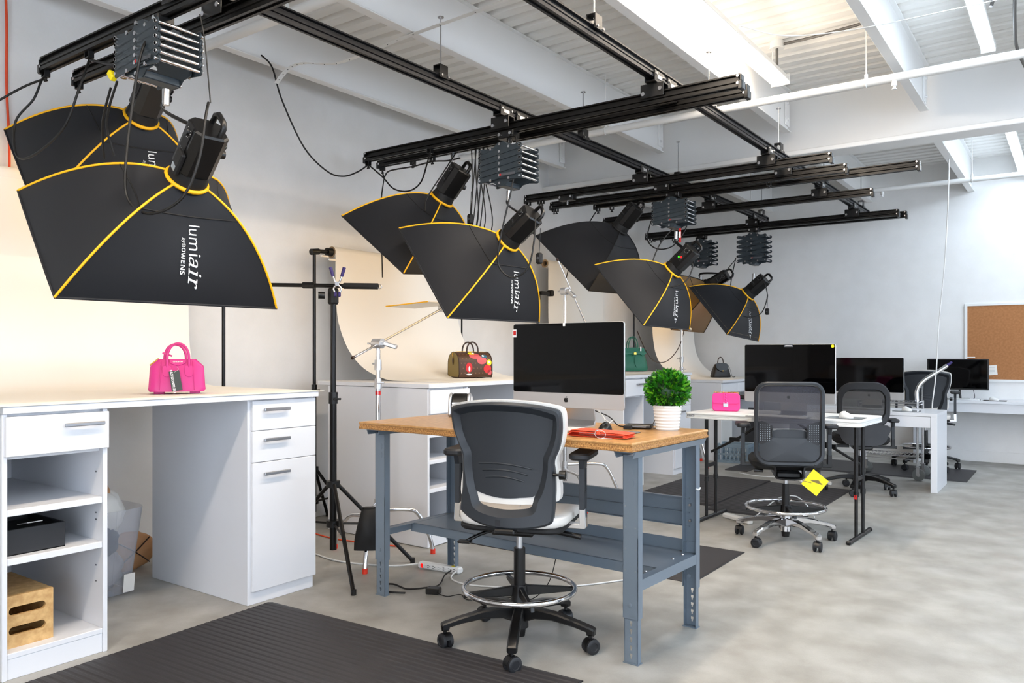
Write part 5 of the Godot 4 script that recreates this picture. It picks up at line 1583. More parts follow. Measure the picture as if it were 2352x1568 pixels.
func keyboard(at: Vector3, turn: float, label: String, wide := 0.43) -> void:
	var t := thing("keyboard", label, "keyboard", at, turn)
	var s := S(); extrude(s, rrect(wide, 0.114, 0.008, 3), 0.008, Transform3D(Basis(Vector3.RIGHT, PI / 2 + 0.04), Vector3(0, 0.007, 0)), 0.001); put(t, "base", s, M.brushed_aluminium)
	var n := int(wide / 0.0192)
	s = S()
	for r in 6:
		for c in n: box(s, Vector3((c - (n - 1) * 0.5) * 0.019, 0.0125 - (r - 2.5) * 0.0007, (r - 2.5) * 0.0182), Vector3(0.0165, 0.003, 0.0158), 0.0008)
	var k := put(t, "keys", s, M.white_plastic)
	k.set_meta("kind", "stuff")

func mouse(at: Vector3, turn: float, m: String, label: String, sc := 1.0) -> void:
	var t := thing("computer_mouse", label, "mouse", at, turn)
	var s := S()
	sheet(s, 24, 8, func(u: float, v: float) -> Vector3:
		var a := TAU * u
		var r := cos(v * PI * 0.5)
		return Vector3(cos(a) * 0.030 * pow(r, 0.6), 0.002 + sin(v * PI * 0.5) * 0.034 * (1.0 - 0.25 * sin(a)), sin(a) * 0.054 * pow(r, 0.6)) * sc, Vector3.ZERO)
	put(t, "shell", s, M[m])
	s = S(); cyl(s, Vector3(-0.004, 0.031, -0.025) * sc, Vector3(0.004, 0.031, -0.025) * sc, 0.007 * sc, -1, 10); put(t, "scroll_wheel", s, M.grey_print)
	s = S(); extrude(s, rrect(0.052, 0.10, 0.02, 4), 0.004, Transform3D(Basis(Vector3.RIGHT, PI / 2), Vector3(0, 0.002, 0))); put(t, "base", s, M[m])

func mouse_pad(at: Vector3, turn: float, w: float, d: float, label: String, m := "glass_grey") -> void:
	var t := thing("mouse_pad", label, "mouse pad", at, turn)
	var s := S(); extrude(s, rrect(w, d, 0.015, 4), 0.003, Transform3D(Basis(Vector3.RIGHT, PI / 2), Vector3(0, 0.0015, 0))); put(t, "rubber_base", s, M.black_matte)
	s = S(); extrude(s, rrect(w - 0.002, d - 0.002, 0.014, 4), 0.001, Transform3D(Basis(Vector3.RIGHT, PI / 2), Vector3(0, 0.0036, 0))); put(t, "surface_sheet", s, M[m])

func computers() -> void:
	var BT := 0.932
	var a := imac(Vector3(-2.06, BT, -3.33), -0.02, "desktop computer with dark screen on the workbench")
	var s := S(); box(s, Vector3(-0.315, 0.096 + 0.372, 0.0085), Vector3(0.024, 0.040, 0.001)); put(a, "sticker", s, M.print_white)
	s = S(); box(s, Vector3(-0.313, 0.096 + 0.374, 0.0094), Vector3(0.016, 0.022, 0.001)); put(a, "sticker_mark", s, M.label_red)
	s = S(); box(s, Vector3(-0.01, 0.096 + 0.412, 0.0085), Vector3(0.013, 0.016, 0.001)); put(a, "camera_cover", s, M.print_white)
	keyboard(Vector3(-2.10, BT, -3.17), 0.0, "white keyboard in front of the workbench computer")
	mouse_pad(Vector3(-1.765, BT, -3.20), 0.05, 0.26, 0.20, "thin grey mouse pad on the workbench")
	mouse(Vector3(-1.775, BT + 0.004, -3.205), 0.3, "black_plastic", "glossy black mouse on the workbench pad", 1.05)
	var t := thing("hard_drive", "small black external drive behind the black mouse", "drive", Vector3(-1.735, BT, -3.47), 0.3)
	s = S(); box(s, Vector3(0, 0.013, 0), Vector3(0.13, 0.018, 0.085), 0.005); put(t, "case", s, M.black_plastic)
	s = S(); box(s, Vector3(0.0, 0.013, 0.0428), Vector3(0.08, 0.005, 0.001)); put(t, "vent_slot", s, M.glass_grey)
	s = S(); box(s, Vector3(-0.045, 0.010, 0.05), Vector3(0.04, 0.020, 0.03), 0.004); put(t, "plug", s, M.black_matte)
	cable([Vector3(-1.68, BT + 0.012, -3.47), Vector3(-1.62, BT + 0.006, -3.47), Vector3(-1.585, BT + 0.03, -3.48), Vector3(-1.605, BT + 0.075, -3.50), Vector3(-1.66, BT + 0.06, -3.52), Vector3(-1.69, BT + 0.012, -3.52)], 0.0028, "cord_grey", "usb_cable", "grey looped cable from the black drive on the workbench")
	cable([Vector3(-1.80, BT + 0.02, -3.25), Vector3(-1.82, BT + 0.045, -3.36), Vector3(-1.87, BT + 0.02, -3.44), Vector3(-1.93, BT + 0.05, -3.46), Vector3(-1.95, BT + 0.12, -3.42)], 0.002, "cord_white", "usb_cable", "thin white cable curling behind the black mouse")
	cable([Vector3(-1.93, BT + 0.006, -3.18), Vector3(-1.87, BT + 0.004, -3.21), Vector3(-1.84, BT + 0.008, -3.30), Vector3(-1.90, BT + 0.05, -3.42), Vector3(-1.96, BT + 0.10, -3.42)], 0.002, "cord_white", "usb_cable", "thin white keyboard cable on the workbench")
	cable([Vector3(-1.76, BT + 0.012, -3.46), Vector3(-1.86, BT + 0.006, -3.50), Vector3(-1.92, BT + 0.05, -3.50), Vector3(-2.0, BT + 0.09, -3.44)], 0.003, "cord_black", "usb_cable", "thin black cable from the drive up to the workbench computer")
	a = imac(Vector3(-1.70, 0.845, -5.78), -0.03, "desktop computer with a smudged screen on the folding table")
	s = S(); cyl(s, Vector3(0.305, 0.096 + 0.405, 0.0075), Vector3(0.305, 0.096 + 0.405, 0.009), 0.011, -1, 16); put(a, "sticker", s, M.tape_yellow, "round yellow sticker")
	s = S(); box(s, Vector3(0.0, 0.096 + 0.410, 0.0085), Vector3(0.066, 0.020, 0.001)); put(a, "camera_cover", s, M.grey_print)
	put_mesh(a, "lettering", lettering("psmonce", 0.0075, 0.0004, "Droid Sans", 700), M.print_white, "", Transform3D(Basis.IDENTITY, Vector3(0, 0.096 + 0.4115, 0.0094)))
	keyboard(Vector3(-1.72, 0.845, -5.72 + 0.13), -0.03, "white keyboard behind the grey stool on the folding table")
	mouse_pad(Vector3(-1.325, 0.845, -5.83), -0.03, 0.24, 0.19, "thin grey mouse pad on the folding table")
	mouse(Vector3(-1.325, 0.849, -5.84), 1.2, "white_plastic", "white mouse on the folding table")
	imac(Vector3(-1.735, 0.735, -8.62), -0.03, "desktop computer on the white drawer desk by the chrome cart")
	keyboard(Vector3(-1.74, 0.735, -8.45), 0.0, "white keyboard on the white drawer desk")
	mouse_pad(Vector3(-1.36, 0.735, -8.44), 0.0, 0.23, 0.19, "thin grey mouse pad on the white drawer desk")
	mouse(Vector3(-1.36, 0.739, -8.45), 1.0, "white_plastic", "white mouse on the white drawer desk")
	t = thing("monitor", "black flat monitor on the desk against the back wall", "monitor", Vector3(-1.17, 0.755, -10.62), 0.0)
	s = S(); box(s, Vector3(0, 0.293, 0), Vector3(0.635, 0.362, 0.022), 0.003); put(t, "housing", s, M.bezel_black)
	s = S(); box(s, Vector3(0, 0.295, 0.0115), Vector3(0.607, 0.334, 0.001)); put(t, "screen_glass", s, M.screen_black)
	s = S(); tube(s, [Vector3(0.04, 0.0, 0.06), Vector3(0.02, 0.12, -0.02), Vector3(0.0, 0.20, -0.02)], 0.012, 8); box(s, Vector3(0.0, 0.004, -0.02), Vector3(0.24, 0.008, 0.18), 0.003); put(t, "stand", s, M.bezel_black)
	keyboard(Vector3(-1.12, 0.755, -10.46), 0.0, "white keyboard below the black flat monitor", 0.40)
	mouse_pad(Vector3(-0.78, 0.755, -10.47), 0.0, 0.23, 0.18, "dark mouse pad on the desk against the back wall", "black_matte")
	mouse(Vector3(-0.79, 0.759, -10.47), 1.2, "white_plastic", "white mouse beside the black flat monitor")
	cable([Vector3(-1.12, 0.755, -10.78), Vector3(-1.02, 0.757, -10.72), Vector3(-1.0, 0.80, -10.68), Vector3(-1.02, 0.90, -10.66)], 0.003, "cord_black", "monitor_cable", "thin black cable behind the flat monitor")

# ---------------------------------------------------------------- bags
func strap_arch(t: Node3D, called: String, x: float, y: float, w: float, h: float, z: float, r: float, m: String, lean := 0.0) -> MeshInstance3D:
	var s := S()
	var p := []
	for k in 13:
		var a := PI * k / 12.0
		p.append(Vector3(x - cos(a) * w, y + pow(sin(a), 0.8) * h, z + lean * sin(a)))
	p.push_front(Vector3(x - w * 1.0, y - 0.05, z)); p.append(Vector3(x + w, y - 0.05, z))
	tube(s, smooth_path(p, 3), r, 8)
	return put(t, called, s, M[m])

# soft body: cross section narrows to the top; half widths as functions of height
func bag_body(t: Node3D, called: String, prof: Array, m: String, power := 4.0) -> MeshInstance3D:
	var s := S()
	var n := prof.size() - 1
	sheet(s, 40, n, func(u: float, v: float) -> Vector3:
		var q: Vector3 = prof[roundi(v * n)]       # x half width, height, z half depth
		var a := TAU * u
		var e := Vector2(cos(a), sin(a))
		var k := pow(pow(absf(e.x), power) + pow(absf(e.y), power), -1.0 / power)
		return Vector3(e.x * k * q.x, q.y, e.y * k * q.z), Vector3.ZERO)
	for i in [0, n]:
		var q: Vector3 = prof[i]
		var cap := []
		for j in 40:
			var a := TAU * j / 40.0
			var e := Vector2(cos(a), sin(a))
			var k := pow(pow(absf(e.x), power) + pow(absf(e.y), power), -1.0 / power)
			cap.append(Vector3(e.x * k * q.x, q.y, e.y * k * q.z))
		poly(s, cap, Vector3(0, -1 if i == 0 else 1, 0))
	return put(t, called, s, M[m])

func bags() -> void:
	# bright pink satchel: hexagonal front, round handles
	var t := thing("pink_satchel", "bright pink leather satchel with round handles and a grey swing tag", "handbag", Vector3(-3.80, 1.0895, -2.315), 1.0)
	var s := S()
	var hexa := PackedVector2Array([Vector2(-0.135, 0.012), Vector2(0.135, 0.012), Vector2(0.138, 0.03), Vector2(0.130, 0.10), Vector2(0.128, 0.142), Vector2(0.090, 0.178), Vector2(-0.085, 0.178), Vector2(-0.128, 0.142), Vector2(-0.130, 0.10), Vector2(-0.138, 0.03)])
	var np := 14
	sheet(s, 40, np, func(u: float, v: float) -> Vector3:
		# from the bottom edge up, narrowing depth
		var y := lerpf(0.012, 0.178, v)
		var hw := 0.138 if v < 0.12 else lerpf(0.136, 0.128, (v - 0.12) / 0.66)
		if v > 0.78: hw = lerpf(0.128, 0.090, (v - 0.78) / 0.22)
		if v < 0.05: hw = 0.130
		var hd := lerpf(0.072, 0.030, pow(v, 1.3))
		var a := TAU * u
		var e := Vector2(cos(a), sin(a))
		var k := pow(pow(absf(e.x), 6.0) + pow(absf(e.y), 6.0), -1.0 / 6.0)
		var puff := 1.0 + 0.06 * sin(PI * v) * (1.0 - absf(e.x))
		return Vector3(e.x * k * hw, y, e.y * k * hd * puff), Vector3.ZERO)
	var top := []
	for j in 40:
		var e := Vector2(cos(TAU * j / 40.0), sin(TAU * j / 40.0))
		var k := pow(pow(absf(e.x), 6.0) + pow(absf(e.y), 6.0), -1.0 / 6.0)
		top.append(Vector3(e.x * k * 0.09, 0.178, e.y * k * 0.03))
	poly(s, top, Vector3.UP)
	put(t, "body", s, M.pink_leather)
	for q in [-0.085, 0.085]:
		s = S(); box(s, Vector3(q, 0.007, 0.0), Vector3(0.05, 0.014, 0.09), 0.003); put(t, "base_foot", s, M.pink_leather)
	var ha := strap_arch(t, "handle", 0.005, 0.17, 0.052, 0.088, 0.045, 0.0065, "pink_leather", 0.0)
	strap_arch(t, "handle", -0.010, 0.17, 0.052, 0.084, -0.035, 0.0065, "pink_leather", 0.0)
	for q in [-0.047, 0.057]:
		s = S(); extrude(s, round2([Vector2(-0.020, 0.02), Vector2(0.020, 0.02), Vector2(0.018, -0.025), Vector2(0.0, -0.036), Vector2(-0.018, -0.025)], 3), 0.004, Transform3D(Basis(Vector3.RIGHT, -0.27), Vector3(q, 0.122, 0.052)), 0.001); put(t, "handle_patch", s, M.pink_leather)
	s = S(); extrude(s, PackedVector2Array([Vector2(-0.04, 0.016), Vector2(0.04, 0.016), Vector2(0.036, -0.004), Vector2(0.0, -0.018), Vector2(-0.036, -0.004)]), 0.006, Transform3D(Basis(Vector3.RIGHT, -0.3), Vector3(0.004, 0.160, 0.040)), 0.001); put(t, "fold_flap", s, M.pink_leather)
	put_mesh(t, "lettering", lettering("GIVENCHY", 0.007, 0.0005, "Droid Sans", 700), M.print_white, "", Transform3D(Basis(Vector3.RIGHT, -0.3), Vector3(0.004, 0.165, 0.0443)))
	for q in [-1.0, 1.0]:
		s = S(); tube(s, [Vector3(q * 0.075, 0.170, 0.040), Vector3(q * 0.078, 0.11, 0.061), Vector3(q * 0.083, 0.02, 0.0735)], 0.0016, 5); put(t, "seam", s, M.pink_leather)
	s = S(); tube(s, [Vector3(-0.088, 0.181, 0), Vector3(-0.130, 0.146, 0.0)], 0.004, 6); put(t, "zipper", s, M.gold)
	s = S(); box(s, Vector3(-0.156, 0.158, 0.0), Vector3(0.05, 0.009, 0.003), 0.001, Transform3D(Basis(Vector3(0, 0, 1), -0.35), Vector3(0.045, 0.0, 0.0))); put(t, "zip_pull", s, M.pink_leather)
	var tg := thing("swing_tag", "dark grey rectangular tag with white lettering on the bright pink satchel", "tag", Vector3(-3.80, 1.0895, -2.315), 1.0)
	var lt := Transform3D(Basis(Vector3.RIGHT, -0.22) * Basis(Vector3(0, 0, 1), 0.16), Vector3(-0.006, 0.068, 0.081))
	s = S(); box(s, Vector3.ZERO, Vector3(0.050, 0.105, 0.0016), 0.0, lt); put(tg, "card", s, M.tag_grey)
	put_mesh(tg, "lettering", lettering("FASHIONPHILE", 0.0125, 0.0004, "Droid Sans", 700), M.print_white, "", lt * Transform3D(Basis(Vector3(0, 0, 1), -PI / 2).scaled(Vector3(0.95, 1.0, 1.0)), Vector3(-0.013, -0.002, 0.0012)))
	s = S(); tube(s, smooth_path([lt * Vector3(0.0, 0.045, 0.001), Vector3(0.006, 0.125, 0.075), Vector3(0.0, 0.14, 0.060)], 4), 0.0009, 5); put(tg, "string", s, M.cord_white)
	# patterned duffel
	t = thing("patterned_duffel", "brown patterned duffel handbag with red and yellow patches and olive end", "handbag", Vector3(-4.05, 1.0965, -5.05), 1.15)
	var arch := PackedVector2Array()
	for k in 17:
		var a := PI * k / 16.0
		arch.append(Vector2(cos(a) * 0.10, 0.115 + sin(a) * 0.095))
	arch.append(Vector2(-0.102, 0.03)); arch.append(Vector2(-0.09, 0.006)); arch.append(Vector2(0.09, 0.006)); arch.append(Vector2(0.102, 0.03))
	var bx := Basis(Vector3.UP, PI / 2)
	s = S(); extrude(s, arch, 0.30, Transform3D(bx, Vector3.ZERO), 0.004); put(t, "body", s, M.monogram_brown)
	for e in [-1.0, 1.0]:
		s = S(); extrude(s, shrink(arch, 0.97), 0.004, Transform3D(bx, Vector3(e * 0.151, 0.0015, 0)), 0.001); put(t, "end_panel", s, M.olive_leather, "olive leather end panel")
		s = S()
		var ed := []
		for p in arch: ed.append(Vector3(e * 0.150, p.y, -p.x))
		tube(s, ed, 0.004, 5, true); put(t, "edge_piping", s, M.brown_leather)
	strap_arch(t, "handle", 0.0, 0.205, 0.052, 0.085, 0.04, 0.0065, "brown_leather", 0.0)
	strap_arch(t, "handle", 0.0, 0.205, 0.052, 0.085, -0.04, 0.0065, "brown_leather", 0.0)
	var dots := S()
	for r in 5:
		for c in 9:
			var x := -0.13 + c * 0.032 + (0.016 if r % 2 == 1 else 0.0)
			if x < 0.14: duffel_patch(dots, arch, x, 0.04 + r * 0.040, 0.0055, 0.0055)
	var dd := put(t, "printed_motif", dots, M.tan_dot)
	dd.set_meta("kind", "stuff")
	for q in [["patch_red", -0.062, 0.085, 0.030, 0.040], ["patch_coral", 0.0, 0.185, 0.05, 0.03], ["patch_coral", 0.055, 0.145, 0.045, 0.035], ["patch_red", 0.105, 0.075, 0.035, 0.035], ["tape_yellow", -0.02, 0.215, 0.03, 0.020], ["patch_teal", 0.085, 0.180, 0.028, 0.018], ["tape_yellow", 0.122, 0.125, 0.022, 0.024], ["print_white", -0.060, 0.075, 0.008, 0.022], ["print_white", -0.062, 0.030, 0.026, 0.006], ["print_white", -0.005, 0.217, 0.010, 0.010], ["print_white", 0.075, 0.183, 0.010, 0.010], ["print_white", 0.119, 0.128, 0.009, 0.010], ["patch_coral", 0.125, 0.045, 0.020, 0.022]]:
		s = S(); duffel_patch(s, arch, q[1], q[2], q[3], q[4], 0.0015 if q[0] != "print_white" else 0.0032); put(t, "printed_patch", s, M[q[0]])
	s = S(); extrude(s, round2([Vector2(0, 0.03), Vector2(0.014, 0.0), Vector2(0.0, -0.035), Vector2(-0.014, 0.0)], 3), 0.004, Transform3D(bx, Vector3(-0.156, 0.14, 0.0)), 0.001); put(t, "zip_pull", s, M.brown_leather)
	s = S(); tube(s, smooth_path([Vector3(-0.154, 0.165, 0.0), Vector3(-0.150, 0.208, 0.0), Vector3(0.0, 0.213, 0.0), Vector3(0.150, 0.208, 0)], 4), 0.003, 6); put(t, "zipper", s, M.gold)
	# green tote
	t = thing("green_tote", "green leather handbag with a gold turn lock and tall handles", "handbag", Vector3(-4.20, 1.089, -8.22), 0.95)
	bag_body(t, "body", [Vector3(0.170, 0.004, 0.085), Vector3(0.178, 0.03, 0.092), Vector3(0.170, 0.09, 0.085), Vector3(0.160, 0.15, 0.066), Vector3(0.148, 0.21, 0.040), Vector3(0.140, 0.25, 0.022), Vector3(0.132, 0.262, 0.014)], "green_leather", 5.0)
	s = S(); extrude(s, round2([Vector2(-0.145, 0.02), Vector2(0.145, 0.02), Vector2(0.150, -0.05), Vector2(0.10, -0.075), Vector2(0.08, -0.05), Vector2(0.03, -0.05), Vector2(0.02, -0.075), Vector2(-0.02, -0.075), Vector2(-0.03, -0.05), Vector2(-0.08, -0.05), Vector2(-0.10, -0.075), Vector2(-0.150, -0.05)], 2), 0.006, Transform3D(Basis(Vector3.RIGHT, -0.36), Vector3(0, 0.245, 0.036)), 0.001); put(t, "flap", s, M.green_leather)
	s = S(); box(s, Vector3(0, 0.205, 0.058), Vector3(0.30, 0.020, 0.004), 0.001, I3); put(t, "belt_strap", s, M.green_leather, "", Transform3D(Basis(Vector3.RIGHT, -0.1), Vector3(0, -0.005, 0.018)))
	s = S(); box(s, Vector3(0.0, 0.203, 0.080), Vector3(0.032, 0.026, 0.006), 0.002); put(t, "turn_lock", s, M.gold)
	strap_arch(t, "handle", 0.0, 0.24, 0.062, 0.155, 0.03, 0.0065, "green_leather", 0.0)
	strap_arch(t, "handle", 0.0, 0.24, 0.062, 0.150, -0.02, 0.0065, "green_leather", 0.0)
	s = S(); box(s, Vector3(0.09, 0.255, 0.046), Vector3(0.016, 0.05, 0.002)); put(t, "white_tag", s, M.print_white)
	s = S(); tube(s, smooth_path([Vector3(0.0, 0.17, 0.078), Vector3(-0.01, 0.10, 0.088), Vector3(0.01, 0.045, 0.094)], 4), 0.005, 6, false, 0.5); put(t, "key_holder", s, M.green_leather)
	# small black quilted bag
	t = thing("black_top_handle_bag", "small black quilted handbag with a brown top handle", "handbag", Vector3(-3.86, 0.975, -10.10), 0.9)
	bag_body(t, "body", [Vector3(0.130, 0.002, 0.062), Vector3(0.132, 0.02, 0.066), Vector3(0.118, 0.08, 0.054), Vector3(0.098, 0.14, 0.036), Vector3(0.082, 0.172, 0.022), Vector3(0.072, 0.180, 0.012)], "quilt_black", 4.5)
	s = S(); extrude(s, round2([Vector2(-0.075, 0.02), Vector2(0.075, 0.02), Vector2(0.085, -0.05), Vector2(0.0, -0.095), Vector2(-0.085, -0.05)], 3), 0.006, Transform3D(Basis(Vector3.RIGHT, -0.36), Vector3(0, 0.165, 0.034)), 0.002); put(t, "flap", s, M.quilt_black)
	s = S(); box(s, Vector3(0.0, 0.085, 0.064), Vector3(0.020, 0.020, 0.006), 0.002); put(t, "clasp", s, M.gold)
	strap_arch(t, "handle", 0.0, 0.175, 0.042, 0.092, 0.0, 0.0065, "brown_leather", 0.0)
	s = S(); tube(s, smooth_path([Vector3(0.06, 0.175, 0.0), Vector3(0.11, 0.15, 0.02), Vector3(0.13, 0.06, 0.045), Vector3(0.16, 0.008, 0.03), Vector3(0.22, 0.006, 0.0)], 5), 0.005, 6, false, 0.5); put(t, "shoulder_strap", s, M.quilt_black)
	s = S(); box(s, Vector3(-3.87, 0.9725, -10.10), Vector3(0.34, 0.003, 0.30), 0.0)
	solo("backing_card", s, M.paper_white, "thin white card under the small black handbag", "card")
	# hot pink flap bag on the folding table
	t = thing("pink_flap_bag", "hot pink flap handbag with a studded strap and silver clasp", "handbag", Vector3(-2.24, 0.845, -5.98), 0.28)
	s = S(); extrude(s, moved(rrect(0.208, 0.138, 0.028, 6), Vector2(0, 0.070)), 0.062, I3, 0.008); put(t, "body", s, M.hot_pink)
	s = S(); extrude(s, moved(rrect(0.204, 0.082, 0.024, 6), Vector2(0, 0.101)), 0.010, Transform3D(Basis.IDENTITY, Vector3(0, 0, 0.035)), 0.003); put(t, "flap", s, M.hot_pink)
	s = S(); box(s, Vector3(0, 0.103, 0.042), Vector3(0.036, 0.085, 0.005), 0.002); var st := put(t, "centre_strap", s, M.hot_pink)
	for k in 4:
		s = S(); cyl(s, Vector3(0, 0.135 - k * 0.021, 0.044), Vector3(0, 0.135 - k * 0.021, 0.052), 0.010, 0.0015, 4); put(st, "stud", s, M.hot_pink)
	s = S(); box(s, Vector3(0, 0.050, 0.040), Vector3(0.038, 0.028, 0.010), 0.002); put(t, "clasp", s, M.bright_steel)
	for q in [-0.013, 0.013]:
		s = S(); cyl(s, Vector3(q, 0.070, 0.043), Vector3(q, 0.070, 0.048), 0.004, -1, 8); put(t, "rivet", s, M.bright_steel)
	s = S()
	for k in 9: tube(s, ring_pts(Vector3(-0.085 + k * 0.0212, 0.142 + 0.004 * (k % 2), -0.012), 0.009, k % 2), 0.0022, 5, true)
	var ch := put(t, "chain", s, M.gold)
	ch.set_meta("kind", "stuff")
	# orange folded wallet
	t = thing("orange_wallet", "flat orange leather wallet with a thread and small tag on the workbench", "wallet", Vector3(-1.70, 0.933, -3.035), 0.06)
	s = S(); extrude(s, round2([Vector2(-0.125, 0.002), Vector2(0.12, 0.002), Vector2(0.13, 0.010), Vector2(0.12, 0.019), Vector2(-0.115, 0.024), Vector2(-0.13, 0.016)], 3), 0.10, I3, 0.004); put(t, "body", s, M.orange_leather)
	s = S(); extrude(s, round2([Vector2(-0.128, 0.022), Vector2(-0.10, 0.030), Vector2(0.11, 0.024), Vector2(0.125, 0.019), Vector2(-0.11, 0.0195)], 3), 0.096, Transform3D(Basis.IDENTITY, Vector3(0, 0, 0.002)), 0.002); put(t, "flap", s, M.orange_leather)
	s = S(); box(s, Vector3(0.01, 0.022, 0.050), Vector3(0.016, 0.016, 0.006), 0.003); put(t, "tab", s, M.orange_leather)
	s = S(); cyl(s, Vector3(0.002, 0.030, 0.046), Vector3(0.002, 0.034, 0.046), 0.007, -1, 10); put(t, "stud", s, M.bright_steel)
	s = S(); tube(s, ring_pts(Vector3(0.025, 0.018, 0.062), 0.026, 0), 0.0008, 5, true); put(t, "thread", s, M.cord_white)
	s = S(); box(s, Vector3(0.055, 0.001, 0.062), Vector3(0.05, 0.001, 0.014)); put(t, "tag_slip", s, M.print_white)

func ring_pts(c: Vector3, r: float, flat: int) -> Array:
	var p := []
	for k in 12:
		var a := TAU * k / 12.0
		p.append(c + (Vector3(cos(a), 0.25 * sin(a), sin(a) * 0.7) if flat == 1 else Vector3(cos(a), sin(a) * 0.7, 0.1 * sin(a))) * r)
	return p

func shrink(p: PackedVector2Array, k: float) -> PackedVector2Array:
	var o := PackedVector2Array()
	for v in p: o.append(Vector2(v.x * k, 0.105 + (v.y - 0.105) * k))
	return o

# an oval of print lying on the round side of the duffel; h is measured up along the surface
func duffel_patch(s: SurfaceTool, arch: PackedVector2Array, x: float, h: float, rx: float, rh: float, lift := 0.0008) -> void:
	var P := func(xx: float, hh: float) -> Vector3:
		# front face up to 0.115, then over the arch
		if hh < 0.115: return Vector3(xx, hh, 0.1015 + lift)
		var a := (hh - 0.115) / 0.098
		return Vector3(xx, 0.115 + sin(a) * (0.096 + lift), cos(a) * (0.101 + lift))
	var rings := 2
	for k in 14:
		var a0 := TAU * k / 14.0
		var a1 := TAU * (k + 1) / 14.0
		for r in rings:
			var f0 := float(r) / rings
			var f1 := float(r + 1) / rings
			var q := [P.call(clampf(x + cos(a0) * rx * f0, -0.148, 0.148), h + sin(a0) * rh * f0), P.call(clampf(x + cos(a0) * rx * f1, -0.148, 0.148), h + sin(a0) * rh * f1), P.call(clampf(x + cos(a1) * rx * f1, -0.148, 0.148), h + sin(a1) * rh * f1), P.call(clampf(x + cos(a1) * rx * f0, -0.148, 0.148), h + sin(a1) * rh * f0)]
			if r == 0: q.remove_at(3)
			poly(s, q, Vector3(0, 0.3, 1), 1)

# ---------------------------------------------------------------- plant and printer
func plant() -> void:
	var t := thing("potted_boxwood", "round green boxwood ball in a ribbed white pot on the workbench", "plant", Vector3(-1.60, 0.932, -3.50))
	var s := S()
	var prof := [Vector2(0.0, 0.0), Vector2(0.052, 0.0), Vector2(0.054, 0.004)]
	for k in 15:
		var y := 0.006 + k * 0.0075
		prof.append(Vector2(lerpf(0.055, 0.068, k / 14.0) + (0.0022 if k % 2 == 0 else -0.0016), y))
	prof.append(Vector2(0.069, 0.118)); prof.append(Vector2(0.063, 0.118)); prof.append(Vector2(0.060, 0.105)); prof.append(Vector2(0.0, 0.105))
	lathe(s, prof, I3, 36)
	put(t, "pot", s, M.ceramic)
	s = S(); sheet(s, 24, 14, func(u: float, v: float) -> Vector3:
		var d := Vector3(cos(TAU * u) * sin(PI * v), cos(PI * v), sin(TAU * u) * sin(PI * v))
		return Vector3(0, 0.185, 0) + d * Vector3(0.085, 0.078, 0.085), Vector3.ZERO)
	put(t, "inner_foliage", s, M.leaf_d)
	var r := RandomNumberGenerator.new()
	r.seed = 99
	var tools := {"leaf_a": S(), "leaf_b": S(), "leaf_c": S(), "leaf_d": S()}
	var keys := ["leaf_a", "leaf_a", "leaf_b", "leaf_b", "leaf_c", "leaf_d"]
	var c := Vector3(0, 0.190, 0)
	var leaf := func(st: SurfaceTool, base: Vector3, d: Vector3, w: Vector3, L: float, W: float) -> void:
		var nn := d.cross(w).normalized()
		var p0 := base
		var p1 := base + d * L * 0.45 + w * W + nn * 0.002
		var p2 := base + d * L + nn * -0.003
		var p3 := base + d * L * 0.45 - w * W + nn * 0.002
		var pm := base + d * L * 0.5 - nn * 0.0015
		for q in [[p0, p1, pm], [p1, p2, pm], [p2, p3, pm], [p3, p0, pm]]: poly(st, q, nn, 1)
	for i in 1500:
		var y := r.randf_range(-0.72, 1.0)
		var a := r.randf() * TAU
		var q := sqrt(1.0 - y * y)
		var d := Vector3(cos(a) * q, y, sin(a) * q)
		var base := c + d * Vector3(0.083, 0.074, 0.083) * r.randf_range(0.92, 1.08)
		var dir := (d + Vector3(r.randf_range(-0.6, 0.6), r.randf_range(-0.3, 0.6), r.randf_range(-0.6, 0.6))).normalized()
		var w := dir.cross(Vector3(r.randf_range(-1, 1), r.randf_range(-1, 1), r.randf_range(-1, 1))).normalized()
		if i < 300:
			var st := S()
			leaf.call(st, base, dir, w, 0.034, 0.0095)
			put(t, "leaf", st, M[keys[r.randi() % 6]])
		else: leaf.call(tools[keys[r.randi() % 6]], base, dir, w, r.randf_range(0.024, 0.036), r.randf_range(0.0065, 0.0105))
	for k in tools:
		var f := put(t, "leaves", tools[k], M[k])
		f.set_meta("kind", "stuff")

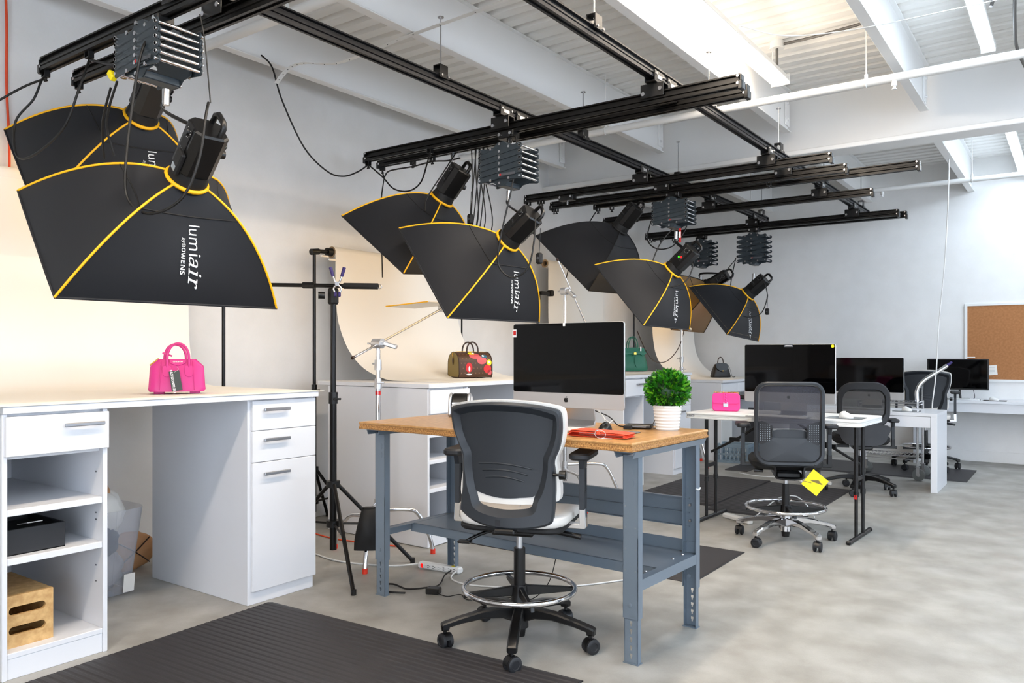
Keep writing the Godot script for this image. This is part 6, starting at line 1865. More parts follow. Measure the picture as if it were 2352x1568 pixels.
func printer() -> void:
	var t := thing("label_printer", "black and white rounded label printer with a blue lit mark on the workbench", "printer", Vector3(-2.94, 0.932, -3.58), 0.55)
	var side := round2([Vector2(-0.085, 0.0), Vector2(-0.088, 0.05), Vector2(-0.075, 0.085), Vector2(-0.035, 0.120), Vector2(0.02, 0.132), Vector2(0.065, 0.118), Vector2(0.09, 0.075), Vector2(0.092, 0.0)], 4)
	var s := S(); extrude(s, side, 0.085, Transform3D(Basis(Vector3.UP, -PI / 2), Vector3.ZERO), 0.006); put(t, "housing", s, M.black_plastic)
	for e in [-1.0, 1.0]:
		s = S(); extrude(s, side, 0.016, Transform3D(Basis(Vector3.UP, -PI / 2).scaled(Vector3(1.03, 1.03, 1.03)), Vector3(e * 0.053, 0.0, 0.0)), 0.006); put(t, "side_cover", s, M.brushed_aluminium)
		s = S(); cyl(s, Vector3(e * 0.060, 0.070, -0.015), Vector3(e * 0.064, 0.070, -0.015), 0.045, -1, 20); put(t, "window_disc", s, M.white_plastic)
	s = S(); box(s, Vector3(0, 0.078, 0.084), Vector3(0.080, 0.012, 0.018), 0.002, I3); put(t, "paper_slot", s, M.brushed_aluminium)
	s = S(); box(s, Vector3(0.0, 0.0, 0.0), Vector3(0.035, 0.004, 0.006), 0.0, Transform3D(Basis(Vector3.RIGHT, 0.8), Vector3(0.0, 0.106, 0.061))); put(t, "blue_light_mark", s, M.label_blue)
	s = S(); box(s, Vector3(0.01, 0.070, 0.095), Vector3(0.045, 0.001, 0.03)); put(t, "label_strip", s, M.print_white)
	put_mesh(t, "lettering", lettering("DYMO", 0.009, 0.0004, "Droid Sans", 700), M.print_white, "", Transform3D(Basis.IDENTITY, Vector3(-0.012, 0.035, 0.0905)))

func objects() -> void:
	computers()
	bags()
	plant()
	printer()

# ---------------------------------------------------------------- stands
func knob(t: Node, at: Vector3, dir: Vector3, m: String, called := "knob") -> void:
	var s := S()
	cyl(s, at, at + dir * 0.025, 0.006, -1, 8)
	box(s, Vector3.ZERO, Vector3(0.05, 0.012, 0.014), 0.004, frame_at(at + dir * 0.03, dir, Vector3.UP if absf(dir.y) < 0.8 else Vector3.RIGHT))
	put(t, called, s, M[m])

# chrome turtle base stand with a grip head and arm; feet and arm ends in world space
func c_stand(at: Vector3, feet: Array, top: float, grip: Vector3, arm_a: Vector3, arm_b: Vector3, label: String) -> Node3D:
	var t := thing("grip_stand", label, "stand", at)
	var s := S(); cyl(s, Vector3(0, 0.20, 0), Vector3(0, 1.10, 0), 0.0175, -1, 16); put(t, "lower_tube", s, M.chrome)
	s = S(); cyl(s, Vector3(0, 1.08, 0), Vector3(0, top, 0), 0.0145, -1, 16); put(t, "upper_tube", s, M.chrome)
	for y in [1.10, 1.22]:
		s = S(); cyl(s, Vector3(0, y - 0.03, 0), Vector3(0, y + 0.035, 0), 0.024, 0.022, 16); put(t, "collar", s, M.brushed_aluminium)
		knob(t, Vector3(0.0, y + 0.01, 0.0) + Vector3(0.02, 0, 0.01) * (1 if y < 1.2 else -1), Vector3(0.8, 0, 0.5).normalized() * (1 if y < 1.2 else -1), "brushed_aluminium")
	s = S(); cyl(s, Vector3(0, 1.03, 0), Vector3(0, 1.055, 0), 0.018, -1, 12); put(t, "red_label", s, M.label_red)
	var i := 0
	for f in feet:
		var d: Vector3 = (f - at)
		d.y = 0.0
		var hub := Vector3(0, 0.34 - 0.05 * i, 0)
		var L := d.length()
		var n := d / L
		s = S(); tube(s, smooth_path([hub, hub + n * (L * 0.55), hub + n * (L * 0.75) - Vector3(0, 0.04, 0), n * (L * 0.93) + Vector3(0, 0.12, 0), n * L + Vector3(0, 0.02, 0)], 5), 0.0135, 10); put(t, "leg", s, M.chrome)
		s = S(); cyl(s, n * L, n * L + Vector3(0, 0.03, 0), 0.0165, -1, 12); put(t, "foot_cap", s, M.rubber_orange, "orange rubber foot")
		s = S(); cyl(s, hub - Vector3(0, 0.024, 0), hub + Vector3(0, 0.024, 0), 0.026, -1, 14); put(t, "leg_collar", s, M.brushed_aluminium)
		i += 1
	var g := grip - at
	s = S(); cyl(s, Vector3(0, top - 0.02, 0), Vector3(0, g.y + 0.02, 0), 0.012, -1, 10); put(t, "stud", s, M.brushed_aluminium)
	var ad := (arm_b - arm_a).normalized()
	var sd := ad.cross(Vector3.UP).normalized()
	s = S(); cyl(s, g - sd * 0.035, g + sd * 0.035, 0.032, -1, 18); box(s, g + sd * 0.05, Vector3(0.045, 0.035, 0.03), 0.006); put(t, "grip_head", s, M.brushed_aluminium)
	knob(t, g - sd * 0.035, -sd, "brushed_aluminium", "grip_handle")
	s = S(); box(s, Vector3(0, 0, 0.04), Vector3(0.05, 0.028, 0.09), 0.006, frame_at(g + sd * 0.05, (sd + ad * 0.5 - Vector3(0, 0.5, 0)), Vector3.UP)); put(t, "grip_jaw", s, M.brushed_aluminium)
	s = S(); cyl(s, arm_a - at, arm_b - at, 0.008, -1, 12); put(t, "arm", s, M.chrome)
	s = S(); cyl(s, arm_a - at - ad * 0.004, arm_a - at + ad * 0.02, 0.0095, -1, 10); put(t, "arm_tip", s, M.rubber_orange if false else M.brown_leather)
	s = S(); cyl(s, arm_b - at - sd * 0.03, arm_b - at + sd * 0.03, 0.028, -1, 16); put(t, "arm_head", s, M.brushed_aluminium)
	knob(t, arm_b - at + sd * 0.03, sd, "brushed_aluminium", "arm_handle")
	return t

func black_stand(at: Vector3, feet: Array, top: float, r: float, label: String, collar_y := 0.42) -> Node3D:
	var t := thing("light_stand", label, "stand", at)
	var s := S(); cyl(s, Vector3(0, 0.10, 0), Vector3(0, minf(1.02, top), 0), r, -1, 14); put(t, "lower_tube", s, M.rail_black)
	s = S(); cyl(s, Vector3(0, 0.98, 0), Vector3(0, top, 0), r * 0.8, -1, 14); put(t, "upper_tube", s, M.rail_black)
	s = S(); cyl(s, Vector3(0, 0.99, 0), Vector3(0, 1.06, 0), r * 1.35, -1, 14); put(t, "clamp_collar", s, M.black_plastic)
	knob(t, Vector3(r, 1.02, 0), Vector3(0.9, 0, 0.4).normalized(), "black_plastic")
	for y in [collar_y, collar_y - 0.24]:
		s = S(); cyl(s, Vector3(0, y - 0.02, 0), Vector3(0, y + 0.02, 0), r * 2.0, -1, 12); put(t, "leg_collar", s, M.black_plastic)
	for f in feet:
		var d: Vector3 = f - at
		d.y = 0.0
		s = S(); cyl(s, Vector3(0, collar_y, 0) + d * 0.05, d + Vector3(0, 0.012, 0), 0.012, -1, 10); put(t, "leg", s, M.rail_black)
		s = S(); cyl(s, Vector3(0, collar_y - 0.24, 0) + d * 0.05, Vector3(0, collar_y * 0.5, 0) + d * 0.51, 0.007, -1, 8); put(t, "leg_brace", s, M.rail_black)
		s = S(); cyl(s, d, d + Vector3(0, 0.03, 0), 0.015, -1, 10); put(t, "foot_cap", s, M.black_plastic)
	return t

func stands() -> void:
	var s := S()
	c_stand(Vector3(-3.66, 0, -3.62), [Vector3(-3.42, 0, -3.275), Vector3(-3.405, 0, -3.86), Vector3(-4.02, 0, -3.58)], 1.32, Vector3(-3.66, 1.36, -3.62), Vector3(-3.628, 1.268, -3.37), Vector3(-3.752, 1.625, -4.37), "chrome grip stand with orange feet beside the workbench")
	s = S(); box(s, Vector3.ZERO, Vector3(0.42, 0.006, 0.32), 0.002, Transform3D(Basis(Vector3(0, 0, 1), 0.05), Vector3(-3.98, 1.655, -4.38)))
	var card := solo("reflector_card", s, M.paper_white, "white reflector card with a yellow edge on the grip arm", "card")
	s = S(); tube(s, [Vector3(-4.185, 1.645, -4.22), Vector3(-3.77, 1.665, -4.22)], 0.005, 6); put(card, "yellow_edge", s, M.piping_yellow)
	c_stand(Vector3(-3.60, 0, -5.79), [Vector3(-3.25, 0, -6.15), Vector3(-3.25, 0, -5.55), Vector3(-4.0, 0, -5.80)], 1.75, Vector3(-3.60, 1.83, -5.79), Vector3(-3.66, 2.11, -5.76), Vector3(-3.56, 1.53, -6.10), "chrome grip stand between the patterned and the green handbag's desks")
	s = S(); box(s, Vector3.ZERO, Vector3(0.44, 0.012, 0.34), 0.003, Transform3D(Basis(Vector3(0, 0, 1), 0.0), Vector3(-3.66, 1.507, -6.27)))
	solo("reflector_card", s, M.paper_white, "pale foam card held flat over the green handbag's desk", "card")
	s = S(); box(s, Vector3.ZERO, Vector3(0.40, 0.010, 0.28), 0.003, Transform3D(Basis(Vector3(0, 0, 1), 0.12), Vector3(-3.60, 1.532, -6.40)))
	solo("reflector_card", s, M.paper_white, "tilted foam card lying on the flat one by the green handbag", "card")
	c_stand(Vector3(-3.78, 0, -8.66), [Vector3(-3.40, 0, -8.50), Vector3(-3.70, 0, -9.05), Vector3(-4.15, 0, -8.60)], 1.55, Vector3(-3.78, 1.60, -8.66), Vector3(-3.70, 1.58, -8.60), Vector3(-3.95, 1.66, -8.85), "chrome grip stand beyond the green handbag's desk end")
	# black boom stand with clamp and sandbag
	var b := black_stand(Vector3(-3.70, 0, -3.28), [Vector3(-3.167, 0, -2.95), Vector3(-3.36, 0, -3.62), Vector3(-4.22, 0, -3.20)], 1.60, 0.021, "black boom stand beside the pink satchel's desk", 0.50)
	s = S(); box(s, Vector3(0, 1.645, 0), Vector3(0.05, 0.10, 0.06), 0.010); put(b, "boom_clamp", s, M.black_matte)
	s = S(); cyl(s, Vector3(-0.03, 1.65, 0.04), Vector3(-0.055, 1.65, 0.07), 0.022, -1, 14); put(b, "boom_knob", s, M.black_plastic)
	var pa := Vector3(-4.43, 1.735, -2.97)
	var pb := Vector3(-3.43, 1.70, -3.39)
	var t := thing("boom_arm", "black boom pole with a foam grip and steel hook", "boom", Vector3(-3.70, 1.71, -3.28))
	var o := Vector3(-3.70, 1.71, -3.28)
	var d := (pb - pa).normalized()
	s = S(); cyl(s, pa - o, pb - d * 0.16 - o, 0.0125, -1, 14); put(t, "pole", s, M.rail_black)
	s = S(); cyl(s, pb - d * 0.22 - o, pb - o, 0.0185, -1, 16); put(t, "foam_grip", s, M.black_matte)
	s = S(); cyl(s, o * 0.0 - d * 0.20, -d * 0.12, 0.020, -1, 16); put(t, "twist_collar", s, M.black_plastic)
	s = S()
	var hk := []
	for k in 9: hk.append(pb - o + d * (0.012 + 0.014 * sin(PI * k / 8.0 * 1.3)) + Vector3(0, 0.012 * cos(PI * k / 8.0 * 1.3) - 0.002, 0))
	tube(s, hk, 0.0025, 6); put(t, "hook", s, M.bright_steel)
	# spring clamp with purple grips
	t = thing("spring_clamp", "steel spring clamp with purple grips on the black boom", "clamp", Vector3(-3.645, 1.71, -3.27), 0.62)
	for q in [-1.0, 1.0]:
		s = S(); tube(s, smooth_path([Vector3(q * 0.034, 0.075, 0.02), Vector3(q * 0.024, 0.045, 0.02), Vector3(q * 0.010, 0.012, 0.02), Vector3(-q * 0.022, -0.02, 0.02), Vector3(-q * 0.012, -0.055, 0.02)], 5), 0.006, 6); put(t, "jaw_arm", s, M.bright_steel)
		s = S(); cyl(s, Vector3(q * 0.042, 0.105, 0.02), Vector3(q * 0.026, 0.05, 0.02), 0.0105, 0.0095, 10); put(t, "grip", s, M.purple_grip, "purple rubber grip")
		s = S(); box(s, Vector3(-q * 0.012, -0.058, 0.02), Vector3(0.016, 0.03, 0.02), 0.005); put(t, "jaw_pad", s, M.purple_grip)
	s = S(); cyl(s, Vector3(0, 0.005, 0.008), Vector3(0, 0.005, 0.034), 0.013, -1, 14); put(t, "spring", s, M.bright_steel)
	# sandbag
	t = thing("sandbag", "black cloth sandbag draped on the boom stand's leg", "sandbag", Vector3(-3.44, 0.14, -3.33), 0.7)
	for q in [-1.0, 1.0]:
		s = S()
		sheet(s, 18, 10, func(u: float, v: float) -> Vector3:
			var a := TAU * u
			var w := 0.035 + 0.05 * v * (1.0 - 0.3 * v * v)
			var dpt := 0.008 + 0.055 * sin(PI * (0.15 + 0.8 * v))
			return Vector3(cos(a) * w * 1.2 , 0.235 - v * 0.215 - (0.02 if v > 0.95 else 0.0), q * (0.012 + 0.05 * v) + sin(a) * dpt), Vector3.ZERO)
		put(t, "bag_pouch", s, M.black_matte)
	s = S(); box(s, Vector3(0, 0.235, 0), Vector3(0.06, 0.012, 0.05), 0.005); put(t, "strap", s, M.black_matte)
	# poles that carry the paper rolls, close to the wall
	var p1 := black_stand(Vector3(-4.70, 0, -3.20), [Vector3(-4.45, 0, -3.45), Vector3(-4.86, 0, -3.0), Vector3(-4.86, 0, -3.55)], 2.33, 0.015, "tall thin black stand holding the pink satchel's paper roll")
	s = S(); cyl(s, Vector3(0.0, 2.31, 0.02), Vector3(0, 2.31, 0.22), 0.018, -1, 12); knob(p1, Vector3(0.02, 2.27, 0.0), Vector3(1, 0, 0), "black_plastic"); put(p1, "cross_bar", s, M.rail_black)
	var p2 := black_stand(Vector3(-4.70, 0, -3.98), [Vector3(-4.48, 0, -4.18), Vector3(-4.86, 0, -3.75), Vector3(-4.86, 0, -4.25)], 2.05, 0.016, "thin black stand whose bar holds the patterned handbag's paper roll")
	s = S(); cyl(s, Vector3(0, 2.06, 0.03), Vector3(0.0, 2.07, -0.04), 0.024, -1, 14); cyl(s, Vector3(-0.02, 2.075, -0.03), Vector3(-0.045, 2.085, -0.19), 0.016, -1, 12); put(p2, "roll_bar", s, M.card_core if false else M.rail_black)
	s = S(); cyl(s, Vector3(-0.045, 2.085, -0.16), Vector3(-0.045, 2.085, -0.205), 0.030, 0.034, 16); put(p2, "roll_plug", s, M.rail_black)
	for k in 2:
		s = S(); box(s, Vector3(0.0 + 0.03 * k, 2.04 - 0.025 * k, -0.10 - 0.05 * k), Vector3(0.012, 0.018, 0.075), 0.004, I3); put(p2, "wing_screw", s, M.brushed_aluminium)
	black_stand(Vector3(-4.72, 0, -5.76), [Vector3(-4.5, 0, -5.95), Vector3(-4.86, 0, -5.5), Vector3(-4.86, 0, -6.0)], 1.98, 0.010, "thinnest black stand at the edge of the patterned handbag's paper")
	var p3 := black_stand(Vector3(-4.66, 0, -6.95), [Vector3(-4.57, 0, -7.12), Vector3(-4.86, 0, -6.7), Vector3(-4.86, 0, -7.2)], 1.86, 0.016, "black stand with a small clamp head beside the green handbag's paper roll")
	s = S(); box(s, Vector3(0, 1.90, 0.0), Vector3(0.05, 0.09, 0.05), 0.008); box(s, Vector3(0.03, 1.935, -0.09), Vector3(0.05, 0.04, 0.16), 0.010); box(s, Vector3(0.04, 1.94, -0.19), Vector3(0.07, 0.065, 0.05), 0.010); put(p3, "clamp_head", s, M.black_matte)
	var p4 := black_stand(Vector3(-4.50, 0, -8.86), [Vector3(-4.2, 0, -8.9), Vector3(-4.7, 0, -8.6), Vector3(-4.7, 0, -9.05)], 2.0, 0.014, "thin black stand behind the green handbag")
	# strobe lying on a bracket behind the green handbag
	t = thing("strobe_head", "dark studio flash head mounted low behind the workbench computer", "flash", Vector3(-4.30, 1.545, -7.60), 0.25)
	s = S(); cyl(s, Vector3(-0.20, 0, 0), Vector3(0.10, 0, 0), 0.058, 0.062, 18); put(t, "body", s, M.charcoal_dark)
	s = S(); box(s, Vector3(0.125, 0.0, 0.0), Vector3(0.05, 0.105, 0.105), 0.016); put(t, "rear_panel", s, M.charcoal_dark)
	s = S(); box(s, Vector3(0.152, 0.018, 0.0), Vector3(0.003, 0.05, 0.07)); put(t, "display_face", s, M.glass_grey)
	s = S(); tube(s, [Vector3(0.13, -0.045, -0.05), Vector3(0.18, -0.055, -0.05), Vector3(0.18, -0.055, 0.05), Vector3(0.13, -0.045, 0.05)], 0.012, 8); put(t, "handle", s, M.black_matte)
	s = S(); cyl(s, Vector3(-0.1, -0.06, 0.0), Vector3(-0.1, -0.445, 0.0), 0.012, -1, 10); put(t, "support_pin", s, M.rail_black)

# ---------------------------------------------------------------- floor things, cart, board
func cart() -> void:
	var t := thing("wire_cart", "chrome wire utility cart with large grey casters behind the white drawer desk", "cart", Vector3(-1.62, 0, -9.10))
	var s: SurfaceTool
	for x in [-0.28, 0.28]:
		for z in [-0.17, 0.17]:
			s = S(); cyl(s, Vector3(x, 0.14, z), Vector3(x, 0.80, z), 0.0125, -1, 12); put(t, "post", s, M.chrome)
			var h := holder(t, "caster")
			h.position = Vector3(x, 0, z)
			s = S(); lathe(s, [Vector2(0.0, -0.014), Vector2(0.045, -0.014), Vector2(0.06, -0.010), Vector2(0.06, 0.010), Vector2(0.045, 0.014), Vector2(0.0, 0.014)], Transform3D(Basis(Vector3(0, 0, 1), 0) * Basis(Vector3.RIGHT, PI / 2), Vector3(0.01, 0.06, 0)), 22); put(h, "wheel", s, M.caster_grey)
			s = S(); cyl(s, Vector3(0.01, 0.06, -0.018), Vector3(0.01, 0.06, 0.018), 0.018, -1, 14); put(h, "axle", s, M.bright_steel)
			s = S()
			for q in [-0.020, 0.020]: box(s, Vector3(0.004, 0.095, q), Vector3(0.03, 0.08, 0.004), 0.001)
			box(s, Vector3(0.0, 0.136, 0), Vector3(0.045, 0.010, 0.045), 0.003)
			put(h, "fork", s, M.bright_steel)
	for y in [0.24, 0.79]:
		var sh := holder(t, "wire_shelf")
		s = S(); tube(s, [Vector3(-0.28, y, -0.17), Vector3(0.28, y, -0.17), Vector3(0.28, y, 0.17), Vector3(-0.28, y, 0.17)], 0.006, 6, true); tube(s, [Vector3(-0.28, y - 0.03, -0.17), Vector3(0.28, y - 0.03, -0.17), Vector3(0.28, y - 0.03, 0.17), Vector3(-0.28, y - 0.03, 0.17)], 0.004, 6, true); put(sh, "rim", s, M.chrome)
		for k in 15:
			s = S(); cyl(s, Vector3(-0.26 + k * 0.037, y + 0.003, -0.17), Vector3(-0.26 + k * 0.037, y + 0.003, 0.17), 0.003, -1, 6); put(sh, "wire", s, M.chrome)
	s = S(); tube(s, smooth_path([Vector3(0.27, 0.80, 0.12), Vector3(0.27, 0.92, 0.11), Vector3(0.33, 1.02, 0.08), Vector3(0.46, 1.12, 0.0), Vector3(0.52, 1.17, -0.04)], 5), 0.020, 10); tube(s, [Vector3(0.28, 0.80, -0.10), Vector3(0.30, 0.98, -0.02), Vector3(0.34, 1.03, 0.07)], 0.009, 8); put(t, "push_handle", s, M.chrome)
	s = S(); cyl(s, Vector3(0.50, 1.153, -0.025), Vector3(0.56, 1.205, -0.07), 0.016, 0.012, 12); put(t, "handle_cap", s, M.purple_grip, "blue plastic cap")

func crate(at: Vector3, turn: float, label: String) -> void:
	var t := thing("plastic_crate", label, "crate", at, turn, "crates below the low desk")
	var w := 0.36
	var h := 0.22
	var dp := 0.28
	for q in [-1.0, 1.0]:
		for ax in 2:
			var side := holder(t, "crate_wall")
			var L := w if ax == 0 else dp
			side.transform = Transform3D(Basis(Vector3.UP, PI / 2 * ax), Vector3(0, 0, 0))
			var z: float = q * (dp if ax == 0 else w) * 0.5
			var s := S()
			box(s, Vector3(0, 0.015, z), Vector3(L, 0.03, 0.008)); box(s, Vector3(0, h - 0.02, z), Vector3(L, 0.04, 0.012), 0.003)
			box(s, Vector3(0, 0.10, z), Vector3(L, 0.02, 0.008))
			put(side, "rail", s, M.crate_blue)
			for k in 8:
				s = S(); box(s, Vector3(-L * 0.5 + 0.01 + k * (L - 0.02) / 7.0, h * 0.5, z), Vector3(0.016, h - 0.02, 0.008)); put(side, "slat", s, M.crate_blue)
	var s := S(); box(s, Vector3(0, 0.004, 0), Vector3(w, 0.008, dp)); put(t, "floor_plate", s, M.crate_blue)

func power_strip(at: Vector3, turn: float, n: int, label: String, lit: bool) -> void:
	var t := thing("power_strip", label, "power strip", at, turn)
	var s := S(); box(s, Vector3(0, 0.020, 0), Vector3(0.30, 0.038, 0.052), 0.010); put(t, "body", s, M.white_plastic)
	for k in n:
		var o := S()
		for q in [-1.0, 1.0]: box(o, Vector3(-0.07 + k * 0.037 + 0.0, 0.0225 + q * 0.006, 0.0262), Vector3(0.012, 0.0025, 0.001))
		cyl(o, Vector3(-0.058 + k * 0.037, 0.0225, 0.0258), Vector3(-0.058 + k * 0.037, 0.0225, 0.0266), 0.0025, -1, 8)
		put(t, "socket", o, M.socket_shade)  # no openings cut: shade of the slots is painted as dark slips
	if lit:
		s = S(); box(s, Vector3(-0.115, 0.022, 0.0265), Vector3(0.016, 0.024, 0.004), 0.001); put(t, "rocker_switch", s, M.red_switch_signal, "lit red switch")
		s = S(); box(s, Vector3(0.095, 0.0395, 0.0), Vector3(0.025, 0.001, 0.018)); put(t, "yellow_sticker", s, M.tape_yellow)

func floor_things() -> void:
	power_strip(Vector3(-3.10, 0, -3.58), 0.12, 6, "white power strip with a lit red switch under the workbench", true)
	power_strip(Vector3(-2.15, 0, -5.98), -0.5, 0, "white power strip lying beside the folding table's leg", false)
	power_strip(Vector3(-2.12, 0, -7.25 - 0.85), 0.1, 0, "white power strip behind the grey stool on the concrete", false)
	var t := thing("power_adapter", "black power brick on the floor under the workbench", "adapter", Vector3(-2.835, 0, -3.22), 0.35)
	var s := S(); box(s, Vector3(0, 0.0165, 0), Vector3(0.075, 0.033, 0.055), 0.004); put(t, "case", s, M.black_plastic)
	cable([Vector3(-2.86, 0.02, -3.23), Vector3(-2.90, 0.012, -3.35), Vector3(-2.97, 0.02, -3.47), Vector3(-2.99, 0.025, -3.55)], 0.0045, "cord_black", "power_cable", "thick black cord from the power brick to the lit strip")
	cable([Vector3(-2.80, 0.014, -3.20), Vector3(-2.73, 0.006, -3.21), Vector3(-2.68, 0.012, -3.26), Vector3(-2.60, 0.006, -3.23), Vector3(-2.50, 0.006, -3.34), Vector3(-2.42, 0.012, -3.38), Vector3(-2.34, 0.006, -3.44), Vector3(-2.27, 0.10, -3.50), Vector3(-2.24, 0.30, -3.55), Vector3(-2.22, 0.42, -3.60)], 0.0025, "cord_black", "power_cable", "thin black cord wandering from the power brick over the floor")
	cable([Vector3(-2.86, 0.03, -3.22), Vector3(-2.98, 0.012, -3.17), Vector3(-3.12, 0.008, -3.20), Vector3(-3.17, 0.008, -3.13), Vector3(-3.05, 0.008, -3.08), Vector3(-2.95, 0.008, -3.12)], 0.005, "cord_black", "power_cable", "black cord looped round the workbench's left leg")
	cable([Vector3(-2.96, 0.025, -3.56), Vector3(-2.93, 0.008, -3.48), Vector3(-2.80, 0.006, -3.44), Vector3(-2.62, 0.006, -3.50), Vector3(-2.42, 0.006, -3.62), Vector3(-2.24, 0.006, -3.82), Vector3(-2.10, 0.006, -4.05)], 0.0045, "cord_white", "power_cable", "white cord curving away from the lit power strip")
	cable([Vector3(-3.25, 0.02, -3.58), Vector3(-3.42, 0.006, -3.46), Vector3(-3.75, 0.006, -3.36), Vector3(-4.1, 0.006, -3.40), Vector3(-4.6, 0.006, -3.35)], 0.0055, "cord_white", "power_cable", "white cord along the floor behind the boom stand")
	cable([Vector3(-4.85, 0.02, -3.75), Vector3(-4.6, 0.006, -3.80), Vector3(-4.2, 0.006, -3.75), Vector3(-3.7, 0.006, -3.85)], 0.005, "cord_orange", "extension_cable", "orange cord on the floor by the wall stand")
	cable([Vector3(-3.46, 0.006, -5.65), Vector3(-3.25, 0.006, -6.0), Vector3(-3.0, 0.006, -6.15), Vector3(-2.75, 0.006, -6.12)], 0.005, "cord_orange", "extension_cable", "orange cord on the floor behind the workbench")
	cable([Vector3(-2.02, 0.03, -5.93), Vector3(-1.98, 0.09, -6.05), Vector3(-1.90, 0.17, -6.2), Vector3(-1.80, 0.18, -6.3), Vector3(-1.72, 0.10, -6.35), Vector3(-1.68, 0.016, -6.38)], 0.005, "cord_white", "power_cable", "white cord arching up from the strip by the folding table")
	cable([Vector3(-2.98, 0.006, -8.35), Vector3(-2.75, 0.006, -8.25), Vector3(-2.5, 0.006, -8.3), Vector3(-2.25, 0.01, -8.13)], 0.006, "cord_white", "power_cable", "white cord on the concrete behind the grey stool")
	crate(Vector3(-3.34, 0, -9.22), 0.1, "grey blue slatted crate below the low drawer desk, lower of the pair")
	crate(Vector3(-3.02, 0, -9.66), 0.05, "grey blue slatted crate beside the small mat and the low desk")
	t = thing("storage_tub", "translucent white storage tub under the low drawer desk", "tub", Vector3(-3.72, 0, -9.55))
	s = S(); box(s, Vector3(0, 0.24, 0), Vector3(0.30, 0.48, 0.42), 0.02); put(t, "tub_body", s, M.white_plastic)
	s = S(); box(s, Vector3(0, 0.495, 0), Vector3(0.32, 0.03, 0.44), 0.008); put(t, "lid", s, M.white_plastic)
	t = thing("leaning_reflector", "folded black reflector with a yellow edge leaning under the low desk", "reflector", Vector3(-3.20, 0.225, -9.42), 0.3)
	s = S(); extrude(s, PackedVector2Array([Vector2(-0.10, 0.0), Vector2(0.10, 0.0), Vector2(0.05, 0.42), Vector2(-0.05, 0.42)]), 0.02, Transform3D(Basis(Vector3.RIGHT, -0.25), Vector3(0, 0, 0)), 0.003); put(t, "fabric", s, M.soft_black)
	s = S(); tube(s, [Vector3(0.10, 0.0, 0.012), Vector3(0.05, 0.41, -0.095)], 0.005, 6); put(t, "yellow_edge", s, M.piping_yellow)
	t = thing("black_portfolio", "black flat case on the desk edge behind the folding table", "case", Vector3(-3.30, 0.80, -9.35), 0.2)
	s = S(); box(s, Vector3.ZERO, Vector3(0.30, 0.05, 0.36), 0.012, Transform3D(Basis(Vector3(0, 0, 1), -0.12), Vector3(-0.02, -0.02, 0))); put(t, "case", s, M.quilt_black)

func cork_board() -> void:
	var t := thing("cork_board", "tan corkboard in a white frame on the back wall", "board", Vector3(-0.20, 0.97, ZB))
	var w := 0.915
	var h := 0.905
	var s := S(); box(s, Vector3(0, h * 0.5, 0.008), Vector3(w * 2.0, h, 0.012)); put(t, "cork_sheet", s, M.cork)
	for q in [-1.0, 1.0]:
		s = S(); box(s, Vector3(q * w, h * 0.5, 0.012), Vector3(0.032, h + 0.03, 0.022), 0.003); put(t, "frame_side", s, M.white_plastic)
		s = S(); box(s, Vector3(0, h * 0.5 + q * h * 0.5, 0.012), Vector3(w * 2.0 - 0.03, 0.030, 0.022), 0.003); put(t, "frame_rail", s, M.white_plastic)
	s = S(); box(s, Vector3.ZERO, Vector3(0.095, 0.115, 0.001), 0.0, Transform3D(Basis(Vector3(0, 0, 1), 0.10), Vector3(-0.84, 1.095, ZB + 0.0155)))
	var n := solo("paper_note", s, M.paper_white, "small white note pinned to the corkboard beside the monitor", "note")
	for k in 4:
		s = S(); box(s, Vector3(-0.005, 0.03 - k * 0.016, 0.001), Vector3(0.06, 0.002, 0.0006), 0.0, Transform3D(Basis(Vector3(0, 0, 1), 0.10), Vector3(-0.84, 1.095, ZB + 0.0155))); put(n, "printed_line", s, M.glass_grey)
	s = S(); box(s, Vector3(-1.06, 1.245, ZB + 0.016), Vector3(0.085, 0.012, 0.02), 0.002)
	solo("paper_note", s, M.paper_white, "narrow white strip at the corkboard frame above the monitor", "note")
	cable([Vector3(-1.06, 3.238, -8.95), Vector3(-1.07, 2.8, -8.96), Vector3(-1.10, 2.2, -8.97), Vector3(-1.15, 1.6, -8.96), Vector3(-1.17, 1.1, -8.92), Vector3(-1.20, 0.80, -8.90), Vector3(-1.20, 0.70, -8.905)], 0.006, "cord_white", "hanging_cable", "white cable hanging from the ceiling beam down to the white drawer desk")
	var p := thing("wall_outlet", "small white outlet plate on the left wall beside the green handbag's paper", "outlet", Vector3(XW, 1.22, -10.62))
	s = S(); box(s, Vector3(0.003, 0, 0), Vector3(0.006, 0.115, 0.07), 0.002); put(p, "plate", s, M.white_plastic)
	s = S(); box(s, Vector3(0.0065, 0.02, 0), Vector3(0.001, 0.03, 0.03)); put(p, "socket", s, M.laminate_edge)

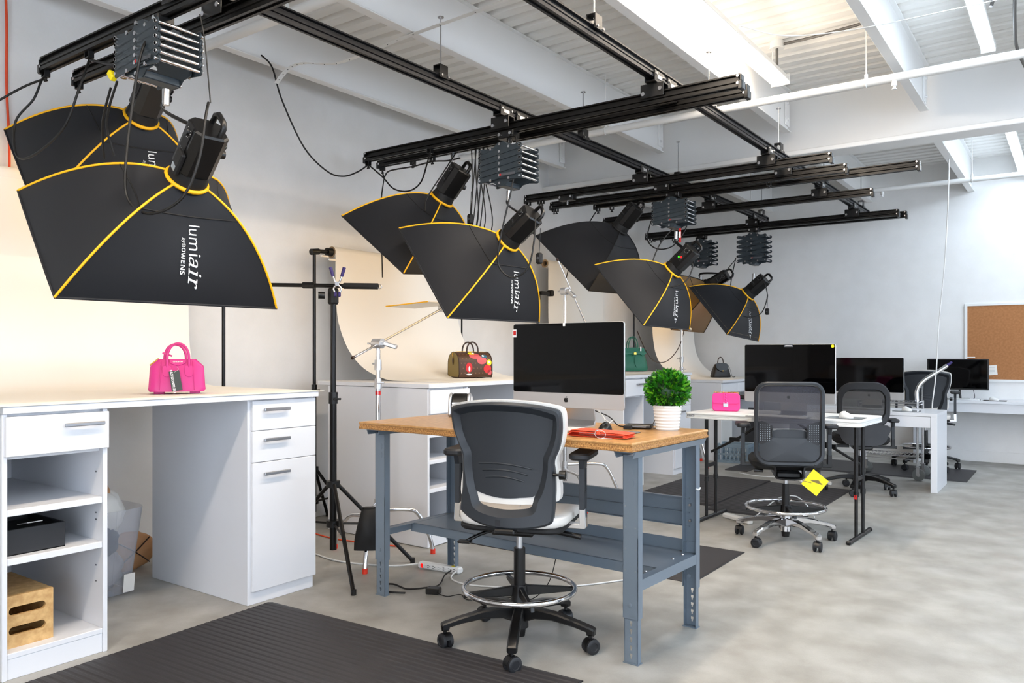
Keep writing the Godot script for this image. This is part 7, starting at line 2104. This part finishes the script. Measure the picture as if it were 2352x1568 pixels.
# ---------------------------------------------------------------- hanging cables
func cables() -> void:
	cable([Vector3(-4.90, 3.60, -1.93), Vector3(-4.89, 3.2, -1.945), Vector3(-4.90, 2.8, -1.95), Vector3(-4.89, 2.37, -1.96), Vector3(-4.90, 1.6, -1.95), Vector3(-4.89, 0.4, -1.96)], 0.007, "cord_orange", "extension_cable", "orange extension cord running down the left wall")
	cable([Vector3(-4.56, 3.34, -3.40), Vector3(-4.60, 3.30, -3.52), Vector3(-4.62, 3.10, -3.62), Vector3(-4.60, 2.80, -3.80), Vector3(-4.58, 2.66, -4.0), Vector3(-4.56, 2.645, -4.14), Vector3(-4.54, 2.70, -4.27), Vector3(-4.50, 2.765, -4.345)], 0.006, "cord_black", "power_cable", "black cable swagging from the purlin to the half open pantograph's rail end")
	cable([Vector3(-4.50, 2.765, -4.345), Vector3(-4.38, 2.66, -4.38), Vector3(-4.28, 2.56, -4.40), Vector3(-4.14, 2.53, -4.42), Vector3(-4.02, 2.58, -4.42), Vector3(-3.93, 2.70, -4.39), Vector3(-3.86, 2.77, -4.345)], 0.006, "cord_black", "power_cable", "black cable looping low between two hooks under the paired rails")
	cable([Vector3(-4.53, 2.745, -4.53), Vector3(-4.50, 2.70, -4.52), Vector3(-4.45, 2.745, -4.53), Vector3(-4.20, 2.745, -4.53), Vector3(-4.0, 2.755, -4.53), Vector3(-3.85, 2.74, -4.53), Vector3(-3.72, 2.74, -4.52)], 0.006, "cord_black", "power_cable", "black cable clipped along the paired cross rail")
	cable([Vector3(-4.50, 2.70, -4.52), Vector3(-4.515, 2.5, -4.50), Vector3(-4.51, 2.2, -4.50), Vector3(-4.52, 1.9, -4.52)], 0.005, "cord_black", "power_cable", "black cable dropping behind the unlettered softbox by the wall")
	cable([Vector3(-3.74, 2.78, -4.50), Vector3(-3.74, 2.60, -4.35), Vector3(-3.78, 2.40, -4.22), Vector3(-3.76, 2.30, -4.18)], 0.005, "cord_black", "power_cable", "black cable lying over the unlettered softbox above the patterned duffel")
	for k in 4:
		var x := -3.62 + k * 0.035
		cable([Vector3(x, 2.79, -4.53), Vector3(x + 0.03, 2.60, -4.50), Vector3(x + 0.02 + 0.03 * k, 2.30 - 0.03 * k, -4.50), Vector3(x - 0.05, 2.10 - 0.05 * k, -4.50), Vector3(x - 0.02, 2.30, -4.54), Vector3(x + 0.02, 2.79, -4.56)], 0.0045, "cord_black", "coiled_cable", "black coiled cable loop hanging between the patterned duffel's two softboxes", "cable", "coiled cables between the middle softboxes")
	cable([Vector3(-3.12, 2.76, -4.31), Vector3(-3.04, 2.72, -4.28), Vector3(-3.05, 2.45, -4.26), Vector3(-3.13, 2.05, -4.22), Vector3(-3.14, 1.88, -4.22), Vector3(-3.06, 1.80, -4.26), Vector3(-2.96, 1.86, -4.30), Vector3(-2.93, 2.05, -4.33), Vector3(-2.94, 2.20, -4.36)], 0.006, "cord_black", "power_cable", "black cable looping round the lettered softbox lamp over the patterned duffel")
	cable([Vector3(-3.33, 2.72, -1.94), Vector3(-3.28, 2.62, -1.84), Vector3(-3.30, 2.35, -1.80), Vector3(-3.28, 2.05, -1.76), Vector3(-3.24, 1.93, -1.76), Vector3(-3.14, 1.88, -1.80), Vector3(-3.02, 1.94, -1.86), Vector3(-2.96, 2.10, -1.90), Vector3(-2.96, 2.28, -1.93), Vector3(-3.0, 2.36, -1.97)], 0.006, "cord_black", "power_cable", "black power cable looping round the lamp over the pink satchel")
	cable([Vector3(-4.44, 2.75, -1.955), Vector3(-4.36, 2.71, -1.90), Vector3(-4.36, 2.60, -1.86), Vector3(-4.42, 2.48, -1.80), Vector3(-4.36, 2.30, -1.78), Vector3(-4.22, 2.28, -1.80), Vector3(-4.04, 2.40, -1.86), Vector3(-3.96, 2.60, -1.90), Vector3(-3.98, 2.75, -1.955)], 0.006, "cord_black", "power_cable", "black cable hanging in a wide loop over the wall side softbox")
	cable([Vector3(-4.85, 2.45, -1.60), Vector3(-4.70, 2.55, -1.72), Vector3(-4.55, 2.70, -1.88), Vector3(-4.44, 2.75, -1.955)], 0.006, "cord_black", "power_cable", "black cable from the left wall up to the pink satchel rail's end")
	cable([Vector3(-3.98, 2.75, -1.955), Vector3(-3.80, 2.69, -1.95), Vector3(-3.66, 2.64, -1.92), Vector3(-3.55, 2.57, -1.86)], 0.006, "cord_black", "power_cable", "black cable from the rail hook to the yellow tape")
	for k in 2:
		cable([Vector3(-3.86 + 0.06 * k, 2.60 + 0.02 * k, -2.0), Vector3(-3.98 + 0.04 * k, 2.45, -2.02), Vector3(-4.08 + 0.1 * k, 2.30, -2.08)], 0.006, "cord_black", "power_cable", "short black cable going down to the wall side softbox lamp", "cable", "cables of the wall side softbox lamp")
	cable([Vector3(-3.00, 2.72, -1.93), Vector3(-2.98, 2.60, -1.94), Vector3(-2.97, 2.35, -1.96)], 0.003, "cord_black", "control_wire", "thin black wire beside the pantograph with yellow tape", "wire")
	cable([Vector3(-4.06, 2.75, -7.13), Vector3(-4.10, 2.62, -7.05), Vector3(-4.15, 2.40, -6.92), Vector3(-4.18, 2.15, -6.80), Vector3(-4.16, 2.05, -6.72)], 0.006, "cord_black", "power_cable", "black cable running down over the softbox without piping")
	cable([Vector3(-3.15, 2.73, -7.13), Vector3(-3.06, 2.66, -7.10), Vector3(-3.03, 2.50, -7.06), Vector3(-3.14, 2.32, -7.0), Vector3(-3.30, 2.30, -6.98), Vector3(-3.40, 2.40, -6.98), Vector3(-3.38, 2.58, -7.02)], 0.006, "cord_black", "power_cable", "black cable in a round loop beside the softbox lamp without piping")
	cable([Vector3(-3.08, 2.45, -6.84), Vector3(-3.15, 2.28, -6.70), Vector3(-3.18, 2.05, -6.62), Vector3(-3.05, 1.90, -6.62), Vector3(-2.88, 1.95, -6.70), Vector3(-2.84, 2.15, -6.78), Vector3(-2.90, 2.30, -6.82)], 0.006, "cord_black", "power_cable", "black cable round the lamp with red and green lights")
	cable([Vector3(-3.40, 2.45, -9.40), Vector3(-3.36, 2.10, -9.12), Vector3(-3.28, 1.85, -9.0), Vector3(-3.15, 1.72, -9.0), Vector3(-3.0, 1.75, -9.10), Vector3(-2.94, 1.95, -9.16), Vector3(-2.98, 2.12, -9.18)], 0.006, "cord_black", "power_cable", "black cable looping round the softbox lamp beside the back wall")
	cable([Vector3(-3.40, 2.44, -9.40), Vector3(-3.52, 2.25, -9.30), Vector3(-3.62, 2.05, -9.20)], 0.005, "cord_black", "power_cable", "black cable between the back wall pantograph and the bronze softbox")
	cable([Vector3(-3.62, 1.52, -7.2), Vector3(-3.66, 1.30, -7.5), Vector3(-3.74, 1.20, -7.9), Vector3(-3.78, 1.22, -8.3), Vector3(-3.78, 1.40, -8.62), Vector3(-3.76, 1.75, -8.78)], 0.005, "brown_leather", "power_cable", "brown cable sagging between the green handbag and the chrome stand")
	# small triggers dangling from the lamps
	for q in [[Vector3(-2.93, 1.93, -4.39), "black radio trigger dangling beside the lettered softbox over the patterned duffel"], [Vector3(-2.96, 1.78, -9.22), "black radio trigger dangling beside the softbox at the back wall"], [Vector3(-3.56, 2.26, -4.44), "black radio trigger under the unlettered softbox lamp"]]:
		var t := thing("radio_trigger", q[1], "trigger", q[0])
		var s := S(); box(s, Vector3(0, 0, 0), Vector3(0.045, 0.075, 0.035), 0.010); put(t, "case", s, M.black_matte)
		s = S(); cyl(s, Vector3(0, 0.035, 0), Vector3(0.01, 0.20, 0.0), 0.002, -1, 6); put(t, "wire", s, M.cord_black)
		s = S(); cyl(s, Vector3(0, 0.0, 0.017), Vector3(0, 0.0, 0.020), 0.009, -1, 10); put(t, "dial", s, M.grey_print)

func _ready() -> void:
	rng.seed = 7
	make_materials()
	camera_and_light()
	room()
	rig()
	desks()
	mats()
	furniture()
	objects()
	stands()
	cart()
	floor_things()
	cork_board()
	cables()
